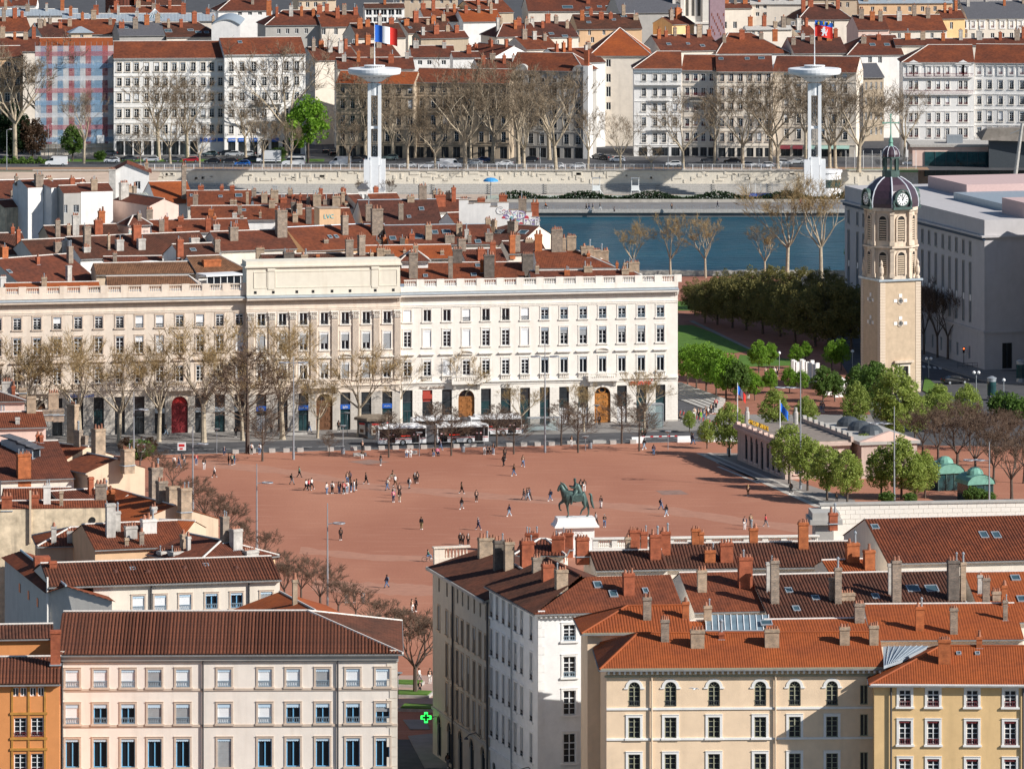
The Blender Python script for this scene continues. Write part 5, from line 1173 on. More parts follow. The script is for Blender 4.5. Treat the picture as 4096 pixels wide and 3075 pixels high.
balcony(Q7,2540,2725,338,m=METG); balcony(Q7,2608,2680,400); balcony(Q7,2608,2680,518)
Lw=MB(); z0=Q7.z(2570,338); 
for k in range(6):
    for a,b in ((298,324),(353,385),(414,445),(470,504),(533,570)): Q7.win('L',2.0+k*2.1,Q7.z(2570,b),1.0,Q7.z(2570,a)-Q7.z(2570,b),fr='FRG',mull='plain')
q7w=[c for c in Q7.root.children if c.name.startswith('wall')]
quay('q8','pale quay house with red dormers and iron balconies beside the white corner house',2728,2865,278,279,24.0,220,W_CREAM,T_RUST,[2748.5,2782,2813,2846],[(296,324),(352,382),(414,441),(476,505),(532,565)],shop=[2745,2780,2814,2846],sy=(590,645),swp=26,wp=17,amp=.02,style=dict(rail='IRONR'))
balcony(BLDS['q8'],2762,2832,386,m=IRONR); balcony(BLDS['q8'],2762,2832,398+5,m=IRON)
Q9=quay('q9','wide cream quay house with six window bays under a brown roof',2867,3090,284,284,23.8,222,W_CREAM,T_RED,[2888,2925,2962,3000,3037,3073.5],[(296,326),(352,384),(412,440),(474,506),(532,566)],shop=[2888,2925,2962,3000,3037,3073],sy=(592,645),swp=28,wp=17,amp=.02,style=dict(sur='STONET'))
Q10=quay('q10','cream quay house with arched blue-capped windows behind the right pylon',3092,3425,284,288,23.6,226,W_CREAM,T_RED,[3146,3195,3240,3289.5,3335,3380],[(295,315),(338,372),(397,426),(456,494),(517,557)],shop=[3142,3190,3245,3295,3345,3378],sy=(588,640),swp=38,wp=19,amp=.02,style=dict(val='VALB',valh=.4,sur='W_CREAM'))
AWN=mat('awning maroon',(0.16,0.03,0.04),.7,nz=.1); AWG=mat('awning pale green',(0.30,0.46,0.40),.7,nz=.1)
for x,m in ((3142,AWN),(3192,AWN),(3240,AWG),(3295,AWG),(3345,AWG),(3378,AWG)):
    u=Q10.u(x); z=Q10.z(x,588); mb=MB(); mb.yz([(-1.2,z-.5),(-.02,z+.3),(-.02,z+.4),(-1.2,z-.42)],u-1.3,u+1.3); Q10.part('awning',mb,m)
def mansard(B,xs,y0,y1,wp,m=SLATE,dm=W_WHITE,big=(),h=None,fr='FRW'):
    """steep slate storey with white dormers"""
    ref=(xs[0]+xs[-1])/2; zb=B.z(ref,y1+6); zt=B.ze
    mb=MB(); mb.yz([(.05,zb),(.25,zb),(.9,zt),(.6,zt)],0.02,B.W-.02); B.part('mansard_slates',mb,m)
    for x in xs:
        u=B.u(x); w=wp/ppm(B.p0.y); z=B.z(ref,y1); h=B.z(ref,y0)-z
        mb=MB(); mb.box(u-w/2-.45,u-w/2,-.18,.9,z-.35,z+h+.25); mb.box(u+w/2,u+w/2+.45,-.18,.9,z-.35,z+h+.25); mb.box(u-w/2,u+w/2,-.18,.9,z+h,z+h+.25); mb.box(u-w/2,u+w/2,-.18,.9,z-.35,z); mb.box(u-w/2-.6,u+w/2+.6,-.35,.9,z+h+.25,z+h+.42)
        if x in big: mb.xz([(u-w/2-1.0,z+h+.42),(u+w/2+1.0,z+h+.42),(u,z+h+1.25)],-.35,.9)
        o=B.part('dormer',mb,dm); window(o,(u,-.14,z),0,w,h,fr=fr,mull='plain',rail='IRONR')
Q11=quay('q11','white mansard quay house with slate attic and pedimented dormers at right',3612,3896,247,247,26.2,180,W_WHITE,T_RUST,[3643,3665,3716,3753,3790,3842,3863],[(324,357),(386,418),(453,488),(514,549)],shop=[3640,3680,3720,3765,3800,3850],sy=(572,600),swp=24,hipL=7,wp=15,amp=.02,depth=15,style=dict(rail='IRONR'))
mansard(Q11,[3643,3665,3716,3753,3790,3842,3863],268,298,14,big=(3654,)); 
for x in (3654,3852):
    u=Q11.u(x); z=Q11.z(x,258); mb=MB(); mb.xz([(u-2.3,z),(u+2.3,z),(u,z+1.1)],-.5,1); Q11.part('pediment',mb,W_WHITE)
for y in (308,376): balcony(Q11,3616,3893,y,d=.7,m=IRONR)
for k in range(6):
    for a,b in ((268,298),(324,357),(386,418),(453,488),(514,549)): Q11.win('L',1.6+k*2.2,Q11.z(3650,b),1.0,Q11.z(3650,a)-Q11.z(3650,b),fr='FRG',mull='plain')
Q12=quay('q12','white mansard quay house with single dormers at the right edge',3898,4130,249,251,26.0,178,W_WHITE,T_RUST,[3917,3959,4003,4046,4088],[(322,357),(386,418),(446,486),(510,549)],wp=18,amp=.02,style=dict(val='VALG',valh=.4))
mansard(Q12,[3917,3959,4003,4046,4088],268,298,16)
q13=front('q13','shadowed tan street house in the gap left of the mansard house',3430,3535,308,306,18.8,W_TAN,30,ZF); q13.grid([3445,3465,3485,3505,3525],[(330,360),(390,420),(450,480),(510,540)],wp=9,mull='plain'); q13.roof(SLATE,22,6); q13.finish()
# ---- scaffolded house with netting
Q1=quay('q1','quay house wrapped in scaffolding with red and blue netting',163,453,207,205,28.4,152,W_CREAM,T_ORANGE,[200,240,280,325,360,392,430],[(250,286),(312,344),(373,406),(436,470),(500,536)],amp=.02,band=False)
sc_=thing('scaffold','tall scaffolding with red, white and blue netting on the quay house','scaffolding',Q1.world(0,-1.3,0),Q1.ang)
NR=mat('net red',(0.50,0.16,0.19),.9,nz=.1,alpha=.3); NB=mat('net blue',(0.30,0.48,0.68),.9,nz=.1,alpha=.3); NW=mat('net white',(0.8,0.82,0.85),.9,nz=.1,alpha=.3)
cols=[NW,NB,NR,NW,NB,NW,NR,NB,NW,NR,NB,NB,NR,NW]; hgt=Q1.ze+1.5; n=14; L0=-1.5; L1=Q1.W
for i in range(n):
    a=L0+(L1-L0)*i/n; b=L0+(L1-L0)*(i+1)/n; mb=MB(); mb.box(a+.02,b-.02,-.03,0,3,hgt); put('netting',mb,sc_,m=cols[i])
for j in range(8):
    z=3+j*(hgt-3)/8; mb=MB(); mb.box(L0,L1,-.07,-.04,z+.5,z+1.7); put('netting_band',mb,sc_,m=(NB,NR,NW)[j%3])
for i in range(n+1):
    x=L0+(L1-L0)*i/n; mb=MB(); mb.tube([(x,.1,0),(x,.1,hgt+1)],.05,5); put('standard',mb,sc_,m=METG)
for j in range(11):
    z=2+j*(hgt-2)/11; mb=MB(); mb.box(L0,L1,.05,1.0,z,z+.06); put('deck',mb,sc_,m=METG); mb=MB(); mb.tube([(L0,.1,z+1),(L1,.1,z+1)],.035,4); put('guard_rail',mb,sc_,m=METG)
mb=MB(); mb.box(Q1.u(386),Q1.u(418),-.2,-.1,Q1.z(400,572),Q1.z(400,540)); put('banner',mb,sc_,m=FRW)
# ------------------------------------------------------------ roofs of the city behind the quay
def A(key,label,x0,x1,y0,y1,ye,zr,m,wall,n=3,wins=None,**k):
    k.setdefault('amp',.04); k.setdefault('ov',.3)
    B=row(key,label,x0,x1,y0,y1,ye,zr,m,wall,zg=ZF,wins=wins,**k)
    for i in range(n):
        u=B.W*(i+rq.uniform(.25,.75))/n; f=rq.uniform(.0,.5); y=B.yr*(1-f); z=B.zr-(B.zr-B.ze)*f
        w=rq.uniform(.7,1.5); d=rq.uniform(.6,.9); chimney(B,Vector((u,y,z)),w,d,z+rq.uniform(1.4,3.2),rq.choice((BR_MIX,BR_RED,BR_RED,BR_TAN,BR_ORG,PLAST,BR_MIX)),rq.choice((1,2,3,4)),zb=z-1.2,flash=False)
    return B
A('a1','rust red roof among the back streets at the far left',-40,104,70,68,126,30,T_RUST,W_CREAM,4)
A('a1b','orange roof peak with white gable at the top left corner',-40,30,0,-2,26,30,T_RUST,W_WHITE,1)
A('a1c','red roof with white walls at the top left',52,150,-8,-8,22,30,T_RED,W_WHITE,2,wins=[([80,110],[(30,42)],10)])
A('a2','long pale zinc roof of a hall behind the scaffolded house',-40,310,38,36,62,29.5,ZINC,W_CREAM,4,amp=.03,sp=1.0)
A('a2b','pale zinc barrel hall roof behind the pyramid skylight',250,860,56,54,84,29,ZINC,W_CREAM,7,amp=.03,sp=1.0)
A('a9','dark red roof with tall chimneys left of the zinc lantern house',138,236,92,90,150,29.5,T_DARK,W_CREAM,4)
A('a4','rust red roof with zinc cornice right of the zinc lantern house',234,462,78,76,137,30,T_RUST,W_GREY,4,amp=.02)
A('a5','grey slate roof with white dormers behind the white quay house',463,643,90,88,141,29.8,SLATE,W_GREY,4,amp=0)
A('a6','brown canal-tiled roof with three skylights behind the white quay house',644,862,91,88,147,29.6,T_BROWN,W_CREAM,4,hipR=5)
A('a11','orange long low roof below the brick rotunda',438,725,27,24,54,30,T_RUST,W_CREAM,4)
A('a12','brown school roof at the top left with white vents',553,720,-6,-8,32,31,T_BROWN,W_WHITE,2)
A('a13','white school block with red roof and cut-in terraces',860,1075,-4,-6,42,31,T_RED,W_WHITE,2,hipL=5,wins=[([960,1000,1040],[(48,62)],16)])
A('a15','red canal-tiled roof over slate mansard with tall windows',1046,1262,43,41,100,30.5,T_RED,W_GREY,5,hipL=6,wins=[([1115,1150,1187,1225],[(116,136)],14)])
A('a16','rust roof over a cream wall with two windows',1263,1428,47,45,106,30.2,T_RUST,W_CREAM,5,wins=[([1295,1344],[(116,140)],15)])
A('a17','beige apartment block at the top with flat roof line',1180,1330,-30,-32,-2,34,T_TAN,W_BEIGE,1,wins=[([1200,1230,1262,1296],[(10,30)],14)])
A('a18','brown canal-tiled roof over cream walls behind the french flag',1400,1592,95,92,151,29.6,T_BROWN,W_CREAM,4,wins=[([1417,1470,1522],[(158,180),(202,222)],14)])
A('a19','brown canal-tiled roof with skylights right of the flag',1590,1776,74,70,131,29.8,T_BROWN,W_CREAM,5)
A('a20','white loggia house with brown roof above the french flag',1456,1614,15,14,32,31,T_BROWN,W_WHITE,1,wins=[([1475,1505,1535,1565,1595],[(38,62),(70,90)],24)])
A('a21','beige long building with windows at the top centre',1600,1830,-40,-40,-8,34,T_RED,W_BEIGE,1,wins=[([1580,1612,1648,1680,1730,1767,1803],[(-2,14)],12)])
A('a22','rust roof over a white gable with chimneys right of the flag',1680,1836,36,34,86,30.2,T_RUST,W_WHITE,4)
A('a23','white stepped house with orange roof in the back streets',1832,1986,42,40,86,30,T_ORANGE,W_WHITE,3)
A('a24','tan house with orange roof at the top behind the white stepped house',1856,2008,4,0,50,31,T_RUST,W_TAN,3)
A('a25','tan gabled house with grey walls behind the white penthouse',1666,1856,128,124,152,28.6,T_RED,W_TAN,4)
A('a26','red roof over a white penthouse with glazed doors behind the shaded quay house',1640,1812,184,183,228,27.2,T_RED,W_WHITE,2,wins=[([1680,1717,1775,1848],[(242,260)],18)])
A('a26b','low red roof strip right of the white penthouse',1806,1912,208,207,229,26.8,T_RED,W_WHITE,1)
A('a27','white gable wall house with steel flues behind the shaded quay house',1916,2056,172,185,236,27.4,T_RED,W_WHITE,3)
A('a28','cream house with red roof and tall chimneys in the centre back streets',1956,2122,96,93,146,29.8,T_RED,W_CREAM,5,hipL=4,wins=[([1990,2030,2075],[(160,182)],12)])
A('a28b','orange roofed low house left of the cream corner house',2060,2190,150,146,196,28.6,T_RUST,W_CREAM,3)
A('a29','brown canal-tiled roof with four skylights over a peach wall',2292,2548,58,56,115,30.4,T_BROWN,W_PEACH,6,wins=[([2312,2358,2416,2472],[(122,142)],12),([2312,2370],[(150,172)],14)])
A('a30','dark red roof with tall tan chimneys in the centre back streets',2102,2276,89,86,148,29.8,T_DARK,W_CREAM,5,wins=[([2140,2190],[(155,170)],10)])
A('a31','long red canal-tiled roof at the top centre with skylights',2100,2465,-14,-16,44,32,T_RED,W_CREAM,4)
A('a32','grey slate church nave roof beside the stone bell tower',2452,2700,-22,-24,50,34,SLATE,W_GREY,1,amp=0)
A('a34','yellow gabled house below the church tower',2650,2738,70,66,96,29.5,T_RED,W_YELL,3)
A('a35','red roof right of the orange hipped roof with a small dormer',2605,2842,142,138,202,28.8,T_RED,W_CREAM,6,amp=.02)
A('a35b','broad orange hipped roof behind the cream quay houses',2842,3132,132,130,213,29.2,T_RUST,W_WHITE,4,hipL=5,hipR=9,amp=.02)
A('a36','cream flat-roofed house with terraces right of the church',2978,3160,104,102,118,29.5,CONC,W_CREAM,4,amp=0,ridge=None,wins=[([2986,3000,3014,3035],[(125,140)],10)])
A('a36b','grey-white modern block behind the cream flat-roofed house',3000,3215,-2,-2,16,32,CONC,W_CREAM,3,amp=0,ridge=None,wins=[([3030,3060],[(20,36),(50,66)],14)])
A('a37','dark red hipped roof over cream walls beside the lion flag',3166,3380,18,16,78,31,T_DARK,W_CREAM,4,hipL=6,hipR=4,wins=[([3172,3205,3275,3330],[(88,112),(136,158)],14)])
A('a37b','low red roof with skylight left of the lion flag',3162,3236,104,102,142,29.2,T_RED,W_CREAM,2)
A('a37c','dark red roofs below the lion flag',3150,3360,150,148,212,28.2,T_DARK,W_CREAM,6)
A('a38','cream narrow house with two red sheet roofs right of the church',2884,3000,14,13,32,31,T_RED,W_CREAM,3,wins=[([2900,2940],[(88,115)],16)])
A('a40','hipped red roof with a row of skylights right of the lion flag',3358,3580,143,141,219,28.6,T_RED,W_WHITE,2,hipL=7,hipR=0,wins=[([3430,3480,3520],[(228,254)],16)])
A('a41','red roof with two small dormers over a pink wall at right',3410,3532,63,62,119,30,T_RED,W_PINK,3,wins=[([3455,3480,3508],[(138,155)],14)])
A('a42','rust roof with three slim red chimneys over a cream wall',3532,3758,61,59,122,30,T_RUST,W_CREAM,3,amp=.02,wins=[([3558,3597,3690,3728],[(134,155)],13)])
A('a43','small red roof over ochre dormers at right',3752,3842,42,41,74,30.3,T_RED,W_YELL,3,wins=[([3765,3806],[(90,118)],13)])
B=A('a44','large grey slate mansard roof with a row of white dormers at right',3841,4130,6,4,73,31,SLATE,W_CREAM,4,amp=0,wins=[([3858,3892,3928,3970,4010,4046,4080],[(134,154)],15)])
mansard(B,[3858,3892,3928,3970,4010,4046,4080],86,112,13)
A('a45','long low red roof behind the white mansard house',3574,3975,156,154,180,27.8,T_RED,W_CREAM,5)
A('a45b','low red roofs with glass lanterns at the right edge',3975,4130,152,151,180,27.8,T_RED,W_CREAM,3)
A('a46','orange rendered long building under a grey roof at the top right',3432,3805,0,-2,12,32,ZINC,W_PEACH,7,amp=0,ridge=None,wins=[([3445,3490,3540,3596,3640,3690,3740],[(28,48)],14)])
A('a47','red tiled roofs on the skyline at the top right corner',3830,4130,-30,-30,0,33,T_RED,W_CREAM,3)
A('a47b','red roof at the top between the modern block and the orange building',3200,3440,-40,-40,-6,34,T_RED,W_BEIGE,2,wins=[([3330,3360,3390],[(10,30)],12)])
A('a48','red roofs filling the block behind the tan quay house',1345,1650,232,230,276,25.4,T_RED,W_CREAM,5)
A('a48b','red roof with white gables behind the bare trees of the street gap',1225,1400,190,186,240,27,T_RED,W_CREAM,5)
A('a48c','pale red roofs between the flag pole and the quay house',1400,1560,176,172,226,27,T_RED,W_CREAM,4)
A('a48d','red roof patch behind the shaded corner house',1900,2060,236,234,276,26,T_RED,W_WHITE,4)
A('a48e','red roof with flues left of the cream corner house',2190,2360,196,190,250,27.4,T_RED,W_WHITE,5)
A('a48f','red roof patch behind the leftmost quay trees',-40,160,150,148,205,28.4,T_RED,W_CREAM,5)
# rotunda, zinc lantern house, barrel gable, glass pyramid, church tower, patterned facade
p=PZ(480,44,26); ro=thing('brick_rotunda','dark brick rotunda with curved wall at the top left','tower',(p.x,p.y+4.5,0)); mb=MB(); mb.lathe([(4.6,0),(4.6,30),(4.3,31)],28); put('drum',mb,ro,m=mat('rotunda brick',(0.14,0.045,0.03),.9,nz=.15,ns=2)); mb=MB(); mb.box(4.3,7.5,-4.4,3,0,31.2); put('wing',mb,ro,m=BR_RED)
for k in range(26): 
    t=2*math.pi*k/26; mb=MB(); mb.box(-.12,.12,-4.68,-4.55,18,31); mb.xform(Matrix.Rotation(t,4,'Z')); put('pilaster_strip',mb,ro,m=T_DARK)
zl=front('zl','small cream lantern house with pyramid zinc roof behind the scaffold',285,368,133,132,28.6,W_BEIGE,5,ZF,name='house',cat='house'); zl.win('F',zl.u(327),zl.z(327,152),.9,.9,mull='plain'); zl.finish(); mb=MB(); hw=zl.W/2; mb.add([(-.6,-.6,0),(zl.W+.6,-.6,0),(zl.W+.6,5.6,0),(-.6,5.6,0),(hw-.4,2.2,1.6),(hw+.4,2.2,1.6),(hw+.4,2.8,1.6),(hw-.4,2.8,1.6)],[(0,1,5,4),(1,2,6,5),(2,3,7,6),(3,0,4,7),(4,5,6,7),(3,2,1,0)]); put('roof',mb,zl.root,(0,0,zl.ze),m=ZINC)
D=1668; bw=114/ppm(D); bg=thing('barrel_hall','white barrel-vaulted hall end wall with zinc roof edge','hall',PX(846,148,D)*1.0); bg.location.z=0; zt=H-(92-YH)*D/FPX
mb=MB(); mb.xz([(0,0),(bw,0),(bw,zt-1)]+[(bw*(1-i/10),zt-1+2.4*math.sin(math.pi*(.12+.76*i/10))-.6) for i in range(11)]+[(0,zt-1)],0,.5); put('end_wall',mb,bg,m=W_WHITE)
mb=MB(); 
for i in range(10):
    f=lambda i:(bw*(1-i/10),zt-1+2.4*math.sin(math.pi*(.12+.76*i/10))-.55); a,b=f(i),f(i+1); mb.add([(a[0],-.3,a[1]),(b[0],-.3,b[1]),(b[0],30,b[1]),(a[0],30,a[1]),(a[0],-.3,a[1]+.25),(b[0],-.3,b[1]+.25),(b[0],30,b[1]+.25),(a[0],30,a[1]+.25)],[(0,3,2,1),(4,5,6,7),(0,1,5,4)])
put('vault',mb,bg,m=ZINC)
p=PZ(620,72,29); py=thing('glass_pyramid','small glass pyramid skylight with white bars on the roofs at left','skylight',(p.x,p.y,p.z-1)); mb=MB(); s=33/ppm(p.y); mb.add([(-s,-s,1),(s,-s,1),(s,s,1),(-s,s,1),(0,0,3.6)],[(0,1,4),(1,2,4),(2,3,4),(3,0,4)]); put('glazing',mb,py,m=GV)
for k in range(7):
    x=-s+2*s*k/6; mb=MB(); mb.tube([(x,-s,1.03),(0,0,3.63)],.06,4); put('bar',mb,py,m=FRW)
ct=front('ct','cream stone church bell tower with tall lancet openings at the top','2692' and 2692,2842,90,90,26,STONE2,9,ZF,name='church_tower',cat='tower'); z9=H-(-40-YH)*ct.p0.y/FPX-ZF; ct.ze=z9
for x in (2748,2772,2796): ct.win('F',ct.u(x),ct.z(x,66),.95,7.2,arch=True,mull='plain',pane='BLACK',sur='STONE2',fr='STONE_GREY',sill=False)
for x0,x1 in ((2690,2702),(2722,2736),(2810,2840)): mb=MB(); mb.box(ct.u(x0),ct.u(x1),-1.0,0,0,z9); ct.part('buttress',mb,STONE2)
mb=MB(); mb.box(-.6,ct.W+1.2,-1.3,0,ct.z(2760,92)-.3,ct.z(2760,92)+.3); ct.part('ledge',mb,STONE2)
mb=MB(); mb.box(-.4,ct.W+1.0,-.8,-.0,0,ct.z(2760,92)-.3); ct.part('base_storey',mb,STONE2); ct.finish()
pf=front('pf','mauve patterned modern facade behind the church tower','2840' and 2840,2900,-20,-20,36,mat('mauve cladding',(0.40,0.27,0.30),.8,nz=.15,ns=1.2),12,ZF)
for i in range(9):
    for j in range(7): 
        if (i*3+j*5)%4: continue
        mb=MB(); mb.box(.4+i*.42,.62+i*.42,-.06,0,pf.ze-6+j*-.9,pf.ze-5.2+j*-.9); pf.part('cladding_panel',mb,BR_RED)
pf.finish()
skylights([(505,112,14,1.0),(478,104,14,.9),(673,125,26,1.6),(762,122,22,1.0),(793,130,22,1.0),(826,131,16,1.0),(960,170,14,1.0),(1272,66,10,.8),(1610,88,10,.9),(1663,88,12,.9),(1640,112,12,.9),(2260,146,22,1.0),(2205,136,18,1.0),(2355,91,16,.9),(2350,66,14,.8),(2455,80,14,.9),(2495,66,22,1.0),(2675,178,16,1.0),(2752,176,12,.8),(2810,184,16,1.0),(2884,236,16,1.0),(2989,236,16,1.0),(3046,234,22,1.0),(2810,184,14,.9),(3490,180,20,1.2),(3548,180,20,1.2),(3190,128,18,1.0),(2270,30,40,1.6),(2352,34,16,1.0),(2398,28,16,1.0),(2430,28,16,1.0)])
# ------------------------------------------------------------ roofs at the left edge of the square
PNK=W_PINK
rows_left=[
 ('c1','pink house with dark brown canal roof at the left edge above the square',-60,95,1562,1560,1601,23,T_BROWN,W_PINK,dict(hipR=4)),
 ('c2','pink gabled house with rust roof and white parapet at the left edge',-40,166,1650,1645,1706,22.4,T_RUST,W_PINK,{}),
 ('c3','dark red roof with three slate dormers at the left edge',-60,228,1772,1762,1912,22.5,T_RED,W_CREAM,dict(amp=.03)),
 ('c4','rust roof above a beige wall behind the tall brick flue',170,352,1766,1786,1838,21.8,T_RUST,W_BEIGE,{}),
 ('c5','small rust roof wedge right of the tall brick flue',350,466,1812,1836,1876,21.2,T_RUST,W_BEIGE,{}),
 ('c6','canal-tiled rust roof behind the stained yellow wall',15,282,1954,1950,2026,21.8,T_RUST,W_DIRTY,dict(amp=.07)),
 ('c7','dark canal-tiled roof between flues behind the stained yellow wall',205,425,1966,1952,2030,21.6,T_RED,W_DIRTY,dict(amp=.07)),
 ('c11','orange roof falling towards the square behind the white gabled house',464,700,1958,2022,2064,21.2,T_ORANGE,W_BEIGE,{}),
 ('c10','broad rust roof with grey flues above a peach wall',330,705,2098,2082,2186,21,T_RUST,W_PEACH,dict(amp=.06)),
 ('c12','bright orange roof beside the white plastered chimneys',640,778,2078,2084,2140,20.6,T_ORANGE,W_BEIGE,{}),
 ('c13','brown canal-tiled roof nearest the square with four grey flues',752,945,2134,2172,2230,20.4,T_RED,W_PEACH,dict(amp=.06,hipR=3)),
]
for k,lab,x0,x1,y0,y1,ye,zr,tm,wm,ex in rows_left: row(k,lab,x0,x1,y0,y1,ye,zr,tm,wm,sl=18,**ex)
B=BLDS['c1']; window(B.root,(B.u(6),-.2,B.z(6,1660)),0,.9,1.4,fr='FRG',mull='grid')
y8=front('c8','long stained yellow blank wall with a round hole at the left edge',-40,425,2038,2031,20.6,W_DIRTY,6,name='house',cat='house'); y8.roof(T_RUST,21.2,3,ov=.02,gutter=None,soffit=False); y8.finish()
mb=MB(); mb.lathe([(.42,0),(.36,.1)],14); mb.xform(Matrix.Rotation(R(90),4,'X')); y8.part('round_vent',mb,BLACK,(y8.u(369),-.02,y8.z(369,2080)))
mb=MB(); mb.box(y8.u(117),y8.u(125),-.3,-.02,y8.z(120,2170),y8.z(120,1960)); y8.part('flue_pipe',mb,W_BEIGE)
row('c9','small hip-ended canal roof leaning on the stained yellow wall',150,405,2113,2108,2178,19.4,T_RUST,W_TAN,sl=18,hipL=4,amp=.08,sp=.36)
wh=front('c14','white gabled house with a barred window above the left roofs',462,596,2012,2003,20.2,W_WHITE,7,name='house',cat='house'); wh.gables.append([(0,0,wh.ze),(wh.W,0,wh.ze),(wh.W*.42,0,wh.ze+1.1)]); wh.win('F',wh.u(507),wh.z(507,2058),.95,.8,fr='DKMET',mull='grid'); wh.finish()
pm=MB(); pm.add([(-.2,-.3,wh.ze),(wh.W*.42,-.3,wh.ze+1.15),(wh.W*.42,7,wh.ze+1.15),(-.2,7,wh.ze)],[(0,1,2,3)]); 
put('roof',tile_mesh('roof',[[(wh.W+.2,-.3,wh.ze),(wh.W+.2,7,wh.ze),(wh.W*.42,7,wh.ze+1.15),(wh.W*.42,-.3,wh.ze+1.15)],[(-.2,7,wh.ze),(-.2,-.3,wh.ze),(wh.W*.42,-.3,wh.ze+1.15),(wh.W*.42,7,wh.ze+1.15)]],T_ORANGE,.3,.05),wh.root)
# dormers with slate lids on c3
B=BLDS['c3']
for x,y in ((78,1760),(112,1776),(143,1790)):
    h=on_roof(x,y+40,B); lp=B.local(h[1]) if h else Vector((B.u(x),B.yr*.7,B.zr-.8))
    mb=MB(); mb.box(-.75,.75,-.1,2.6,-.6,1.2); o=put('dormer',mb,B.root,lp,R(35),m=ZINC)
    mb=MB(); mb.yz([(-.6,1.2),(2.7,1.75),(2.7,1.87),(-.6,1.32)],-1,1); put('dormer_lid',mb,o,m=SLATE)
    put('pane',MB().quad((-.6,-.12,0),(.6,-.12,0),(.6,-.12,1.1),(-.6,-.12,1.1)),o,m=GLASS)
# zinc lean-to beside the tall flue
h=BLDS['c4']; 
def pc(x0,y0,s,lst): cc(x0,y0,s,lst)
cc(0,1480,1.981,[(375,345,560,75,M,0,.8,'c2'),(465,345,600,90,M,0,.8,'c2'),(250,195,345,75,T,0,.7,'c2'),(180,165,300,60,T,0,.7,'c1'),(425,165,345,85,T,4,.6,'c2'),(560,255,520,90,T,5,.6,'c4'),(605,460,610,65,M,1,.7,'c4'),(660,505,700,45,M,0,.8,'c4'),(740,450,870,95,T,3,.8,'c5'),(970,610,900,100,T,5,.7,'c5'),(195,650,860,110,O,6),(60,75,170,90,P,4,.6,'c1'),(107,110,200,28,RD,1,.8,'c1'),(140,360,430,35,P,0),(302,495,570,28,RD,1),(330,500,575,30,RD,1),(650,800,940,80,O,5),(1190,760,950,95,M,2,.6,'c11')])
for c in list(BLDS['c2'].root.children):
    pass
cc(0,1900,1.831,[(50,140,250,80,RD,3),(255,130,225,60,RD,2),(345,60,215,55,W,3),(450,100,225,28,T,0),(670,0,145,40,RD,0),(740,50,185,85,M,3),(805,95,190,80,O,2),(815,195,460,70,P,0),(865,250,415,40,P,1),(395,360,500,38,P,1),(515,395,500,45,P,3),(965,360,470,90,P,4),(1098,310,430,110,W,3),(1040,400,510,35,M,1),(930,445,515,30,T,0),(1105,215,290,45,P,2),(380,30,90,50,T,3),(535,45,100,60,RD,6)])
cc(500,1780,1.586,[(160,130,320,80,M,2,.7,'c11'),(205,215,370,65,M,3,.8,'c11'),(270,250,410,80,T,0,.7,'c11'),(345,260,480,78,T,5,.8,'c11'),(475,450,560,80,P,3),(550,465,580,70,P,6),(612,440,610,50,M,3),(675,520,650,72,P,5),(435,400,455,25,RD,1),(355,550,665,35,T,1),(392,565,670,25,P,1),(215,660,700,70,P,4),(290,690,705,90,P,5),(755,655,690,95,P,6)])
# ------------------------------------------------------------ the pale house in the lower left
FL=front('fl','long pale house with blue-framed windows and corrugated brown roof, lower left',237,1590,2612,2607,22,W_CREAM,21)
FL.wall=mat('wall pale cream limewash',(0.80,0.72,0.64),.9,nz=.06,ns=.5,extra=stain((0.5,0.42,0.34),.3),bump=.12,bs=8)
fx=[290,402,513,619,732,898,1060,1173,1291,1412,1531]; frows=[(2675,2746),(2813,2892),(2952,3066)]; rf=random.Random(5)
r0='BBBgBBBBgBB'; r1='BnnggBBnnnh'
for i,x in enumerate(fx):
    for j,(a,b) in enumerate(frows):
        z=FL.z(900,b); h=FL.z(900,a)-z; d=dict(fr='FRB',mull='plain',sur='STONET',sw=.2,val='VALB',valh=.32 if j!=1 else .45)
        c=(r0[i],r1[i],'n' if i!=5 else 'g')[j]
        if j<2: d.update(rail='IRONB',railh=.62)
        if c=='B': d.update(blind='BLIND')
        if c=='g': d.update(blind='BLINDG')
        if c=='h': d.update(blind='BLINDG',bf=.35)
        FL.win('F',FL.u(x),z,1.4,h,**d)
FL.win('F',FL.u(1531),-99,1,1,hole=False) if False else None
for y in (2756,2900,3085):
    z=FL.z(900,y); mb=MB(); mb.box(-.03,FL.W+.03,-.1,0,z-.12,z+.12); FL.part('string_course',mb,STONET)
FL.roof(T_BROWN,24.55,11,hipR=9.4,ov=.55,sp=.345,amp=.11)
# its roll tiles, one object for each roll
def rolls(B,yr,zr,ze,x0,x1,hipR,n,ov,m,rad=.13,hipL=0):
    sl=(zr-ze)/yr; sp=(x1-x0)/n
    for i in range(n):
        x=x0+sp*(i+.5); ytop=yr
        if x>x1-hipR: ytop=yr*(x1-x)/hipR
        if hipL and x<x0+hipL: ytop=yr*(x-x0)/hipL
        L=ytop+ov
        if L<.6: continue
        k=max(2,int(L/.42)); L=k*.42
        def f():
            mb=MB()
            for q in range(k):
                s0=q*.42; s1=s0+.46; a=[]
                for (s,rr,lift) in ((s0,rad*1.06,.035),(s1,rad*.9,.0)):
                    for t in range(6): an=math.pi*t/5; a.append((rr*math.cos(an),s*math.cos(math.atan(sl)),s*math.sin(math.atan(sl))+rr*math.sin(an)*.85+lift))
                mb.add(a,[(t,t+1,7+t,6+t) for t in range(5)]+[(0,5,4,3,2,1)])
            return mb.mesh('tile_row',m)
        put('tile_row',cached(('roll',B.root.name,k,round(sl,3),m.name,rad),f),B.roofob,(x,-ov,ze-ov*sl+.06))
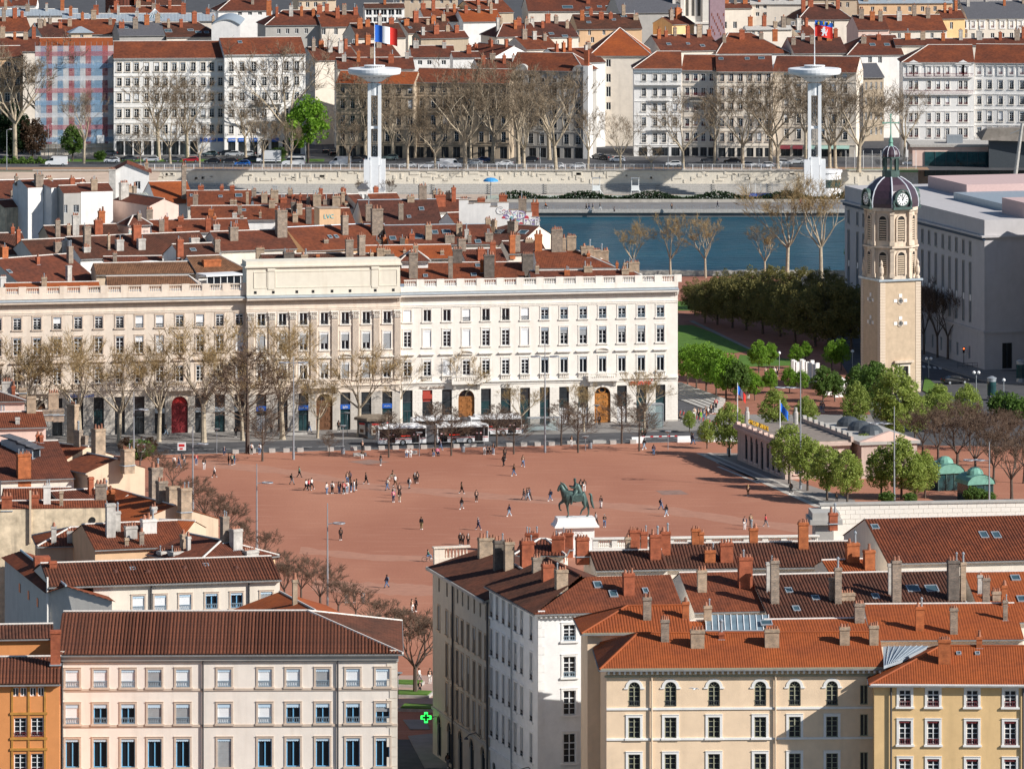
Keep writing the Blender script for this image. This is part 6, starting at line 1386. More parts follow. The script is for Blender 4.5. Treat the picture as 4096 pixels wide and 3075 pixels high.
T_ROLL=mat('roll tile brown',(0.20,0.068,0.034),.75,nz=.55,ns=2.2,c2=(0.095,0.036,0.022),rnd=.22)
rolls(FL,11,24.55-0,22,-.3,FL.W+.5,9.6,100,.55,T_ROLL)
mb=MB(); mb.box(-.1,FL.W+.1,-.35,0,FL.ze-.75,FL.ze-.3); mb.box(-.1,FL.W+.1,-.2,0,FL.ze-.95,FL.ze-.75); FL.part('cornice',mb,W_GREY)
for x in (249,812,1351): u=FL.u(x); mb=MB(); mb.tube([(u,-.16,0),(u,-.16,FL.ze-.4)],.09,8); FL.part('downpipe',mb,PIPE)
for k in range(22):
    z=.3+k*1.0
    for u0,u1 in ((.0,.55 if k%2 else .4),(FL.W-.8 if k%2 else FL.W-1.1,FL.W)): mb=MB(); mb.box(u0,u1,-.05,0,z,z+.94); FL.part('quoin',mb,W_CREAM)
FL.finish()
# house behind it
FM=front('fm','pale house with dark corrugated roof and six blinded windows behind the lower left house',374,1119,2336,2312,21,W_CREAM,12)
for i,x in enumerate([554,642,741,846.5,947,1066]):
    z=FM.z(750,2437); h=FM.z(750,2376)-z; d=dict(fr='FRB',mull='plain',sur='STONET',sw=.18,val='VALB',valh=.3,rail='IRONB',railh=.55)
    if i<3: d.update(blind='BLIND')
    if i==5: d.update(blind='BLINDG')
    FM.win('F',FM.u(x),z,1.35,h,**d)
FM.roof(T_BROWN,22.6,5.9,ov=.45,sp=.35,amp=.1,x0=-5); rolls(FM,5.9,22.6,21,-4.9,FM.W+.1,0.0001,76,.45,T_ROLL)
for x in (604,995): u=FM.u(x); mb=MB(); mb.tube([(u,-.16,0),(u,-.16,FM.ze-.4)],.09,8); FM.part('downpipe',mb,PIPE)
FM.finish()
for x in (460,590,737,945): 
    h=on_roof(x,2290 if x<600 else 2275,FM); 
    if h: lp=FM.local(h[1]); mb=MB(); mb.lathe([(.4,0),(.3,.25),(.1,.4)],8,sx=1,sy=.7); FM.part('roof_vent',mb,T_DARK,lp)
skylights([(531,2276,16,.6),(823,2261,16,.6)],'fm')
cc(0,1900,1.831,[(390,615,690,55,RD,0,.8,'fm')])
row('fm2','orange roof slope falling towards the square beside the tree row',1120,1260,2366,2440,2470,19.6,T_ORANGE,W_CREAM,sl=18,amp=.03)
chims([(1170,2315,2420,20,BR_TAN,1,.8,'fm2')])
# angular grey house with its gable towards us
gA=PZ(197,2367,20.3); gB=PX(448,2402,675); gP=PX(265,2345,676); gd=Vector((-7.3,28,0)); gh=thing('house','grey-white house with plain gable and shaded left wall, lower left','house',(gA.x,gA.y,0)); g0=Vector((gA.x,gA.y,0)); A_,B_,P_=gA-g0,gB-g0,gP-g0; fl_=lambda v:Vector((v.x,v.y,0)); mb=MB(); GW=wallm('wall off white render',(0.60,0.57,0.52),.25)
mb.poly([fl_(A_),fl_(B_),B_,P_,A_]); mb.poly([fl_(A_+gd),fl_(A_),A_,A_+gd]); mb.poly([fl_(B_),fl_(B_+gd),B_+gd,B_]); mb.poly([fl_(B_+gd),fl_(A_+gd),A_+gd,P_+gd,B_+gd]); put('wall',mb,gh,m=GW)
e_=Vector((-.4,-.35,-.1)); f_=Vector((.4,-.35,-.1)); k_=Vector((0,-.35,.06)); ro_=put('roof',tile_mesh('roof',[[A_+gd+e_,A_+e_,P_+k_,P_+gd+k_],[B_+f_,B_+gd+f_,P_+gd+k_,P_+k_]],T_RUST,.3,.06),gh)
mb=MB(); mb.tube([P_+k_+Vector((0,0,.1)),P_+gd+k_+Vector((0,0,.1))],.14,6); put('ridge_tiles',mb,ro_,m=ZINC)
for t_ in (.25,.45,.65): q=A_+gd*t_; mb=MB(); mb.box(-.45,.45,-.06,.03,-.5,.5); put('window',mb,gh,(q.x,q.y,q.z-2.2),math.atan2(-gd.y,-gd.x),m=GLASS)
mb=MB(); mb.box(-.9,.9,-.8,.8,0,2.6); put('chimney',mb,gh,A_+gd*.55+Vector((2.0,0,-.8)),.2,m=BR_RED); mb=MB(); mb.tube([(-.2,-.25,12),(-.2,-.25,22)],.12,8); put('flue_pipe',mb,gh,m=PLASTW)
# orange house at the lower left corner
FO=front('fo','orange rendered narrow house with yellow window bands, lower left corner',-45,238,2730,2727,20.8,W_ORNG,10)
YB_=mat('ochre trim',(0.45,0.22,0.05),.8,nz=.2)
for x in (62,94,132,164): FO.win('F',FO.u(x),FO.z(100,2784),.62,.9,fr='FRW',mull='plain')
for x in (81,149):
    for a,b in ((2869,2945),(3013,3090)): FO.win('F',FO.u(x),FO.z(100,b),1.25,FO.z(100,a)-FO.z(100,b),fr='FRW',mull='grid',rail='IRONR',railh=.4)
for x in (49,115,180): u=FO.u(x); mb=MB(); mb.box(u-.1,u+.1,-.08,0,FO.z(100,3100),FO.z(100,2745)); FO.part('window_band',mb,YB_)
for y in (2852,2952,2995): z=FO.z(100,y); mb=MB(); mb.box(FO.u(40),FO.u(190),-.12,0,z-.12,z+.12); FO.part('sill_band',mb,YB_)
FO.roof(T_BROWN,22.4,6,ov=.5,sp=.33,amp=.09); rolls(FO,6,22.4,20.8,0,FO.W,.0001,21,.5,T_ROLL); FO.finish()
B=row('fo2','small upper orange house with canal roof above the lower left corner',-45,208,2500,2496,2549,23.6,T_BROWN,W_ORNG,sl=17,amp=.09,sp=.34); window(B.root,(B.u(24),-.05,B.z(24,2590)),0,.55,.6,mull='plain')
class Q: root=FO.root
chimney(FO,FO.local(PX(222,2650,FO.p0.y+4)),1.0,.8,FO.z(222,2590)+1.2,BR_RED,0,zb=18)
# ------------------------------------------------------------ houses in the lower right
W3=front('w3f','white corner house with quoins and barrel roof tiles, lower centre',2152,2728,2446,2430,23,wallm('wall bright white render',(0.80,0.79,0.77),.15),13)
for a,b in ((2497,2562),(2624,2707),(2760,2858),(2932,3050)):
    W3.win('F',W3.u(2278),W3.z(2278,b),1.35,W3.z(2278,a)-W3.z(2278,b),fr='FRW',mull='cross',sur='W_WHITE',sw=.22,rail='IRONB' if a<2700 else None,railh=.5)
W3.roof(T_RUST,25.6,6.5,hipL=6.5,ov=.5,sp=.3,amp=.03,skip='L',ridge=None)
mb=MB(); u=.2
while u<W3.W: mb.box(u,u+.2,-.42,0,W3.ze-.62,W3.ze-.36); u+=.52
q=W3.part('modillions',mb,W_WHITE); q['kind']='stuff'
for k in range(24): z=.4+k*.95; mb=MB(); mb.box(0,.75 if k%2 else .5,-.05,0,z,z+.88); W3.part('quoin',mb,W_WHITE)
W3.finish(sides='FRB')
W1=front('w1s','grey-shaded street front of the white corner house with tall windows',1957,2151,2336,2446,23,W3.wall,13)
wx=[1967,1990,2015,2039,2063,2088,2126]; wr=[(2455,2532),(2575,2665),(2700,2800),(2850,2935),(2970,3050)]
zz_=[(20.2,22.3),(15.9,19.0),(11.2,14.6),(6.8,9.9),(2.9,5.6)]
zz_=[(19.6,22.2),(15.4,18.3),(11.0,14.1),(6.6,9.7)]
for x in wx:
    for a,b in zz_: W1.win('F',W1.u(x),a,1.15,b-a,fr='FRG',mull='plain',sur='W_WHITE',sw=.15,rail='IRON',railh=.5,blind='BLINDG' if rf.random()<.5 else None,bf=rf.choice((.4,.7,1)))
for x in (1975,2012,2050,2090): W1.win('F',W1.u(x),.3,1.5,3.6,arch=True,fr='DKMET',mull='plain',sill=False)
W1.roof(T_BROWN,25.6,6.5,hipR=6.5,ov=.5,sp=.34,amp=.1,skip='R',ridge=T_RUST)
for u in (W1.u(2052),): mb=MB(); mb.tube([(u,-.2,0),(u,-.2,W1.ze-.4)],.1,8); W1.part('downpipe',mb,METG)
mb=MB(); mb.box(0,W1.W,-.15,0,5.0,5.3); W1.part('string_course',mb,W3.wall); W1.finish(sides='FLB')
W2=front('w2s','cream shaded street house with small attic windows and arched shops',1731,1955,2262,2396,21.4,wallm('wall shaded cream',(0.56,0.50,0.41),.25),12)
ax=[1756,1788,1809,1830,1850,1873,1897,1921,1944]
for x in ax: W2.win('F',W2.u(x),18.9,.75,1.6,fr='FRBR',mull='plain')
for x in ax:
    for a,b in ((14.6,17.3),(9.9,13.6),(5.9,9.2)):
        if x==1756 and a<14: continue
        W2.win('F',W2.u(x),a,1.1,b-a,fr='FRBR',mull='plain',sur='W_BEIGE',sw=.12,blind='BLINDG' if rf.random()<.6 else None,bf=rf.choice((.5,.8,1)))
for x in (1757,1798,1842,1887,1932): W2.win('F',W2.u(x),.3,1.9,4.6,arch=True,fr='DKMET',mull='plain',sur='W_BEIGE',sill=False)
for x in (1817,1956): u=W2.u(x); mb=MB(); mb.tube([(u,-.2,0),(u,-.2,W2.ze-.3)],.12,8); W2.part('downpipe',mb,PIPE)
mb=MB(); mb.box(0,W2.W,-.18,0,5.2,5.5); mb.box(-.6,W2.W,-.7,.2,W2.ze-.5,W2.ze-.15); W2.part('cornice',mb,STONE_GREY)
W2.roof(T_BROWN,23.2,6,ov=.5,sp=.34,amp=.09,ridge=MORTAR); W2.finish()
def bracket_lamp(B,sd,u,z):
    mb=MB(); p=B.sp(sd,u,0,z); q=B.sp(sd,u,1.4,z+.5); r=B.sp(sd,u,1.7,z+.2); mb.tube([p,B.sp(sd,u,.6,z+.7),q,r],.06,6); o=B.part('wall_lamp',mb,DKMET); m2=MB(); m2.lathe([(.25,0),(.2,.15),(.05,.3)],10,tuple(r-Vector((0,0,.2)))); put('lamp_head',m2,o,m=DKMET)
bracket_lamp(W2,'F',W2.u(1925),5.6); bracket_lamp(W1,'F',W1.u(2135),5.6); bracket_lamp(W3,'F',W3.u(2195),5.0)
# cream arcaded house
PEA=wallm('wall pale apricot',(0.82,0.62,0.43),.2)
CR=front('cr','apricot house with arched top windows and sage frames, lower right',2426,3533,2662,2656,22,PEA,14)
for x in (2537,2682,2856,3041,3179,3328):
    CR.win('F',CR.u(x),CR.z(2900,2822),1.2,CR.z(2900,2724)-CR.z(2900,2822),arch=True,fr='FRGR',mull='grid',sur='W_WHITE',sw=.3,rail='IRON',railh=.55,sill=False)
    for a,b in ((2866,2949),(3013,3096)): CR.win('F',CR.u(x),CR.z(2900,b),1.2,CR.z(2900,a)-CR.z(2900,b),fr='FRGR',mull='grid',sur='W_WHITE',sw=.26)
for a,b in ((2742,2820),(2858,2946),(3010,3096)): CR.win('F',CR.u(3456),CR.z(2900,b),.8,CR.z(2900,a)-CR.z(2900,b),fr='FRGR',mull='plain')
for y in (2832,2953): z=CR.z(2900,y); mb=MB(); mb.box(0,CR.W,-.12,0,z-.1,z+.12); CR.part('string_course',mb,W_WHITE)
SAGE=mat('sage painted eave',(0.33,0.31,0.22),.7,nz=.1)
mb=MB(); mb.box(-.6,CR.W+.2,-.75,0,CR.ze-.42,CR.ze-.18); mb.box(-.2,CR.W,-.2,0,CR.ze-1.15,CR.ze-.95); CR.part('cornice',mb,SAGE)
mb=MB(); u=.1
while u<CR.W: mb.box(u,u+.2,-.6,-.02,CR.ze-.78,CR.ze-.43); u+=.55
q=CR.part('modillions',mb,W_WHITE); q['kind']='stuff'
for x in (2606,3101): u=CR.u(x); mb=MB(); mb.tube([(u,-.2,0),(u,-.2,CR.ze-1.0)],.1,8); CR.part('downpipe',mb,W_BEIGE)
CR.roof(T_ORANGE,24.35,6.0,hipL=3.5,ov=.75,sp=.25,amp=.035,ridge=T_ORANGE,soffit=False); CR.finish()
CW=front('cw','apricot rear wing with rounded window under a clean orange hipped roof',2350,2760,2520,2516,23.6,PEA,9)
CW.win('F',CW.u(2466),CW.z(2466,2622),1.7,1.7,arch=True,fr='FRGR',mull='plain',sur='W_WHITE')
mb=MB(); mb.box(-.6,CW.W,-.7,0,CW.ze-.42,CW.ze-.18); CW.part('cornice',mb,SAGE)
CW.roof(T_ORANGE,25.4,4.5,hipL=4.5,ov=.7,sp=.3,amp=.05,ridge=T_ORANGE,soffit=False); CW.finish()
row('cw2','orange canal roof between the rear wing and the apricot house',2590,3060,2486,2480,2560,23.6,T_ORANGE,PEA,sl=17,amp=.06,sp=.34)
# yellow house
YL=front('yl','ochre yellow house with white framed windows and dark red rails, lower right corner',3497,4140,2728,2731,20.9,W_YELL,14)
for i,x in enumerate((3620,3733,3889,4041)):
    for j,(a,b) in enumerate(((2759,2825),(2882,2977),(3034,3110))):
        YL.win('F',YL.u(x),YL.z(3800,b),1.2,YL.z(3800,a)-YL.z(3800,b),fr='FRW',mull='cross',sur='W_WHITE',sw=.24,rail='IRONR',railh=.55,val='AWN2' if j else None,valh=.25)
mb=MB(); mb.box(-.4,YL.W,-.55,0,YL.ze-.4,YL.ze-.1); YL.part('cornice',mb,W_WHITE)
for x in (3564,4092): u=YL.u(x); mb=MB(); mb.tube([(u,-.2,0),(u,-.2,YL.ze-.4)],.1,8); YL.part('downpipe',mb,PIPE)
YL.roof(T_ORANGE,23.5,7,hipL=7,ov=.55,sp=.25,amp=.035,ridge=T_ORANGE); YL.finish()
# roofs behind, up to the square
for k,lab,x0,x1,y0,y1,ye,zr,tm,wm,ex in [
 ('k2','long dark canal-tiled roof with skylights between tall flues, lower right',3005,3795,2302,2284,2462,24.4,T_BROWN,W_CREAM,dict(amp=.1,sp=.36)),
 ('k2b','rust roof with white chalk letters behind the white corner house',2720,3005,2290,2284,2440,24.6,T_RUST,W_CREAM,dict(amp=.03)),
 ('k3','broad orange roof with slim chimneys right of the zinc valley, lower right',3458,4052,2416,2412,2552,23.6,T_ORANGE,W_CREAM,dict(amp=.03)),
 ('k4','orange roof with skylights at the right edge behind the slim chimneys',3860,4140,2288,2284,2482,24.4,T_ORANGE,W_CREAM,dict(amp=.03)),
 ('k5','orange roof with small gables behind the arcaded house',3060,3456,2478,2472,2556,23.8,T_ORANGE,W_PEACH,dict(amp=.04)),
 ('k6','long brown canal-tiled roof below the balustrade facing the square',2640,3390,2176,2166,2266,22.6,T_BROWN,W_CREAM,dict(amp=.1,sp=.36)),
 ('k7','large rust canal-tiled roof with paired skylights at the right edge',3462,4140,2076,2060,2240,23.4,T_RUST,W_CREAM,dict(amp=.09,sp=.36)),
 ('k8','brown canal-tiled roof below the statue among red chimneys',2360,2642,2206,2200,2274,22.8,T_BROWN,W_CREAM,dict(amp=.11,sp=.38)),
 ('k9','small hipped canal roof left of the statue pedestal among chimneys',2080,2262,2156,2158,2216,23.2,T_RED,W_CREAM,dict(amp=.11,sp=.38,hipL=2.3,hipR=2.3)),
 ('k10','low orange roof patch among the chimneys right of the brown ridge',3290,3470,2242,2236,2290,22.4,T_ORANGE,W_CREAM,dict(amp=.08)),
]: row(k,lab,x0,x1,y0,y1,ye,zr,tm,wm,sl=17,**ex)
B=BLDS['k7']
for x in (3974,4052,3880): window(B.root,(B.u(x),-.05,B.z(x,2282)),0,1.0,.95,mull='plain')
# zinc valley sheet
p=[(3534,2580),(3530,2665),(3590,2640),(3715,2578)]
zv=thing('zinc_valley','pale zinc valley roof between the arcaded and yellow houses','roof',G(3540,2640,22)); Z0=Vector(zv.location); mb=MB()
pt=[PZ(3532,2584,22.9),PZ(3535,2662,22.2),PZ(3600,2640,22.4),PZ(3712,2582,23.3)]; pt=[q-Z0 for q in pt]; mb.add([tuple(q) for q in pt]+[tuple(q-Vector((0,0,.3))) for q in pt],[(0,1,2,3),(7,6,5,4),(0,4,5,1),(1,5,6,2),(2,6,7,3),(3,7,4,0)]); put('sheet',mb,zv,m=ZINC)
for i in range(1,8):
    t=i/8; a=pt[0].lerp(pt[3],t); b=pt[1].lerp(pt[2],t); mb=MB(); mb.tube([a+Vector((0,0,.04)),b+Vector((0,0,.04))],.05,4); put('seam',mb,zv,m=ZINC)
# glass roof and graffiti
h=on_roof(2950,2500); gr=thing('glass_roof','sloping glazed roof with pale bars behind the arcaded house','skylight',h[1]); mb=MB(); Wg,Lg=6.6,3.4; M_=Matrix.Rotation(R(20),4,'X'); mb.box(-Wg/2,Wg/2,-Lg/2,Lg/2,.2,.3,M_); put('glazing',mb,gr,m=GV)
for i in range(11): mb=MB(); x=-Wg/2+Wg*i/10; mb.box(x-.04,x+.04,-Lg/2,Lg/2,.3,.38,M_); put('bar',mb,gr,m=FRW)
mb=MB(); mb.box(-Wg/2-.15,Wg/2+.15,-Lg/2-.15,-Lg/2,0,.4,M_); put('kerb',mb,gr,m=ZINC)
cc(1550,2050,1.6208,[(590,150,300,120,T,5,.5),(690,165,380,75,K,3),(758,175,380,65,T,4),(865,170,360,85,RD,4),(935,120,190,90,RD,5,.6),(940,275,395,60,M,3),(1003,320,450,75,RD,4),(1090,355,500,80,T,4),(1043,490,590,25,T,0),(1105,140,260,85,RD,5,.8,'k9'),(1165,120,230,75,RD,4,.8,'k9'),(1268,150,320,85,RD,4,.8,'k8'),(1328,235,360,38,T,1),(1568,380,540,75,RD,3),(1605,100,230,70,RD,5,.7,'k8'),(1665,110,230,45,RD,3,.7,'k8'),(1740,130,310,75,RD,2),(1805,110,280,65,RD,2),(1560,145,240,35,T,1,.8,'k8'),(1685,535,700,55,M,2),(1800,680,840,55,M,4),(1180,265,300,60,T,3)])
cc(2696,2050,1.58,[(140,90,205,55,O,3,.8,'k6'),(175,110,205,30,O,3,.8,'k6'),(505,85,195,55,O,2,.8,'k6'),(820,50,235,65,O,5),(1010,-10,170,55,RD,2,.8,'k7'),(1168,0,200,85,O,4),(1135,180,320,85,O,2),(1240,225,365,70,O,1),(1318,210,375,95,W,4),(230,225,320,70,O,3),(335,180,320,85,RD,4),(455,270,480,90,RD,4),(180,350,505,60,T,3),(640,290,580,55,M,4),(600,300,500,30,P,0),(1040,335,580,45,M,1),(1005,400,560,45,M,0),(1410,290,570,60,M,2),(1370,310,520,30,P,0),(1600,220,355,70,K,4),(1665,260,350,55,W,3),(1770,290,560,75,K,3),(1830,300,560,35,T,1),(1935,380,510,30,P,3),(1975,400,575,48,M,3),(2040,485,560,55,T,4),(2090,445,590,38,O,1),(75,550,670,45,O,1),(215,575,700,50,T,2),(455,500,660,80,T,4),(540,550,660,65,T,2),(150,730,860,90,T,4),(620,725,855,95,T,5),(1080,710,840,65,T,3),(1265,700,840,60,T,4),(1310,690,830,35,RD,2),(1175,560,700,65,M,4),(1555,580,750,55,O,2),(1770,590,770,50,M,3),(2095,540,680,30,M,2),(1710,790,960,80,O,5),(1930,770,855,38,O,1),(300,740,800,35,RD,1),(1100,495,560,95,T,5)])
skylights([(2391,2340,26,1.1),(2453,2376,26,1.1),(2582,2364,16,.9),(3155,2362,22,1.0),(3185,2435,22,1.0),(3262,2392,24,.9),(3502,2386,22,1.0),(3652,2355,44,1.4),(3727,2355,44,1.4),(3895,2398,30,1.1),(4062,2312,30,1.1),(4085,2396,26,1.2),(3500,2108,24,1.0),(3935,2140,26,1.5),(3985,2141,26,1.5),(3065,2492,40,.9),(3835,2614,12,.4),(3910,2614,12,.4)])
for s,x,y in (('E',2612,2300),('I',2582,2300),('Z',2480,2285)): pass
# parapets and balustrades towards the square
def parapet(label,x0,x1,y0,y1,zt,h,n,m,name='balustrade_wall'):
    a=PZ(x0,y0,zt); b=PZ(x1,y1,zt); d=b-a; L=d.length; t=thing(name,label,'balustrade',(a.x,a.y,0),math.atan2(d.y,d.x)); mb=MB(); mb.box(0,L,0,.6,0,zt-h); put('wall',mb,t,m=m); mb=MB(); mb.box(-.1,L+.1,-.1,.7,zt-.18,zt); put('rail',mb,t,m=m)
    st=L/n
    for i in range(n):
        mb=MB(); mb.box(st*i,st*i+st*.3,.05,.55,zt-h,zt-.19); put('pier',mb,t,m=m); mb=MB()
        for k in range(7): baluster(mb,st*(i+.36+.58*k/6),.3,zt-h,h-.19,.12)
        q=put('balusters',mb,t,m=m); q['kind']='stuff'
    return t
parapet('cream stone roof balustrade on the street corner facing the square',1738,1878,2188,2182,22.6,1.3,1,STONE)
parapet('long pale stone roof balustrade right of the statue pedestal',2372,3275,2152,2140,21.6,1.1,12,STONE2)
a=PZ(3285,2014,22.6); b=PZ(4140,2000,22.6); d=b-a; t=thing('stone_parapet','long white ashlar roof wall facing the square at right','wall',(a.x,a.y,0),math.atan2(d.y,d.x)); L=d.length
mb=MB(); mb.box(0,L,.05,.7,0,22.4); put('wall',mb,t,m=STONE2); mb=MB(); mb.box(-.2,L,-.15,.85,22.4,22.65); put('coping',mb,t,m=W_GREY)
for k in range(4):
    for i in range(22): 
        w_=L/22; x=w_*i+(w_/2 if k%2 else 0); mb=None; put('stone_block',cached(('pb',round(w_,2)),lambda:MB().box(0,w_-.04,-.0,.06,0,.52).mesh('stone_block',STONE2)),t,(x,0,22.39-.56*(k+1)))
bp=PZ(3262,2050,22.0); e=thing('corner_pier','blue-grey corner pier with cornice at the right end of the balustrade','pier',(bp.x,bp.y,0),.05); mb=MB(); mb.box(0,2.2,0,4,0,20.6); put('shaft',mb,e,m=W_GREY); mb=MB(); mb.box(-.7,3.2,-.7,5,20.6,21.2); mb.box(-.4,2.9,-.4,4.6,21.2,22.0); put('cornice',mb,e,m=W_GREY)
# pharmacy cross on the corner
NEON=mat('neon green',(0.0,0.6,0.05),.4,nz=0,emit=(0.02,1.0,0.08,3.0))
ph_=thing('pharmacy_cross','glowing green pharmacy cross hanging over the side street','sign',PX(1704,2868,688)); s=.42
o=MB()
cr=[(-s,-3*s),(s,-3*s),(s,-s),(3*s,-s),(3*s,s),(s,s),(s,3*s),(-s,3*s),(-s,s),(-3*s,s),(-3*s,-s),(-s,-s)]; k=.62
cr=[(x*k*.75,z*k*.75) for x,z in cr]
ring_xz(o,cr+[cr[0]],[(x*.72,z*.72) for x,z in cr+[cr[0]]],-.1,.1); put('neon_outline',o,ph_,m=NEON); mb=MB(); mb.xz([(x*.7,z*.7) for x,z in cr],-.05,.05); put('panel',mb,ph_,m=DKMET); mb=MB(); mb.tube([(.6,0,0),(2.2,1.0,.1)],.05,6); put('bracket',mb,ph_,m=DKMET)
# ------------------------------------------------------------ swimming baths, pylons, quay
rb=random.Random(23)
WCON=mat('pool wall cream concrete',(0.68,0.62,0.52),.9,nz=.06,ns=.5,extra=stain((0.5,0.45,0.38),.25))
D0=1521.0; s0=ppm(D0); X0=(560-2048)/s0; X1=(3560-2048)/s0
pw=thing('pool_wall','long cream relief wall of the riverside swimming baths','wall',(0,D0,0)); mb=MB(); mb.box(-120,X1,0,.5,-4.2,1.5); put('wall',mb,pw,m=WCON)
mb=MB(); mb.box(-120,X1,-.3,.6,1.5,1.75); put('coping',mb,pw,m=CONC)
n=0
x=X0
while x<X1-2 and n<150:           # raised blocks of the relief
    w=rb.choice((.5,.7,1.2,2.4)); h=rb.choice((.3,.6,.9,1.3)); z=rb.uniform(-1.3,.9); mb=MB(); w=min(w,2.5)
    mb.box(0,w,-.14,0,0,min(h,1.35-z)); 
    if rb.random()<.5: mb.box(w*.0,.35,-.14,0,-.45,-.002)
    put('relief_block',mb,pw,(x,0,z),m=WCON); n+=1; x+=rb.uniform(.5,2.1)
st=thing('bleachers','concrete stepped seating below the cream pool wall','steps',(0,D0,0))
for k in range(5):
    mb=MB(); mb.box(X0-10,X1-8,-1.0-k*1.0,-.0-k*1.0,-4.2,-1.75-k*.42); put('step',mb,st,m=CONC)
for x in range(-20,70,14):
    for k in range(5): mb=MB(); mb.box(x,x+.9,-1.4-k*1.0,-1.001-k*1.0,-2.0-k*.42,-1.96-k*.42+.2); put('stair_tread',mb,st,m=CONC)
mb=MB(); mb.quad((X0,1496,-3.9),(X1,1496,-3.9),(X1,1515,-3.9),(X0,1515,-3.9)); struct('pool_deck',mb,mat('pool deck pink',(0.45,0.36,0.29),.9,nz=.15,ns=.5))
pl=MB(); pl.box((1950-2048)/s0,(3060-2048)/s0,1499,1510,-4.1,-3.7); 
po=thing('swimming_pool','long drained pale green swimming pool beside the river','pool',(0,0,0)); put('basin',pl,po,m=mat('pool tiles pale green',(0.36,0.40,0.34),.6,nz=.2,ns=1.2))
for x,w in ((2130,90),(2230,100),(2420,110),(2680,60),(2780,80)): mb=MB(); mb.box((x-2048)/s0,(x+w-2048)/s0,1500.5,1501.4,-3.69,-3.45); put('lane_cover',mb,po,m=FRW)
def hedge(name,label,p0,p1,h,w,m,n,seed=1,ls=.22):
    r=random.Random(seed); V=[];F=[]; p0=Vector(p0);p1=Vector(p1); d=(p1-p0); t=d.normalized(); nn=Vector((-t.y,t.x,0))
    for i in range(n):
        u=r.random(); hh=h*(.75+.35*math.sin(u*37)+.15*r.random())
        p=p0+d*u+nn*r.uniform(-w/2,w/2)+Vector((0,0,r.uniform(.05,1)*hh)); a=Vector((r.gauss(0,1),r.gauss(0,1),r.gauss(0,1))).normalized(); b=a.cross(Vector((r.gauss(0,1),r.gauss(0,1),r.gauss(0,1)))).normalized(); s=ls*r.uniform(.6,1.3)
        o=len(V); V+=[tuple(p-a*s),tuple(p-b*s*.7),tuple(p+a*s),tuple(p+b*s*.7)]; F.append((o,o+1,o+2,o+3))
    me=bpy.data.meshes.new(name); me.from_pydata(V,[],F); me.materials.append(m); o=put(name,me); tag(o,label,'hedge'); return o
hedge('hedge','dark green clipped hedge between pool and river walk',(-3,1497,-4.2),(X1,1497,-4.2),2.2,1.6,LF_DARK,9000,3,.3)
def fence(label,x0,x1,D,z,h,step,m=WHITEP,y1=None,name='railing',post=9,sub=.35):
    t=thing(name,label,'railing',(x0,D,z)); L=x1-x0
    for zz in (.12,h): mb=MB(); mb.box(0,L,-.03,.03,zz-.03,zz+.03); put('rail',mb,t,m=m)
    k=0
    while k*step<=L: mb=None; put('post',cached(('fp',h,m.name),lambda:MB().box(-.06,.06,-.06,.06,0,h+.05).mesh('post',m)),t,(k*step,0,0)); k+=1
    mb=MB(); x=.2
    while x<L: mb.box(x-.018,x+.018,-.018,.018,.15,h-.03); x+=sub
    q=put('bars',mb,t,m=m); q['kind']='stuff'; return t
fence('white steel railing along the far quay above the pool wall',(540-2048)/s0,(3160-2048)/s0,1521.2,1.75,1.35,2.45)
fence('low white railing behind the dark hedge',-2,22,1499,-3.9,1.1,2.3,sub=3)
mb=MB(); mb.box(-5,X1,1475.0,1475.15,-5.2,-3.2); 
t=fence('grey railing along the edge of the river walk',-6,80,1475.3,-4.2,.9,2.0,m=METG,sub=.6)
mb=MB(); mb.box(-900,900,1473.4,1474.2,-5.0,-4.15); struct('walk_edge',mb,CONC)
mb=MB(); mb.box(-7,X1,1494.5,1495.4,-4.2,-3.5); struct('low_wall',mb,QUAY)
# brick-red strip of cycle path and verge on the quay
mb=MB(); mb.quad((-200,1522.5,1.606),(X1+10,1522.5,1.606),(X1+10,1531,1.606),(-200,1531,1.606)); struct('quay_footpath',mb,mat('ochre footpath',(0.34,0.21,0.13),.9,nz=.15,ns=.5))
mb=MB(); mb.quad((-150,1549,1.606),(-48,1549,1.606),(-48,1558,1.606),(-150,1558,1.606)); struct('verge',mb,GRASS)
mb=MB(); mb.quad((-150,1566,1.606),(100,1566,1.606),(100,1576,1.606),(-150,1576,1.606)); struct('far_pavement',mb,PAVE)
mb=MB(); mb.quad((-140,1470,-3.0),(-88,1470,-3.0),(-88,1521,1.2),(-140,1521,1.2)); struct('river_terrace',mb,mat('pale terrace',(0.52,0.40,0.31),.9,nz=.12,ns=.3))
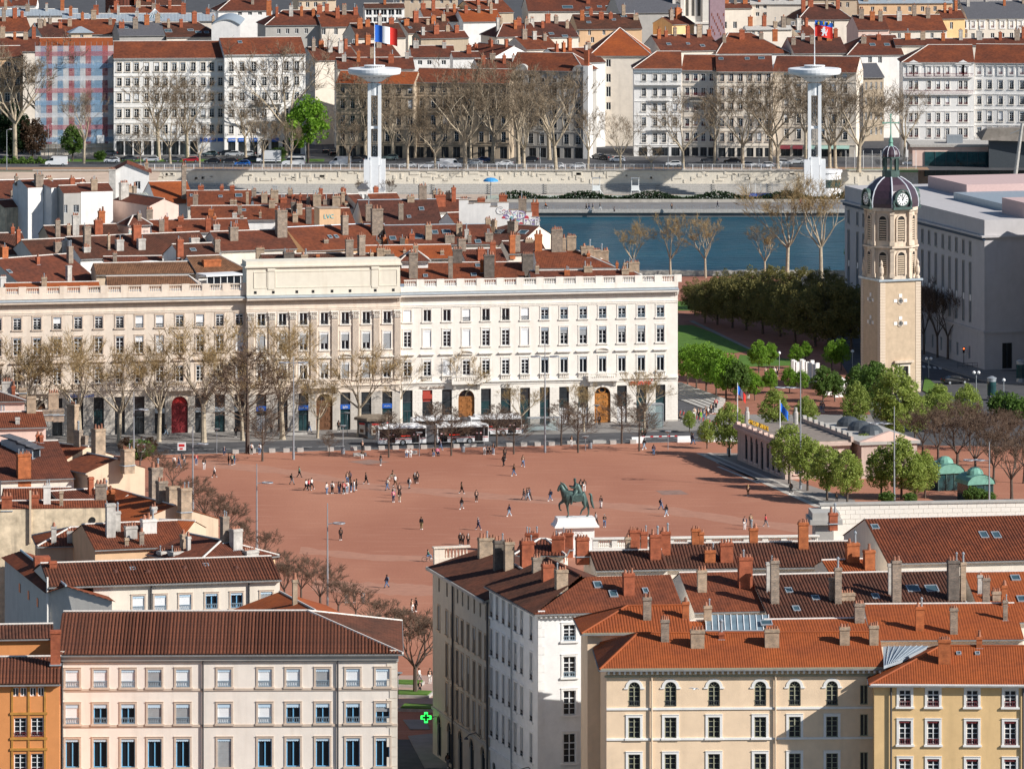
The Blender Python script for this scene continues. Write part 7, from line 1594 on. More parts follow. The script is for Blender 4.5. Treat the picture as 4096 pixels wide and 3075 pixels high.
# pylons
def pylon(px,label,flaglab,Dp,lion):
    s=ppm(Dp); xb=(px-2048)/s; t=thing('pylon',label,'tower',(xb,Dp,-4)); Z=lambda y:H-(y-YH)*Dp/FPX+4
    for k,(a,w,z1) in enumerate(((-2.6,1.5,Z(638)),(-1.0,2.1,Z(628)),(1.2,1.5,Z(638)))): mb=MB(); mb.box(a,a+w,-1.6+.3*k%2,1.6,0,z1); put('buttress',mb,t,m=WHITEP)
    zs=Z(628)
    for a in (-1.65,.85): mb=MB(); mb.box(a,a+.8,-1.1,1.1,zs-2,Z(335)); put('leg',mb,t,m=WHITEP)
    mb=MB(); mb.tube([(-.35,.4,zs),(-.35,.4,Z(380))],.06,5); mb.tube([(.35,.4,zs),(.35,.4,Z(380))],.06,5)
    z=zs
    while z<Z(380): mb.tube([(-.35,.4,z),(.35,.4,z)],.05,4); mb.tube([(-.35,.4,z),(.35,.4,z+.9)],.04,4); z+=.9
    q=put('ladder',mb,t,m=METG)
    mb=MB(); mb.box(-.84,.84,-.6,.6,Z(515),Z(505)); put('cross_tie',mb,t,m=WHITEP)
    mb=MB(); mb.lathe([(1.0,Z(382)),(1.0,Z(332))],16); put('core',mb,t,m=WHITEP)
    zt=Z(290); mb=MB(); mb.lathe([(1.7,Z(328)),(3.1,Z(312)),(5.0,Z(300)),(6.3,zt-.4),(6.55,zt+.1),(6.55,zt+.9),(6.3,zt+1.0),(0.1,zt+1.15)],40); put('disc',mb,t,m=WHITEP)
    for k in range(20):
        an=2*math.pi*k/20; r=3.7; mb=MB(); mb.lathe([(.28,0),(.2,.06)],8,sy=.6); o=put('disc_opening',mb,t,(r*math.cos(an),r*math.sin(an),Z(308)-.1),m=BLACK)
    mb=MB(); mb.lathe([(2.5,zt+1.1),(2.5,zt+1.25)],28); put('upper_deck',mb,t,m=WHITEP); mb=MB()
    for k in range(28): an=2*math.pi*k/28; mb.tube([(2.4*math.cos(an),2.4*math.sin(an),zt+1.25),(2.4*math.cos(an),2.4*math.sin(an),zt+1.6)],.05,4)
    mb.lathe([(2.6,zt+1.6),(2.6,zt+1.75)],28); put('lamp_ring',mb,t,m=WHITEP)
    y0=262; m_=MB(); m_.tube([(0,0,zt+1.2),(0,0,zt+2),(0,0,Z(92))],[.3,.14,.08],8); put('mast',m_,t,m=WHITEP)
    # flag
    ztop=Z(100 if not lion else 82); f=thing('flag',flaglab,'flag',(xb+.1,Dp,ztop-4)); return t,f
def flag_strip(f,u0,u1,z0,z1,m,name='flag_band',L=5.0,seed=0):
    mb=MB(); n=8; wv=lambda u:(.35*math.sin(u*1.5+seed)*min(1,u/1.2)); dr=lambda u:-.10*u-.02*u*u
    for s in (-.015,.015):
        pts=[(u0+(u1-u0)*i/n) for i in range(n+1)]
        for i in range(n):
            a,b=pts[i],pts[i+1]; q=[(a,wv(a)+s,z0+dr(a)),(b,wv(b)+s,z0+dr(b)),(b,wv(b)+s,z1+dr(b)),(a,wv(a)+s,z1+dr(a))]; mb.poly(q if s<0 else q[::-1])
    return put(name,mb,f,m=m,smooth=True)
FBLUE=mat('flag blue',(0.02,0.13,0.55),.7,nz=.05); FWHT=mat('flag white',(0.8,0.8,0.82),.7,nz=.02); FRED=mat('flag red',(0.62,0.03,0.02),.7,nz=.05); FGOLD=mat('flag gold',(0.6,0.42,0.03),.6,nz=.05)
t,f=pylon(1498,'left white pylon tower with a disc top beside the pool','large french tricolour flag on the left pylon',1500,False)
for k,m in enumerate((FBLUE,FWHT,FRED)): flag_strip(f,k*1.85+.0,k*1.85+1.85,-4.2,0,m,seed=1)
t,f=pylon(3258,'right white pylon tower with a disc top near the clock tower','red city flag with a white lion on the right pylon',1500,True)
flag_strip(f,0,4.4,-3.9,-1.1,FRED,seed=2); flag_strip(f,0,4.4,-1.1,.0,FBLUE,seed=2)
lion=[(1.6,-3.5),(1.9,-3.0),(1.75,-2.6),(1.4,-2.5),(1.75,-2.25),(1.4,-1.95),(1.85,-1.95),(1.95,-1.45),(2.3,-1.3),(2.55,-1.55),(2.45,-1.9),(2.7,-2.1),(2.5,-2.4),(2.75,-2.7),(2.9,-2.2),(3.15,-1.8),(3.05,-2.6),(2.85,-3.0),(2.95,-3.6),(2.6,-3.5),(2.5,-3.0),(2.2,-3.1),(2.1,-3.6)]
mb=MB(); n=len(lion); mb.poly([(x,-.42,z-.25) for x,z in lion]); mb.poly([(x,.42,z-.25) for x,z in lion][::-1]); lo=put('white_lion',mb,f,m=FWHT)
for x in (.9,2.2,3.4): mb=MB(); mb.xz([(x-.25,-1.05),(x+.25,-1.05),(x+.1,-.7),(x+.28,-.55),(x,-.25),(x-.28,-.55),(x-.1,-.7)],-.44,.44); put('gold_lily',mb,f,m=FGOLD)
# pool furniture
def lifeguard(px,lab):
    t=thing('lifeguard_chair',lab,'chair',((px-2048)/s0,1507,-3.9)); 
    for a in(-1.1,1.1):
        for b in(-.8,.8): mb=MB(); mb.tube([(a,b,0),(a*.8,b*.8,2.6),(a*.8,b*.8,4.6)],.07,5); put('leg',mb,t,m=FRW)
    mb=MB(); mb.box(-1,1,-.9,.9,1.6,1.75); put('platform',mb,t,m=FRW); mb=MB(); mb.box(-.95,.95,-.85,-.78,1.75,2.9); put('front_panel',mb,t,m=FRW); mb=MB(); mb.box(-1.1,1.1,-1,1,4.6,4.72); put('canopy',mb,t,m=METG); mb=MB(); mb.tube([(1.0,0,1.7),(2.2,0,0)],.06,5); put('ladder',mb,t,m=FRW)
lifeguard(2382,'taller white lifeguard chair by the pool steps'); lifeguard(2536,'right-hand white lifeguard chair with grey canopy')
t=thing('parasol','blue dome parasol standing beside the pool','parasol',PX(1963,800,1500)); t.location.z=-3.9; mb=MB(); mb.tube([(0,0,0),(0,0,4.6)],.12,6); put('pole',mb,t,m=METG); mb=MB(); mb.lathe([(1.9,4.4),(1.7,4.8),(1.0,5.2),(.05,5.35)],16); put('canopy',mb,t,m=mat('parasol blue',(0.05,0.28,0.60),.6,nz=.05))
# baths buildings at the right: green canopy, white hall, tilted dark building
t=thing('pool_pavilion','white pool pavilion with curved front at the right pylon foot','pavilion',((3300-2048)/s0,1506,-4)); mb=MB(); mb.lathe([(3.2,0),(3.2,6.2),(3.5,6.3),(3.5,6.9)],24); put('drum',mb,t,m=WHITEP); mb=MB(); mb.lathe([(3.25,2.6),(3.25,4.6)],24); put('glazing',mb,t,m=GLASSG)
t=thing('sports_court','green sports court deck with tall white mesh posts','court',((3420-2048)/s0,1524,0)); mb=MB(); mb.box(-2,16,0,9,-4,1.2); put('deck',mb,t,m=CONC); mb=MB(); mb.box(-2,16,-.3,-.01,.9,1.7); put('green_screen',mb,t,m=mat('court green',(0.18,0.36,0.18),.7,nz=.1))
for k in range(9): mb=MB(); mb.tube([(-2+k*2.2,2,1.2),(-2+k*2.2,2,6.2)],.06,5); put('mesh_post',mb,t,m=FRW)
mb=MB()
for k in range(60): mb.tube([(-2+k*.3,2,1.2),(-2+k*.3,2,5.4)],.015,3)
q=put('mesh',mb,t,m=FRW); q['kind']='stuff'
t=thing('river_hall','low pink-walled hall with grey roof and dark glass front behind the clock tower','building',((3650-2048)/ppm(1535),1535,0)); mb=MB(); mb.box(0,40,0,16,-4,6.4); put('wall',mb,t,m=W_PINK); mb=MB(); mb.box(-.6,40,-.6,16.6,6.4,7.0); put('flat_roof',mb,t,m=CONC); mb=MB(); mb.box(3,40,-.15,-.0,-1,5.2); put('glass_front',mb,t,m=GLASSG)
for k in range(14): mb=MB(); mb.box(3+k*2.7,3.12+k*2.7,-.25,-.151,-1,5.2); put('mullion',mb,t,m=DKMET)
mb=MB(); mb.box(9,13,4,8,7.0,9.0); put('roof_unit',mb,t,m=METG)
t=thing('tilted_canopy','long grey-brown shell canopy roof at the right edge of the quay','canopy',((3925-2048)/ppm(1528),1528,8.6)); mb=MB(); mb.add([(0,0,0),(20,-2,-.4),(20,5,-.4),(0,4,0),(-1.2,2,1.6),(1.5,0,2.9),(20,-1,3.4),(20,5,3.4),(1.5,4,2.9)],[(0,1,6,5),(5,6,7,8),(4,0,5),(4,5,8),(3,4,8),(2,3,8,7),(0,3,2,1),(0,4,3)]); put('shell',mb,t,m=mat('shell bronze',(0.30,0.26,0.22),.5,.2,nz=.2,ns=.6)); mb=MB(); mb.box(2,19,1,3,-8,-.2); put('support',mb,t,m=DKMET)
t=thing('leaning_mast','slanting pale mast at the right edge beyond the clock tower','mast',PX(4050,720,1500)); mb=MB(); mb.tube([(0,0,-4),(2.4,0,14)],[.6,.35],8); put('shaft',mb,t,m=CONC); mb=MB(); mb.tube([(2.3,0,12.5),(-.6,0,11.4)],.08,5); put('arm',mb,t,m=METG)
t=thing('starting_platform','blue starting platform at the right end of the pool','platform',((3010-2048)/s0,1505,-3.9)); mb=MB(); mb.box(-1.5,5,-1,2,.3,1.0); put('base',mb,t,m=BLUEP)
for k in range(5): mb=MB(); mb.tube([(-1.4+k*1.4,-.9,1.0),(-1.4+k*1.4,-.9,3.6)],.06,5); put('post',mb,t,m=FRW)
# lamp posts on the quay
for i,(x,y,h) in enumerate(((193,640,9),(276,645,8),(741,640,9),(1222,652,9),(2161,675,9),(2672,675,9),(3036,668,10),(27,680,10))):
    z=ZF; p=PZ(x,y,z); t=thing('street_lamp','slim grey lamp post on the far quay, %s from the left'%ORD[i if i<7 else 7],'street lamp',p,0,'lamp posts on the far quay'); mb=MB(); mb.tube([(0,0,0),(0,0,h)],[.12,.06],6); put('pole',mb,t,m=METG); mb=MB(); mb.tube([(0,0,h),(.9,0,h+.2)],.05,5); put('arm',mb,t,m=METG); mb=MB(); mb.box(.7,1.3,-.15,.15,h+.12,h+.28); put('lamp_head',mb,t,m=FRW)
# ---- trees of the far quay
qt=[(60,640,120),(198,612,110),(335,655,350),(562,660,500),(636,640,230),(681,655,380),(751,640,300),(798,668,470),(983,632,330),(1015,640,420),(1053,668,470),(1146,622,130),(1164,668,460),(1394,668,430),(1461,632,250),(1569,640,300),(1630,674,360),(1741,674,420),(1776,632,350),(1861,674,215),(1881,640,300),(1969,652,200),(2074,656,230),(2096,680,330),(2198,640,220),(2224,681,260),(2352,681,420),(2481,680,440),(2605,681,565),(2733,679,350),(2857,659,350),(2971,674,280),(3082,668,240),(3111,674,300),(3222,642,280),(3319,674,290),(3342,674,290),(3435,684,250),(3616,662,330)]
for i,(x,yb,yt) in enumerate(qt):
    p=PZ(x,yb,ZF); h=(yb-yt)/ppm(p.y); sc=h/22; sx=max(sc,.5)
    plant('bare_plane_tree','bare plane tree on the far river quay, %s from the left'%ORD[i],PLANE[i%4],p,rb.uniform(0,6.28),sx*.95,group='bare plane trees on the far quay',sz=sc)
for i,(x,yb,yt,z) in enumerate(((3839,600,380,8),(3951,575,380,8))):
    pass
for i,(x,yb,yt) in enumerate(((3700,742,640),(3778,742,640),(3860,742,632),(3985,742,645),(4060,742,640))):
    p=PZ(x,yb,-3.5); plant('bare_scrub_tree','low russet bare tree before the river hall, %s from the left'%ORD[i],ROWT[i%3],p,rb.uniform(0,6),(yb-yt)/ppm(p.y)/9*1.2,group='low bare trees before the river hall',sz=(yb-yt)/ppm(p.y)/9)
for i,(x,yb,yt) in enumerate(((846,742,640),(1440,800,720),(1560,800,715))):
    p=PZ(x,yb,-3.8); plant('bare_sapling','small bare bush tree below the pool wall, %s from the left'%ORD[i],ROWT[i%3],p,1.0*i,(yb-yt)/ppm(p.y)/9,group='bare bushes below the pool wall')
for nm,lab,pr,x,yb,yt in (('conifer','dark blue-green conifer at the far left of the quay',CONIF[0],55,632,410),('russet_tree','russet brown budding tree beside the dark conifer',RUSS[0],130,632,470),('green_tree','fresh green round tree before the scaffolded house',MIDG[0],290,645,495),('vivid_tree','large vivid green tree between the pale quay house and the left pylon',PARKG[0],1232,652,372),('ivy_shrub','green shrub on the quay below the round green tree',BUSH[0],400,640,600),('quay_shrub','dark shrub near the green verge of the quay',BUSH[0],1110,640,585)):
    p=PZ(x,yb,ZF); zh=max(v.co.z for v in pr[1].vertices); plant(nm,lab,pr,p,.4,(yb-yt)/ppm(p.y)/zh,cat='shrub' if 'shrub' in nm else 'tree')
hedge('park_hedge','bright green low shrubs along the road at the far left',PZ(-20,655,ZF),PZ(180,655,ZF),1.6,2.2,LF_MID,1500,5,.25)
# near bank plane trees before the water
for i,(x,yt) in enumerate(((2534,868),(2682,850),(2822,845),(3148,690),(3285,690),(3060,880))):
    p=Vector(((x-2048)/ppm(1255),1255,0)); yb=YH+FPX*120/1255; plant('riverside_plane','pale-barked plane tree standing on the near river bank, %s from the left'%ORD[[0,1,2,4,5,3][i]],PLANEB[i%3],p,i*1.3,(yb-yt)/ppm(1255)/20,group='plane trees on the near river bank')
# ---- cars
cars=[('van','white',226,664,0),('hatchback','white',448,652,0),('saloon','dark grey',515,644,0),('hatchback','silver',605,648,0),('saloon','dark grey',691,648,0),('hatchback','dark grey',437,624,0),('hatchback','red',764,650,0),('hatchback','black',849,655,0),('hatchback','black',917,653,0),('hatchback','blue',971,664,0),('saloon','dark grey',1008,646,0),('truck','white',1075,652,0),('minibus','white',1174,664,0),('van','white',1361,664,0),('hatchback','green grey',840,626,0),('hatchback','black',904,622,0),('hatchback','silver',932,626,0),('hatchback','silver',990,626,0),('hatchback','red',1073,614,0),('saloon','dark grey',1304,612,90),('saloon','black',1330,622,80),('hatchback','white',1365,622,80),('hatchback','dark grey',1422,652,0),('saloon','black',1440,640,0),('hatchback','green grey',1563,640,0),('saloon','silver',1632,671,0),('hatchback','white',1712,673,0),('hatchback','white',1756,660,0),('van','white',1803,673,180),('saloon','dark grey',1850,652,0),('saloon','silver',1896,660,0),('saloon','dark blue',1931,650,0),('saloon','white',2018,664,0),('hatchback','black',2120,648,0),('hatchback','white',2227,675,0),('hatchback','white',2310,675,0),('hatchback','white',2470,648,0),('saloon','black',2395,636,60),('saloon','dark grey',2425,640,60),('hatchback','white',2695,666,0),('saloon','black',2930,654,0),('hatchback','white',2998,669,180),('hatchback','white',3065,671,0),('hatchback','white',3138,660,180),('saloon','silver',3185,656,0),('hatchback','white',3642,662,0),('saloon','dark grey',2838,650,0)]
from collections import Counter
tot=Counter((k,c) for k,c,*_ in cars); seen=Counter()
for k,c,x,y,rz in sorted(cars,key=lambda q:q[2]):
    lab='%s %s on the far river quay'%(c,{'van':'delivery van','truck':'box truck'}.get(k,k))
    if tot[(k,c)]>1: lab+=', %s such from the left'%ORD[seen[(k,c)]]
    seen[(k,c)]+=1
    car(k,c,PZ(x,y,ZF),R(180-rz),lab)
# ------------------------------------------------------------ gardens, clock tower, post office, pavilion at the right
rk=random.Random(31)
mb=MB(); mb.quad((29,1016,.125),(60,1016,.125),(58,1258,.125),(29,1258,.125)); struct('garden_path',mb,mat('garden red gravel',(0.30,0.125,0.08),.95,nz=.2,ns=.4))
def lawn(name,pts,z=.14):
    mb=MB(); mb.poly([(p.x,p.y,z) for p in (PZ(x,y,z) for x,y in pts)]); struct(name,mb,GRASS)
lawn('lawn',[(2700,1410),(2940,1412),(3005,1402),(2890,1345),(2770,1300),(2700,1300)])
lawn('lawn',[(2940,1468),(3170,1462),(3170,1436),(2960,1418)])
lawn('lawn',[(2700,1242),(2810,1242),(2810,1205),(2700,1205)])
lawn('lawn',[(3690,1560),(3760,1600),(3790,1570),(3700,1505)])
mb=MB(); mb.poly([(p.x,p.y,.145) for p in (PZ(x,y,.145) for x,y in ((3005,1402),(3018,1400),(2775,1282),(2755,1284)))]); struct('path_edging',mb,PAVE)
for k in range(6):
    a=PZ(2714-4*k,1546+8*k,.15*k*0+.1); b=PZ(2890-4*k,1612+8*k,.1); mb=MB(); d=(b-a); n=Vector((-d.y,d.x,0)).normalized()*.5; z=.75-.12*k
    mb.add([tuple(a-n),tuple(b-n),tuple(b+n),tuple(a+n)]+[tuple(q+Vector((0,0,z))) for q in (a-n,b-n,b+n,a+n)],[(4,5,6,7),(0,1,5,4),(1,2,6,5),(2,3,7,6),(3,0,4,7)]); struct('garden_step',mb,CONC)
mb=MB(); mb.poly([(p.x,p.y,.13) for p in (G(x,y,.13) for x,y in ((2690,1560),(2880,1622),(2860,1650),(2690,1660)))]); struct('side_street',mb,ASPH)
mb=MB(); mb.poly([(p.x,p.y,.02) for p in (G(x,y,.02) for x,y in ((2796,1811),(3272,2028),(3420,2060),(3420,2000),(3160,1915),(2950,1812)))]); struct('terrace_paving',mb,mat('terrace stone',(0.26,0.23,0.21),.9,nz=.2,ns=.8))
for (a,b,w) in (((2796,1811),(3272,2026),1.0),((2835,1811),(3310,2012),.7),((2870,1850),(3030,1918),.6),((2872,1865),(3036,1932),.6)):
    p,q=G(*a,.03),G(*b,.03); d=(q-p); n=Vector((-d.y,d.x,0)).normalized()*w*.5; mb=MB(); mb.add([tuple(p-n),tuple(q-n),tuple(q+n),tuple(p+n)],[(0,1,2,3)]); mb.v=[(x,y,.03) for x,y,z in mb.v]; struct('stone_edging',mb,mat('pale kerb stone',(0.50,0.46,0.41),.9,nz=.1))
mb=MB(); mb.quad((62,1000,.006),(120,1000,.006),(120,1160,.006),(62,1160,.006)); 
for k in range(7):
    a=G(3695+22*k,1466+2*k,.012); mb=MB(); mb.box(a.x-.25,a.x+.25,a.y-1.6,a.y+1.6,.006,.012); struct('zebra_stripe',mb,LINE)
strip('right_pavement',[(78.5,1080),(84,1062),(110,1060),(110,1072),(87.0,1082),(66.5,1160),(60,1160)],0,PAVE,.14)
# ---- post office
OFF=mat('post office pale stone',(0.47,0.45,0.45),.85,nz=.06,ns=.6,extra=stain((0.34,0.31,0.3),.25))
PO=front('po','large pale modernist post office block with rows of tall windows at the right edge',3379,3938,808,950,23.7,OFF,42)
cols=[3395,3412,3430,3455,3640,3663,3690,3717,3744,3772,3799,3826,3854,3881]
zr1=(PO.z(3881,1020),PO.z(3881,966)); zt=(PO.z(3881,1290),PO.z(3881,1050))
for x in [3395,3430,3455]+[3478+24*i for i in range(7)]+cols[6:]:
    u=PO.u(x); PO.win('F',u,zr1[0],1.15,zr1[1]-zr1[0],fr='FRG',mull='plain',sur='W_GREY',sw=.12); PO.win('F',u,zt[0],1.15,zt[1]-zt[0],fr='FRG',mull='plain',sur='W_GREY',sw=.12,sill=False)
    mb=MB(); z=zt[0]+(zt[1]-zt[0])*.36; mb.box(u-.56,u+.56,.05,.16,z,z+1.1); PO.part('spandrel_panel',mb,W_WHITE)
for x in (3700,3730,3765,3800,3830,3878): PO.win('F',PO.u(x),1.2,1.0,2.4,fr='FRG',mull='plain')
for k in range(1,12): PO.win('R',6.9+k*2.7,zr1[0],1.1,zr1[1]-zr1[0],fr='FRG',mull='plain'); PO.win('R',6.9+k*2.7,zt[0],1.1,zt[1]-zt[0],fr='FRG',mull='plain')
PO.win('R',4.3,.2,1.9,4.6,fr='DKMET',mull='plain',pane='BLACK',sill=False)
mb=MB(); mb.box(0,PO.W+.0,-.3,-.001,6.6,7.0); mb.box(PO.W,PO.W+.3,-.3,42,6.6,7.0); PO.part('string_course',mb,OFF)
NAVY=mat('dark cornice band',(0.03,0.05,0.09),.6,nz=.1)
mb=MB(); mb.box(-.6,PO.W+.6,-.7,42,PO.ze-.02,PO.ze+.35); PO.part('cornice',mb,OFF); mb=MB(); mb.box(-.3,PO.W+.3,-.35,-.001,PO.ze-.6,PO.ze-.03); PO.part('dark_band',mb,NAVY)  # dark navy band just below the cornice
mb=MB(); mb.box(0,PO.W,0,42,PO.ze+.35,PO.ze+3.1); PO.part('attic',mb,OFF); 
PO.finish()
rz_=PO.ze+3.1
RPK=mat('roof pink render',(0.55,0.40,0.38),.9,nz=.06)
for (u0,u1,y0,y1,z1,m,nm) in ((8,30,14,40,rz_+2.2,RPK,'roof_block'),(34,62,10,24,rz_+1.2,ZINC,'roof_skylight'),(66,78,8,30,rz_+2.8,RPK,'roof_block'),(40,60,26,40,rz_+1.6,ZINC,'roof_skylight')):
    mb=MB(); mb.box(u0,u1,y0,y1,rz_+.001,z1); PO.part(nm,mb,m)
wing_=thing('post_office_wing','tall forward wing of the post office just beyond the right edge','building',(93,1058,0)); mb=MB(); mb.box(0,26,0,24,0,27); put('wall',mb,wing_,m=OFF); mb=MB(); mb.box(-.5,26.5,-.5,24.5,27,27.5); put('cornice',mb,wing_,m=OFF)
# pink rear block with roof plant
D=1215; RB=front('rb','pink rear block with roof vents and steel ducts behind the post office',3700,4140,880,880,20.5,RPK,30)
for k in range(9): RB.win('F',2.5+k*2.4,RB.ze-3.2,1.4,1.6,fr='FRG',mull='plain')
mb=MB(); mb.box(0,RB.W,0,30,RB.ze+.0,RB.ze+.4); RB.part('roof_deck',mb,CONC); mb=MB(); mb.box(0,RB.W,24,24.4,RB.ze+.4,RB.ze+3.4); RB.part('rear_parapet',mb,RPK); RB.finish()
for u in (2.0,9.0,27.0): mb=MB(); mb.box(u,u+.9,10,11,RB.ze+.4,RB.ze+3.2); o=RB.part('vent_stack',mb,RPK)
mb=MB(); mb.tube([(8,14,RB.ze+1.3),(17,14,RB.ze+1.3),(20,14,RB.ze+2.2),(26,14,RB.ze+2.2),(27,14,RB.ze+.5)],.5,8); RB.part('duct',mb,METG); mb=MB(); mb.box(17,21,12,15,RB.ze+1.6,RB.ze+3.2); RB.part('air_unit',mb,FRW)
# ---- clock tower
TST=mat('tower stone',(0.52,0.40,0.28),.85,nz=.12,ns=1.0,extra=stain((0.35,0.26,0.18),.3)); TSL=mat('tower pale stone',(0.62,0.51,0.40),.85,nz=.15,ns=1.2,extra=stain((0.25,0.2,0.16),.5))
cp=PX(3521,1567,1047); CT=Bld('clock_tower','tall square stone clock tower with dark ribbed dome and green cross','clock tower' and (cp.x,1047,0),R(22),7.7,7.7,19.3,TST,0,'tower','ct2')
for sd in 'FL':
    for z in (12.0,15.9):
        mb=MB(); mb.lathe([(.62,0),(.62,.12)],20); mb.xform(Matrix.Rotation(R(90),4,'X')); o=put('round_window',mb,CT.root,CT.sp(sd,3.85,.0,z),CT.side(sd)[1],m=TSL)
        mb=MB(); mb.lathe([(.42,0),(.42,.14)],18); mb.xform(Matrix.Rotation(R(90),4,'X')); put('pane',mb,o,m=GLASS)
        for a in (-.2,.2): mb=MB(); mb.box(a-.03,a+.03,-.17,-.145,-.4,.4); put('bar',mb,o,m=CONC); mb=MB(); mb.box(-.4,.4,-.2,-.171,a-.03,a+.03); put('bar',mb,o,m=CONC)
        for bx,bz in ((-.95,0),(.95,0),(0,.9)): mb=MB(); mb.box(bx-.3,bx+.3,-.06,0,bz-.28,bz+.28); put('stone_block',mb,o,m=W_WHITE)
    for k in range(38):
        for s in (0,1): w_=.95; mb=MB(); z=.2+k*.5; u0=-.03 if s==0 else 7.7-w_; m_=cached(('tq',sd,s),lambda:MB().box(0,w_+.03,-.06,.0,0,.43).mesh('quoin',TSL)); put('quoin',m_,CT.root,CT.sp(sd,u0,0,z),CT.side(sd)[1])
CT.win('F',4.4,.3,1.9,4.3,fr='STONE_GREY',mull='plain',pane='BLACK',sur='W_CREAM',sw=.35,sill=False); mb=MB(); mb.box(2.6,6.2,-.55,0,5.2,5.6); CT.part('door_hood',mb,TSL)
CT.finish()
mb=MB(); mb.box(-.35,8.05,-.35,8.05,19.3,19.65); CT.part('shaft_cornice',mb,ZINC)
C8=(3.85,3.85); 
def octp(r,z0,z1,m,name,r2=None): mb=MB(); mb.lathe([(r,z0),(r2 or r,z1)],8); mb.xform(Matrix.Translation((C8[0],C8[1],0))@Matrix.Rotation(R(22.5),4,'Z')); return CT.part(name,mb,m)
k8=1/math.cos(R(22.5)); a8=4.0
octp(a8*k8,19.65,25.0,TSL,'lower_octagon'); octp((a8+.5)*k8,25.0,25.3,TSL,'belfry_cornice'); octp((a8-.05)*k8,25.3,31.3,TSL,'upper_octagon'); octp((a8+.35)*k8,31.3,31.9,TSL,'dome_cornice')
for k in range(8):
    an=k*math.pi/4; rzk=an; rot=Matrix.Rotation(rzk,4,'Z'); 
    for z0,h,w in ((20.4,3.9,1.35),(26.3,4.2,1.35)):
        mb=MB(); A_=arc(w,w/2,h-w/2); mb.xz([(x,z) for x,z in [(-w/2,0),(w/2,0)]+A_],-.06,.0); p=rot@Vector((0,-(a8+.01),z0)); o=put('louvre_window',mb,CT.root,(C8[0]+p.x,C8[1]+p.y,z0),rzk,m=BLACK)
        for j in range(9): mb=MB(); z=.15+j*(h-.6)/9; mb.box(-w/2+.08,w/2-.08,-.14,-.062,z,z+.2); put('louvre',cached(('lv',round(z,2),j),lambda:MB().box(-w/2+.08,w/2-.08,-.14,-.062,z,z+.2).mesh('louvre',W_BEIGE)),o)
        mb=MB(); ring_xz(mb,arc(w+.5,w/2+.25,h-w/2),arc(w,w/2,h-w/2),-.2,0); mb.box(-w/2-.25,-w/2,-.18,0,-.1,h-w/2); mb.box(w/2,w/2+.25,-.18,0,-.1,h-w/2); put('surround',mb,o,m=TSL)
    for z0,z1 in ((19.9,24.9),(25.4,31.2)):
        mb=MB(); mb.box(-.32,.32,-.28,.1,z0,z1); mb.box(-.42,.42,-.38,.1,z0,z0+.7); mb.box(-.42,.42,-.38,.1,z1-.5,z1); mb.xform(Matrix.Translation((C8[0],C8[1],0))@Matrix.Rotation(an+R(22.5),4,'Z')@Matrix.Translation((0,-a8*k8+.05,0))); CT.part('corner_pilaster',mb,TSL)
for x,y in ((.4,.4),(7.3,.4),(.4,7.3),(7.3,7.3)): mb=MB(); mb.lathe([(.45,19.65),(.45,20.0),(.25,20.2),(.45,20.8),(.4,21.6),(.2,22.0),(.3,22.4),(.05,23.0)],10,(x,y,0)); CT.part('stone_urn',mb,TSL)
SLP=mat('dome dark purple slate',(0.055,0.032,0.045),.38,nz=.25,ns=3,spec=.5); COP=mat('copper green dark',(0.06,0.10,0.09),.5,nz=.2); COPL=mat('copper verdigris',(0.16,0.34,0.27),.6,nz=.15); LEAD=mat('lead pale',(0.55,0.58,0.63),.5,nz=.1)
prof=[(4.35,31.9),(4.42,32.6),(4.3,33.6),(3.9,34.8),(3.2,35.8),(2.2,36.6),(1.5,37.0)]
mb=MB(); mb.lathe([(r*k8,z) for r,z in prof],8); mb.xform(Matrix.Translation((C8[0],C8[1],0))@Matrix.Rotation(R(22.5),4,'Z')); CT.part('dome',mb,SLP)
for k in range(8):
    an=k*math.pi/4+R(22.5); mb=MB(); mb.tube([(C8[0]+math.sin(an)*r*k8,C8[1]-math.cos(an)*r*k8,z) for r,z in prof],.13,6); CT.part('dome_rib',mb,LEAD)
octp(1.5,37.0,38.1,COP,'lantern_base')
for k in range(8): an=k*math.pi/4+R(22.5); mb=MB(); mb.box(-.14,.14,-.14,.14,38.1,40.2); mb.xform(Matrix.Translation((C8[0]+math.sin(an)*1.25,C8[1]-math.cos(an)*1.25,0))@Matrix.Rotation(an,4,'Z')); CT.part('lantern_post',mb,COP)
octp(1.6,40.2,40.5,COP,'lantern_top'); mb=MB(); mb.lathe([(1.55,40.5),(1.6,40.9),(1.4,41.6),(.9,42.1),(.35,42.3)],16,(C8[0],C8[1],0)); CT.part('small_dome',mb,SLP)
for k in range(8): an=k*math.pi/4; mb=MB(); mb.tube([(C8[0]+math.sin(an)*r,C8[1]-math.cos(an)*r,z) for r,z in ((1.57,40.5),(1.62,40.9),(1.42,41.6),(.92,42.12),(.4,42.3))],.06,5); CT.part('small_dome_rib',mb,LEAD)
mb=MB(); mb.lathe([(.45,42.3),(.3,42.8),(.42,43.0),(.15,44.0),(.1,44.6)],10,(C8[0],C8[1],0)); CT.part('finial',mb,COPL)
mb=MB(); Mr=Matrix.Translation((C8[0],C8[1],0))@Matrix.Rotation(R(-18),4,'Z'); mb.box(-.1,.1,-.08,.08,44.2,47.8,Mr); mb.box(-1.35,-.101,-.08,.08,46.2,46.4,Mr); mb.box(.101,1.35,-.08,.08,46.2,46.4,Mr); mb.box(-1.45,-1.3,-.1,.1,46.08,46.52,Mr); mb.box(1.3,1.45,-.1,.1,46.08,46.52,Mr); mb.box(-.2,.2,-.1,.1,47.7,47.85,Mr); CT.part('cross',mb,COPL)
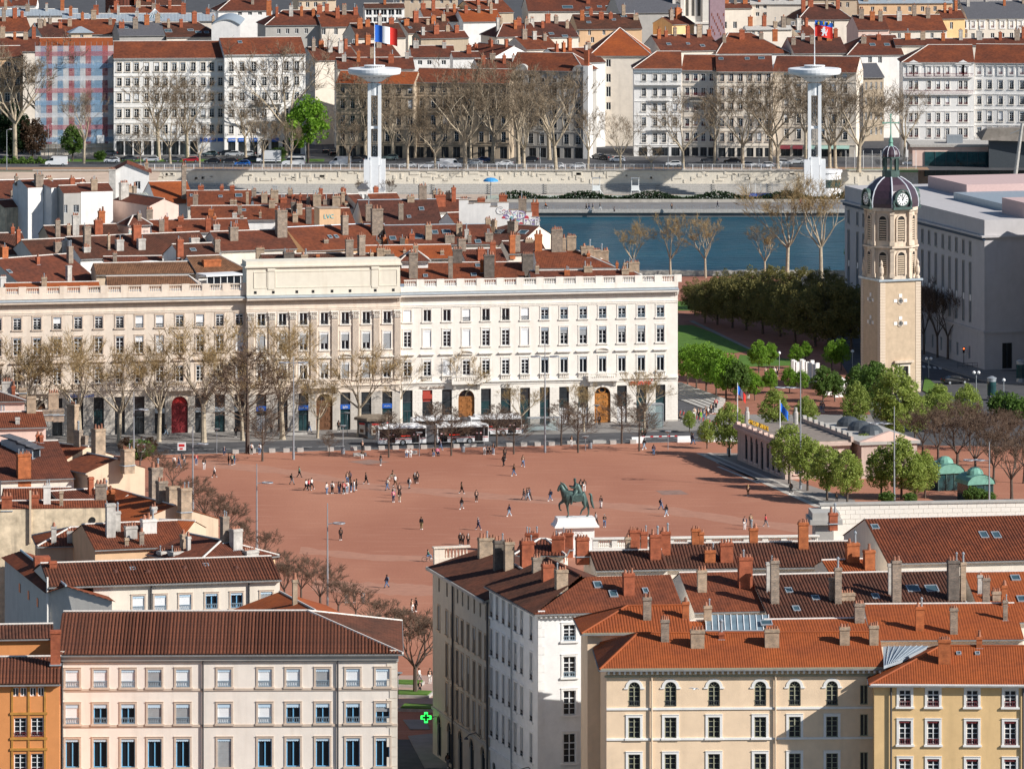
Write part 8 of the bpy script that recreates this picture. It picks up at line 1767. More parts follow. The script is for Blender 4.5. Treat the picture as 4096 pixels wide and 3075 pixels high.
for k in (0,2,6):
    an=[0,0,math.pi/2,0,0,0,-math.pi/2][k]; rot=Matrix.Rotation(an,4,'Z'); p=rot@Vector((0,-4.55,33.3)); o=put('clock',MB().lathe([(1.35,-.3),(1.35,.1),(1.15,.2)],24).xform(Matrix.Rotation(R(90),4,'X')),CT.root,(C8[0]+p.x,C8[1]+p.y,33.4),an,m=COP)
    put('dial',MB().lathe([(1.05,.2),(1.05,.24)],28).xform(Matrix.Rotation(R(90),4,'X')),o,m=FRW)
    for h in range(12): t=h*math.pi/6; mb=MB(); mb.box(-.05,.05,-.30,-.245,.66,.96); mb.xform(Matrix.Rotation(t,4,'Y')); put('hour_mark',mb,o,m=BLACK)
    mb=MB(); mb.box(-.05,.05,-.33,-.305,-.15,.6); mb.xform(Matrix.Rotation(R(28),4,'Y')); put('hour_hand',mb,o,m=BLACK); mb=MB(); mb.box(-.035,.035,-.36,-.335,-.2,.85); mb.xform(Matrix.Rotation(R(-8),4,'Y')); put('minute_hand',mb,o,m=BLACK)
    mb=MB(); A_=arc(3.0,1.75,0); ring_xz(mb,A_,[(x*.86,z*.86) for x,z in A_],-.4,.3); mb.box(-1.8,1.8,-.4,.3,-1.75,-1.3); mb.tube([(-1.45,-.1,0),(-1.7,-.1,-.7),(-1.5,-.1,-1.4)],.22,6); mb.tube([(1.45,-.1,0),(1.7,-.1,-.7),(1.5,-.1,-1.4)],.22,6); put('clock_surround',mb,o,m=COP)
# ---- tourist pavilion
PV=front('pv','low pink stone tourist pavilion with gold roof letters at the edge of the square',2950,3141,1697,1772,5.6,mat('pavilion pink stone',(0.52,0.40,0.34),.85,nz=.12,ns=1,extra=stain((0.3,0.24,0.2),.4)),10.5,name='pavilion',cat='pavilion')
for i,x in enumerate((2985,3006,3027,3048,3071,3093,3115)): PV.win('F',PV.u(x),.7 if i!=3 else .05,1.35,3.9 if i!=3 else 4.4,arch=True,fr='DKMET',mull='cross',sur='W_PINK',sw=.2,sill=i!=3)
for k in range(3): PV.win('R',2.2+k*3.0,.8,1.3,3.4,arch=True,fr='DKMET',mull='cross',sur='W_PINK',sw=.2)
mb=MB(); mb.box(-.5,PV.W+.5,-.6,-.001,5.0,5.45); mb.box(-.3,PV.W+.3,-.35,-.001,4.75,5.0); mb.box(PV.W+.001,PV.W+.6,-.6,10.5,5.0,5.45); PV.part('cornice',mb,PV.wall)
mb=MB(); mb.box(0,PV.W,0,10.5,5.6,5.75); PV.part('flat_roof',mb,mat('gravel roof',(0.24,0.20,0.17),.95,nz=.2,ns=1)); mb=MB(); mb.box(-.3,PV.W+.3,-.45,-.05,5.46,5.8); mb.box(-.3,PV.W+.3,10.5,10.9,5.46,6.3); PV.part('parapet',mb,PV.wall)
for k in range(9): mb=MB(); u=1+k*(PV.W-2)/8; mb.box(u-.35,u+.35,-.5,.1,5.801,6.15); PV.part('parapet_block',mb,W_PINK); mb=MB(); mb.box(u-.4,u+.4,10.4,11.0,6.301,6.8); PV.part('parapet_block',mb,W_GREY)
lettering(PV.root,'OFFICE DU TOURISME',(PV.W*.42,.2,6.65),1.05,mat('gilt letters',(0.62,0.36,0.02),.4,.3,nz=.05),depth=.06)
PV.finish()
for nm,u,y in (('roof_chimney',1.2,1.2),('roof_vent',3.5,8.5)): mb=MB(); mb.lathe([(.4,5.75),(.4,7.6),(.25,7.8),(.25,8.4)],8,(u,y,0)); PV.part(nm,mb,CONC)
av=thing('pavilion_annex','low annex with pedimented end and dark domed rooflights behind the tourist pavilion','building',PV.world(3,11.6,0),PV.ang); mb=MB(); mb.box(0,24,0,9,0,5.2); put('wall',mb,av,m=PV.wall); mb=MB(); mb.box(-.4,24.4,-.4,9.4,5.2,5.7); put('cornice',mb,av,m=W_GREY); mb=MB(); mb.yz([(-.3,5.7),(9.3,5.7),(4.5,7.2)],23.4,24.4); put('pediment',mb,av,m=W_PINK)
for u in (4,9.5,15): mb=MB(); mb.lathe([(2.0,5.7),(1.8,6.4),(1.1,7.0),(.2,7.2)],16,(u,4.5,0)); put('dome_rooflight',mb,av,m=DKMET)
def flagpole(lab,flab,x,yb,yt,D,cols,z=0):
    p=PX(x,yb,D); t=thing('flagpole',lab,'flagpole',(p.x,D,p.z)); h=(yb-yt)/ppm(D); mb=MB(); mb.tube([(0,0,0),(0,0,h)],[.09,.05],7); put('pole',mb,t,m=FRW); put('finial',MB().lathe([(.03,0),(.1,.1),(.03,.2)],8),t,(0,0,h),m=FRW)
    f=thing('flag',flab,'flag',(p.x+.08,D,p.z+h-.15)); n=len(cols)
    for k,m in enumerate(cols):
        mb=MB(); a,b=k/n*1.6,(k+1)/n*1.6
        for s in (-.012,.012):
            for i in range(5):
                q0=a+(b-a)*i/5; q1=a+(b-a)*(i+1)/5; f_=lambda u:(u*.75,.18*math.sin(u*4)+s,-u*.95); c0,c1=f_(q0),f_(q1); qq=[(c0[0],c0[1],c0[2]-1.35),(c1[0],c1[1],c1[2]-1.35),c1,c0]; mb.poly(qq if s<0 else qq[::-1])
        put('flag_band',mb,f,m=m,smooth=True)
flagpole('white flagpole at the left corner of the tourist pavilion','small french tricolour on the pavilion corner pole',2950,1692,1537,956,(FBLUE,FWHT,FRED))
flagpole('white flagpole on the pavilion roof','dark blue starry flag on the pavilion roof pole',3120,1725,1605,944,(FBLUE,))
# ---- white memorial pillars
for i,(x,yt,yb) in enumerate(((808,408,505),(820,415,512),(838,424,525),(868,405,495),(880,412,505),(905,422,540),(922,430,570),(940,412,535),(953,438,560),(976,430,552),(990,455,540),(1015,560,640),(1040,590,650),(1057,560,650),(1103,600,665),(1138,530,662),(1160,540,630),(1180,560,640),(1200,560,645))):
    p=PZ(2700+x/1.7135,1200+yb/1.7135,.13); h=(yb-yt)/1.7135/ppm(p.y); tag(put('memorial_pillar',MB().box(-.32,.32,-.3,.3,0,h).box(-.4,.4,-.38,.38,-.1,.12),None,p,.3,m=MARBLE),'slender white stone memorial pillar in the garden, %s from the left'%ORD[i],'pillar','white memorial pillars in the garden')
# ---- copper-roofed kiosks
for i,(x,y,w) in enumerate(((3780,1955,2.0),(3900,2000,2.0))):
    p=G(x,y); t=thing('copper_kiosk','%s green copper-domed metro kiosk behind the near trees'%('left' if i==0 else 'right'),'kiosk',p,.35); mb=MB(); mb.box(-w,w,-2,2,0,2.6); put('glass_body',mb,t,m=GLASSG)
    for a in (-w,-w/3,w/3,w): mb=MB(); mb.box(a-.08,a+.08,-2.1,-2.001,0,2.7); put('post',mb,t,m=COP)
    mb=MB(); A_=arc(2*w+.6,1.5,2.6,8); 
    for q in range(8): a,b=A_[q],A_[q+1]; mb.quad((a[0],-2.4,a[1]),(a[0],2.4,a[1]),(b[0],2.4,b[1]),(b[0],-2.4,b[1]))
    mb.poly([(a,-2.3,b) for a,b in A_]); mb.poly([(a,2.3,b) for a,b in A_][::-1]); put('roof',mb,t,m=COPL)
    mb=MB(); mb.lathe([(1.3,4.0),(1.1,4.5),(.6,4.9),(.1,5.0)],12); put('dome',mb,t,m=COPL)
# ---- trees
def TL(kind,pr,lst,lab,group,hh=None,cat='tree',rs=.12,wx=1.0):
    n=0
    for i,(x,yb,yt) in enumerate(sorted(lst)):
        p=G(x,yb,.1); k=pr[i%len(pr)]; zh=max(v.co.z for v in k[1].vertices); sc=(yb-yt)/ppm(p.y)/zh
        plant(kind,lab%ORD[i],k,p,rk.uniform(0,6.28),sc*wx,cat=cat,group=group,sz=sc)
TL('garden_tree',PARKG,[(2750,1540,1370),(2786,1555,1370),(2825,1570,1362),(2865,1587,1390),(2904,1602,1400),(2983,1584,1455),(3019,1602,1485),(3035,1494,1355),(3079,1482,1365),(3184,1475,1372),(3222,1445,1362),(3327,1482,1358),(3365,1482,1352),(3158,1575,1462),(3208,1575,1475),(3082,1577,1470)],'bright green young tree in the garden beside the palace, %s from the left','young green garden trees')
TL('dark_garden_tree',MIDG,[(3292,1610,1460),(3339,1607,1480),(3440,1640,1450),(3500,1660,1440),(3440,1105,930),(2944,1606,1430)],'darker green tree near the clock tower foot or garden, %s from the left','darker green garden trees')
TL('olive_lime_tree',OLIVE,[(2780,1262,1105),(2820,1292,1115),(2870,1300,1105),(2930,1312,1100),(2985,1322,1095),(3050,1337,1090),(3120,1347,1085),(3180,1372,1105),(3260,1387,1110),(3330,1397,1105),(3405,1402,1135),(2900,1240,1070),(3000,1235,1055),(3100,1238,1055),(3200,1240,1062),(3300,1245,1065),(3390,1262,1085),(3440,1330,1130)],'dense olive-brown leafing tree in the riverside grove, %s from the left','olive-brown grove trees',wx=1.05)
TL('lime_tree',LIME,[(2917,1824,1605),(3097,1742,1545),(3225,1738,1580),(3422,1730,1520),(3157,1932,1690),(3230,1960,1735),(3308,1998,1775),(3389,2014,1795),(3577,1772,1455),(3525,1990,1780),(3606,1995,1735),(3452,1885,1730),(3700,1990,1795),(3660,1765,1565),(3757,1725,1530),(3870,1705,1530),(3584,1780,1600),(3660,2000,1830),(3540,1860,1740)],'spring green lime tree at the right side of the square, %s from the left','spring green lime trees')
TL('sapling',[LIME[0]],[(2758,1728,1640),(2828,1792,1675)],'staked young tree beside the palace corner, %s from the left','staked saplings')
TL('bare_brown_tree',ROWT,[(3753,1858,1600),(3829,1895,1640),(3904,1909,1650),(3974,1932,1690),(4047,1994,1740),(3815,1790,1590),(4060,1872,1640),(4018,1802,1620),(4095,1930,1700),(3690,1830,1640),(3960,1850,1640),(3880,1800,1600)],'brown bare tree in the copse at the right edge, %s from the left','bare brown trees at the right edge',wx=1.25)
TL('street_tree_shade',ROWT,[(3696,1418,1100),(3750,1431,1120),(3791,1437,1140),(3640,1400,1110)],'dark bare tree in the shaded street by the post office, %s from the left','bare trees in the shaded street',wx=.8)
TL('evergreen_bush',[BUSH[0]],[(4018,1665,1560),(4085,1672,1575),(3546,2012,1960),(3640,2010,1965),(3900,2010,1940),(3475,1600,1540),(3950,2012,1960),(3700,1650,1590)],'rounded green shrub at the right side, %s from the left','round shrubs at the right','shrub',cat='shrub')
# globe lamps
for i,(x,yt,yb,n) in enumerate(((3117,1412,1482,1),(3410,1405,1470,1),(3905,1490,1575,2),(3715,1434,1510,2),(4015,1520,1600,1))):
    p=G(x,yb); h=(yb-yt)/ppm(p.y); t=thing('globe_lamp','white globe street lamp near the clock tower, %s from the left'%ORD[[0,1,3,2,4][i]],'street lamp',p,0,'white globe lamps'); mb=MB(); mb.tube([(0,0,0),(0,0,h-.3)],.07,6); put('pole',mb,t,m=METG)
    for k in range(n): mb=MB(); mb.lathe([(.05,-.3),(.26,-.15),(.3,0),(.26,.15),(.05,.3)],10,((k-.5*(n-1))*.8,0,h)); put('globe',mb,t,m=FRW,smooth=True)
# traffic light, advertising columns, ramp rail in the shaded street
t=thing('traffic_light','traffic light glowing red in the shaded street','traffic light',G(3855,1460)); mb=MB(); mb.tube([(0,0,0),(0,0,3)],.07,6); put('pole',mb,t,m=DKMET); mb=MB(); mb.box(-.18,.18,-.15,.15,2.2,3.2); o=put('signal_head',mb,t,m=BLACK); mb=MB(); mb.lathe([(.12,0),(.1,.04)],10); mb.xform(Matrix.Rotation(R(90),4,'X')); put('red_lens',mb,o,(0,-.15,2.95),m=mat('signal red',(0.9,0.1,0.02),.4,nz=0,emit=(1,.12,.02,5)))
for i,(x,y) in enumerate(((3967,1600),(4082,1530))):
    t=thing('advertising_column','%s grey round advertising column by the shaded street'%('left' if i==0 else 'right'),'column',G(x,y)); mb=MB(); mb.lathe([(.75,0),(.75,3.6),(.85,3.65),(.85,3.8),(.2,4.1)],18); put('drum',mb,t,m=METG); mb=MB(); mb.lathe([(.77,.8),(.77,3.2)],18); put('poster_band',mb,t,m=GLASSG)
t=thing('ramp_railing','dark ramp railing before the post office door','railing',G(3830,1475)); 
for z in (.5,1.0): mb=MB(); mb.tube([(0,0,z),(4.2,1.0,z),(6.6,.2,z+.1)],.04,5); put('rail',mb,t,m=DKMET)
for k in range(7): mb=MB(); mb.tube([(k*.9,k*.2 if k<5 else .8,0),(k*.9,k*.2 if k<5 else .8,1)],.03,4); put('post',mb,t,m=DKMET)
car('saloon','black',G(3820,1535),R(20),'black car parked in the shaded street by the post office','x'); car('hatchback','dark grey',G(4000,1600),R(200),'dark grey car at the edge of the shaded street near the advertising column','x')
# ------------------------------------------------------------ statue
rs_=random.Random(41)
sp0=G(2300,2222); st=thing('equestrian_statue','green bronze horse and rider statue on the white pedestal','statue',(sp0.x,sp0.y,5.45),R(4)); pd=thing('pedestal','tall white marble pedestal carrying the bronze rider','pedestal',(sp0.x,sp0.y,0),R(9))
mb=MB(); mb.box(-2.55,2.55,-1.2,1.2,.9,4.1); put('die',mb,pd,m=MARBLE); mb=MB(); mb.box(-2.9,2.9,-1.5,1.5,0,.9); put('plinth',mb,pd,m=MARBLE)
mb=MB(); c=[(3.15,1.75,4.1),(3.15,1.75,4.35),(2.95,1.55,4.5),(2.7,1.35,5.0),(2.65,1.3,5.43)]
for i in range(len(c)-1):
    a,b=c[i],c[i+1]; A_=[(-a[0],-a[1],a[2]),(a[0],-a[1],a[2]),(a[0],a[1],a[2]),(-a[0],a[1],a[2])]; B_=[(-b[0],-b[1],b[2]),(b[0],-b[1],b[2]),(b[0],b[1],b[2]),(-b[0],b[1],b[2])]; mb.add(A_+B_,[(0,1,5,4),(1,2,6,5),(2,3,7,6),(3,0,4,7)])
mb.quad((-2.65,-1.3,5.43),(2.65,-1.3,5.43),(2.65,1.3,5.43),(-2.65,1.3,5.43)); put('cap',mb,pd,m=MARBLE)
for z,s in ((3.3,'LOUIS XIV'),(2.8,'LE GRAND')): lettering(pd,s,(0,-1.21,z),.42,CONC,depth=.01)
def sk(name,V,E,Rr,par,m,sub=2): me=skin_mesh(V,E,Rr,sub); me.materials.append(m); return put(name,me,par)
V=[(-.55,0,2.85),(.4,0,2.8),(1.25,0,2.95),(1.6,0,2.75),(-1.3,0,2.9),(-1.62,0,3.5),(-1.85,0,4.15),(-1.98,0,4.5),(-2.2,0,4.05),(-2.42,0,3.55),
 (-1.15,-.32,2.2),(-1.05,-.32,1.1),(-.95,-.32,.45),(-1.02,-.32,.08),(-1.25,-.32,.04),(-1.5,.32,2.25),(-2.2,.32,1.75),(-2.12,.32,1.0),(-1.85,.32,.82),
 (1.5,.33,2.2),(1.88,.33,1.3),(1.95,.33,.5),(1.85,.33,.08),(1.6,.33,.04),(1.15,-.33,2.15),(1.42,-.33,1.4),(.9,-.33,.9),(.78,-.33,.45),(.66,-.33,.4)]
E=[(0,1),(1,2),(2,3),(0,4),(4,5),(5,6),(6,7),(7,8),(8,9),(4,10),(10,11),(11,12),(12,13),(13,14),(4,15),(15,16),(16,17),(17,18),(3,19),(19,20),(20,21),(21,22),(22,23),(3,24),(24,25),(25,26),(26,27),(27,28)]
Rr=[.72,.66,.66,.6,.66,.5,.36,.26,.24,.17,.3,.15,.1,.1,.1,.28,.17,.1,.11,.36,.18,.12,.11,.12,.36,.2,.12,.11,.1]
ho=sk('horse',V,E,Rr,st,BRONZE)
sk('tail',[(1.9,0,3.2),(2.25,0,3.1),(2.3,0,2.2),(2.45,0,1.6),(2.68,0,1.1)],[(0,1),(1,2),(2,3),(3,4)],[.14,.2,.22,.2,.08],ho,BRONZE,1)
sk('mane',[(-2.0,0,4.78),(-1.55,0,4.55),(-1.2,0,4.0),(-.95,0,3.5)],[(0,1),(1,2),(2,3)],[.1,.17,.2,.12],ho,BRONZE,1)
mb=MB()
for s in(-1,1): mb.tube([(-1.98,s*.12,4.6),(-2.0,s*.16,4.95)],[.08,.02],5)
put('ears',mb,ho,m=BRONZE)
rd=sk('rider',[(.15,0,3.45),(.13,0,4.2),(0,0,4.85),(-.03,0,5.2),(-.02,0,5.42),(.1,-.42,4.55),(-.1,-.55,4.05),(-.72,-.42,4.2),(.1,.42,4.55),(-.15,.5,4.1),(-.85,.3,4.3),(-.1,-.5,3.2),(-.45,-.72,2.75),(-.5,-.74,2.0),(-.72,-.74,1.82),(-.1,.5,3.2),(-.45,.72,2.75),(-.5,.74,2.0),(-.72,.74,1.82)],[(0,1),(1,2),(2,3),(3,4),(1,5),(5,6),(6,7),(1,8),(8,9),(9,10),(0,11),(11,12),(12,13),(13,14),(0,15),(15,16),(16,17),(17,18)],[.42,.42,.14,.24,.2,.2,.15,.1,.2,.15,.1,.26,.19,.13,.1,.26,.19,.13,.1],st,BRONZE)
sk('cape',[(.15,0,4.7),(.45,0,4.1),(.65,0,3.4),(.85,0,2.9)],[(0,1),(1,2),(2,3)],[.34,.42,.5,.42],rd,BRONZE,2)
mb=MB(); mb.add([(-.6,-.78,3.1),(.95,-.78,3.1),(1.1,-.8,2.3),(.3,-.84,2.15),(-.5,-.82,2.4),(-.6,.78,3.1),(.95,.78,3.1),(1.1,.8,2.3),(.3,.84,2.15),(-.5,.82,2.4)],[(0,4,3,2,1),(5,6,7,8,9),(0,1,6,5)]); put('saddle_cloth',mb,ho,m=BRONZE)
# ------------------------------------------------------------ buses
BW=mat('bus white',(0.74,0.74,0.74),.35,nz=.04,spec=.5); BK=mat('bus dark glass',(0.012,0.013,0.015),.12,nz=.0,spec=.5); BRD=mat('bus red',(0.40,0.03,0.03),.4,nz=.05)
def bus(lab,loc,rz,no):
    t=thing('articulated_bus',lab,'bus',loc,rz)
    for nm,x0,x1 in (('rear_section',-9.0,-1.2),('front_section',.6,9.0)):
        mb=MB(); mb.yz([(-1.25,.35),(1.25,.35),(1.27,1.0),(1.25,2.9),(1.05,3.1),(-1.05,3.1),(-1.25,2.9),(-1.27,1.0)],x0,x1); o=put(nm,mb,t,m=BW)
        mb=MB(); mb.box(x0+.15,x1-.1,-1.285,-1.272,1.25,2.72); put('window_band',mb,o,m=BK); mb=MB(); mb.box(x0+.1,x1-.1,-1.284,-1.273,1.02,1.16); put('red_stripe',mb,o,m=BRD)
        mb=MB(); mb.box(x0+.8,x1-1.0,-.8,.8,3.101,3.4); put('roof_unit',mb,o,m=BW); mb=MB(); mb.box(x0+2,x0+3.2,-.5,.5,3.401,3.46); put('hatch',mb,o,m=DKMET)
    mb=MB()
    for k in range(9): mb.box(-1.2+k*.2,-1.06+k*.2,-1.2,1.2,.45,2.95); mb.box(-1.06+k*.2,-1.0+k*.2,-1.1,1.1,.5,2.9)
    put('bellows',mb,t,m=mat('bellows grey',(0.13,0.13,0.14),.8,nz=.1))
    for x in (-6.9,-2.9,1.6,7.4)[:4]:
        d=MB(); d.box(x-.65,x+.65,-1.30,-1.286,.45,2.6); 
        if x in (-6.9,-2.9,1.6,7.4): o=put('door',d,t,m=BK)
        for s in(-.32,.32): mb=MB(); mb.lathe([(.17,0),(.17,.01)],12); mb.xform(Matrix.Rotation(R(90),4,'X')); put('door_disc',mb,o,(x+s,-1.302,1.75),m=BRD); mb=MB(); mb.box(-.15,.15,-.003,.0,-.05,.06); put('disc_bar',mb,o,(x+s,-1.315,1.75),m=FRW)
        mb=MB(); mb.box(x-.02,x+.02,-1.315,-1.301,.45,2.6); put('door_seam',mb,o,m=DKMET)
    for x in (-5.0,3.3,5.9): w_=put('wheel',MB().lathe([(.5,-1.29),(.5,1.29)],18).xform(Matrix.Rotation(R(90),4,'X')),t,(x,0,.5),m=BLACK); put('rim',MB().lathe([(.28,-1.30),(.28,1.30)],14).xform(Matrix.Rotation(R(90),4,'X')),w_,m=METG)
    mb=MB(); mb.quad((9.01,-1.1,1.0),(9.01,1.1,1.0),(9.01,1.1,2.8),(9.01,-1.1,2.8)); put('windscreen',mb,t,m=BK)
    lettering(t,'TCL',(5.6,-1.30,1.42),.45,BLACK if 0 else FRW,depth=.005); lettering(t,'Gerland >>>>',(-4.6,-1.30,1.55),.26,mat('led red',(0.6,0.03,0.02),.4,nz=0,emit=(1,.06,.03,1.5)),depth=.005); lettering(t,'Bellecour >>>>',(3.4,-1.30,1.55),.26,MATS['led red'],depth=.005)
    return t
bus('nearer white articulated bus with dark windows and red stripe',(G(1728,1783).x,976.8,.01),PANG,1)
bus('farther white articulated bus mostly hidden behind the nearer bus',(-7.5,987.6-.2,.01),PANG,2)
# ------------------------------------------------------------ lamps
def mast(lab,x,yt,yb,yr,side,n,D=None):
    p=G(x,yb) if D is None else Vector(((x-2048)/ppm(D),D,0)); D=p.y; Z=lambda y:H-(y-YH)*D/FPX; t=thing('light_mast',lab,'street lamp',p,0,'tall light masts round the square'); mb=MB(); mb.tube([(0,0,0),(0,0,Z(yb)*0+1.2)],.2,8); put('base',mb,t,m=METG); mb=MB(); mb.tube([(0,0,1.2),(0,0,Z(yt))],[.15,.06],8); put('pole',mb,t,m=METG)
    z=Z(yr)
    for k in range(n):
        sd=side if side else (1 if k else -1); r=.75; cx=sd*(1.5+(k*1.55 if side else 0)); mb=MB(); pts=[(cx+r*math.cos(a*math.pi/8),r*math.sin(a*math.pi/8),z) for a in range(17)]; mb.tube(pts,.09,5,cap=False); mb.tube([(0,0,z-.1),(cx-sd*r,0,z)],.06,5); o=put('lamp_ring',mb,t,m=METG)
for a in (('light mast with two side rings before the cream palace wing',2180,1357,1810,1426,0,2),('light mast before the central pavilion of the palace',1174,1425,1838,1450,0,2),('left light mast rising behind the tall brick chimneys',535,1566,1880,1638,1,1),('light mast behind the roofs near the bus stop totems',771,1703,2040,1775,1,1),('light mast standing on the red gravel at left',1027,1855,2210,1930,1,1),('nearest light mast by the lower bare trees',1310,2012,2465,2092,1,1),('light mast before the tourist pavilion',3202,1445,1955,1550,-1,2),('light mast among the spring green limes at right',3577,1625,2008,1693,-1,2),('rightmost light mast beyond the stone parapet',3957,1768,2040,1840,-1,2)): mast(*a)
for i,(x,yt,yb) in enumerate(((867,1715,1815),(1372,1702,1802),(1389,1650,1747),(1677,1730,1824),(1936,1700,1790),(2342,1745,1800),(2387,1620,1716),(2672,1725,1798),(1592,2690,2800))):
    p=G(x,yb); h=(yb-yt)/ppm(p.y); t=thing('lamp_post','short lamp post with flat cap by the square, %s from the left'%ORD[[0,1,2,4,5,6,7,8,3][i]],'street lamp',p,0,'short lamp posts'); mb=MB(); mb.tube([(0,0,0),(0,0,h)],.06,6); put('pole',mb,t,m=METG); mb=MB(); mb.lathe([(.12,h-.3),(.55,h),(.55,h+.06)],12); put('lamp_cap',mb,t,m=METG)
# ------------------------------------------------------------ blocks, benches, bins
BL_=[942,1010,1088,1145,1201,1322,1415,1470,1526,1582,1640,1695,1825,2037,2095,2150,2206,2452,2532]
for i,x in enumerate(BL_):
    k=(x-2048)/FPX; D=(FA-28.1)/(1-FS*k); p=Vector((k*D,D,.01)); tag(put('concrete_block',cached(('cb',),lambda:MB().box(-.5,.5,-.3,.3,0,.62).mesh('concrete_block',CONC)),None,p,PANG),'grey concrete block along the road edge of the square, %s from the left'%ORD[i],'block','concrete blocks along the road')
for i,(x,y,l) in enumerate(((1439,1823,2.1),(1170,1742,4.8),(2397,1772,2.2),(2285,1775,1.4),(1652,1815,1.3),(1880,1786,2.0))): tag(put('stone_bench',MB().box(-l/2,l/2,-.28,.28,0,.48),None,G(x,y),PANG,m=CONC),'low stone bench near the road, %s from the left'%ORD[[1,0,5,4,2,3][i]],'bench','stone benches')
for i,(x,y) in enumerate(((1372,1816),(1852,1808),(2361,1794),(2915,1818))): t=thing('litter_bin','grey litter bin on the square, %s from the left'%ORD[i],'bin',G(x,y),0,'litter bins'); put('body',MB().lathe([(.28,0),(.32,.1),(.32,.95),(.26,1.0)],10),t,m=METG); put('lid',MB().lathe([(.3,1.0),(.1,1.12)],10),t,m=DKMET)
def boxes(name,lab,cat,loc,rz,parts):
    t=thing(name,lab,cat,loc,rz)
    for nm,m,*b in parts: put(nm,MB().box(*b),t,m=m)
    return t
boxes('barrier','red and white lifting barrier pole at the road by the palace corner','barrier',G(2630,1768),PANG,[('pole',FRW,-3.3,3.3,-.06,.06,.85,1.0)]+[('red_band',REDP,a,a+.5,-.065,.065,.845,1.005) for a in (-2.6,-1.2,.2,1.6,2.8)]+[('stand',DKMET,-3.4,-3.1,-.2,.2,0,1.0)])
for i,(x,y) in enumerate(((2552,1772),(2735,1768),(2855,1766),(2925,1764))): boxes('road_block','white plastic road block by the palace corner, %s from the left'%ORD[i],'barrier',G(x,y),PANG,[('body',FRW,-1.1,1.1,-.35,.35,0,.6),('ridge',FRW,-1.05,1.05,-.18,.18,.6,1.0)])
kz=boxes('news_kiosk','dark hexagonal newspaper kiosk with posters behind the bus','kiosk',G(1494,1748),PANG,[]); mb=MB(); mb.lathe([(2.7,.1),(2.7,2.9)],6); put('body',mb,kz,m=DKMET); mb=MB(); mb.lathe([(3.2,2.9),(3.2,3.3),(2.6,3.5)],6); put('roof',mb,kz,m=mat('kiosk roof brown',(0.20,0.16,0.12),.8,nz=.3,ns=1))
for k in range(3): mb=MB(); mb.box(-.75,.75,-2.42,-2.36,.7,2.5); mb.xform(Matrix.Rotation(R(-60+60*k-30+30),4,'Z')); o=put('poster',mb,kz,m=W_CREAM); mb=MB(); mb.box(-.7,.7,-2.45,-2.421,2.2,2.5); mb.xform(Matrix.Rotation(R(-60+60*k),4,'Z')); put('poster_heading',mb,o,m=REDP); mb=MB(); mb.box(-.5,.4,-2.45,-2.421,.95,1.5); mb.xform(Matrix.Rotation(R(-60+60*k),4,'Z')); put('poster_picture',mb,o,m=WOODD)
GL=mat('clear glass panel',(0.35,0.45,0.46),.05,nz=0,alpha=.35,spec=.5)
boxes('bus_shelter','glass bus shelter with grey frame before the palace','bus shelter',G(2172,1732),PANG,[('roof',METG,-2.6,2.6,-.8,.8,2.5,2.62),('back_pane',GL,-2.4,2.4,.7,.74,.3,2.45),('side_panel',GL,-2.5,-2.44,-.6,.7,.2,2.45),('post',METG,-2.55,-2.45,.65,.75,.12,2.5),('post',METG,2.45,2.55,.65,.75,.12,2.5),('seat',METG,-1.6,1.6,.2,.6,.5,.56)])
boxes('glass_barrier','long low glass railing beside the bus shelter','railing',G(2040,1728),PANG,[('pane',GL,-4,3.0,0,.04,.2,1.0),('rail',METG,-4,3.0,-.03,.07,1.0,1.06)])
boxes('glass_lift','glass lift shaft with steel frame at the palace corner','lift',G(2618,1712),PANG,[('pane',GL,-1.25,1.25,-1.0,-.97,.1,3.9),('pane',GL,-1.25,1.25,.97,1.0,.1,3.9),('pane',GL,1.22,1.25,-.96,.96,.1,3.9),('roof',METG,-1.35,1.35,-1.1,1.1,3.9,4.05),('lift_car',METG,-.7,.7,-.6,.6,.2,2.4)]+[('post',METG,a,a+.1,b,b+.1,.1,3.9) for a in (-1.3,1.2) for b in (-1.05,.95)]+[('rail',METG,-1.2,1.2,-1.06,-1.01,z,z+.07) for z in (1.3,2.6)])
for i,(x,y,h) in enumerate(((727,1836,2.6),(565,1842,2.4))): boxes('stop_totem','%s red and white metro stop totem at the left of the square'%('right' if i==0 else 'left'),'sign',G(x,y),0,[('pole',DKMET,-.12,.12,-.1,.1,0,1.4),('panel',FRW,-.65,.65,-.2,.2,1.4,2.6),('red_mark',REDP,-.45,.45,-.23,-.201,2.0,2.4),('red_mark',REDP,-.3,.2,-.23,-.201,1.55,1.8)])
# bicycle stand at the palace corner
for i in range(12):
    p=PZ(2722+13*i,1662+4*i,.12); t=thing('shared_bicycle','parked red shared bicycle in the rank by the palace corner, %s from the left'%ORD[i],'bicycle',p,R(70),'shared bicycles in the rank')
    for s in (-.52,.52): mb=MB(); pts=[(s+.33*math.cos(a*math.pi/6),0,.34+.33*math.sin(a*math.pi/6)) for a in range(13)]; mb.tube(pts,.025,4,cap=False); put('wheel',mb,t,m=BLACK)
    mb=MB(); mb.tube([(-.52,0,.34),(-.1,0,.35),(.35,0,.75),(-.2,0,.8),(-.1,0,.35)],.035,4); put('frame',mb,t,m=REDP); mb=MB(); mb.tube([(.52,0,.34),(.38,0,1.0),(.25,0,1.05)],.03,4); put('handlebar',mb,t,m=METG); mb=MB(); mb.box(-.35,-.08,-.08,.08,.84,.9); put('saddle',mb,t,m=BLACK)
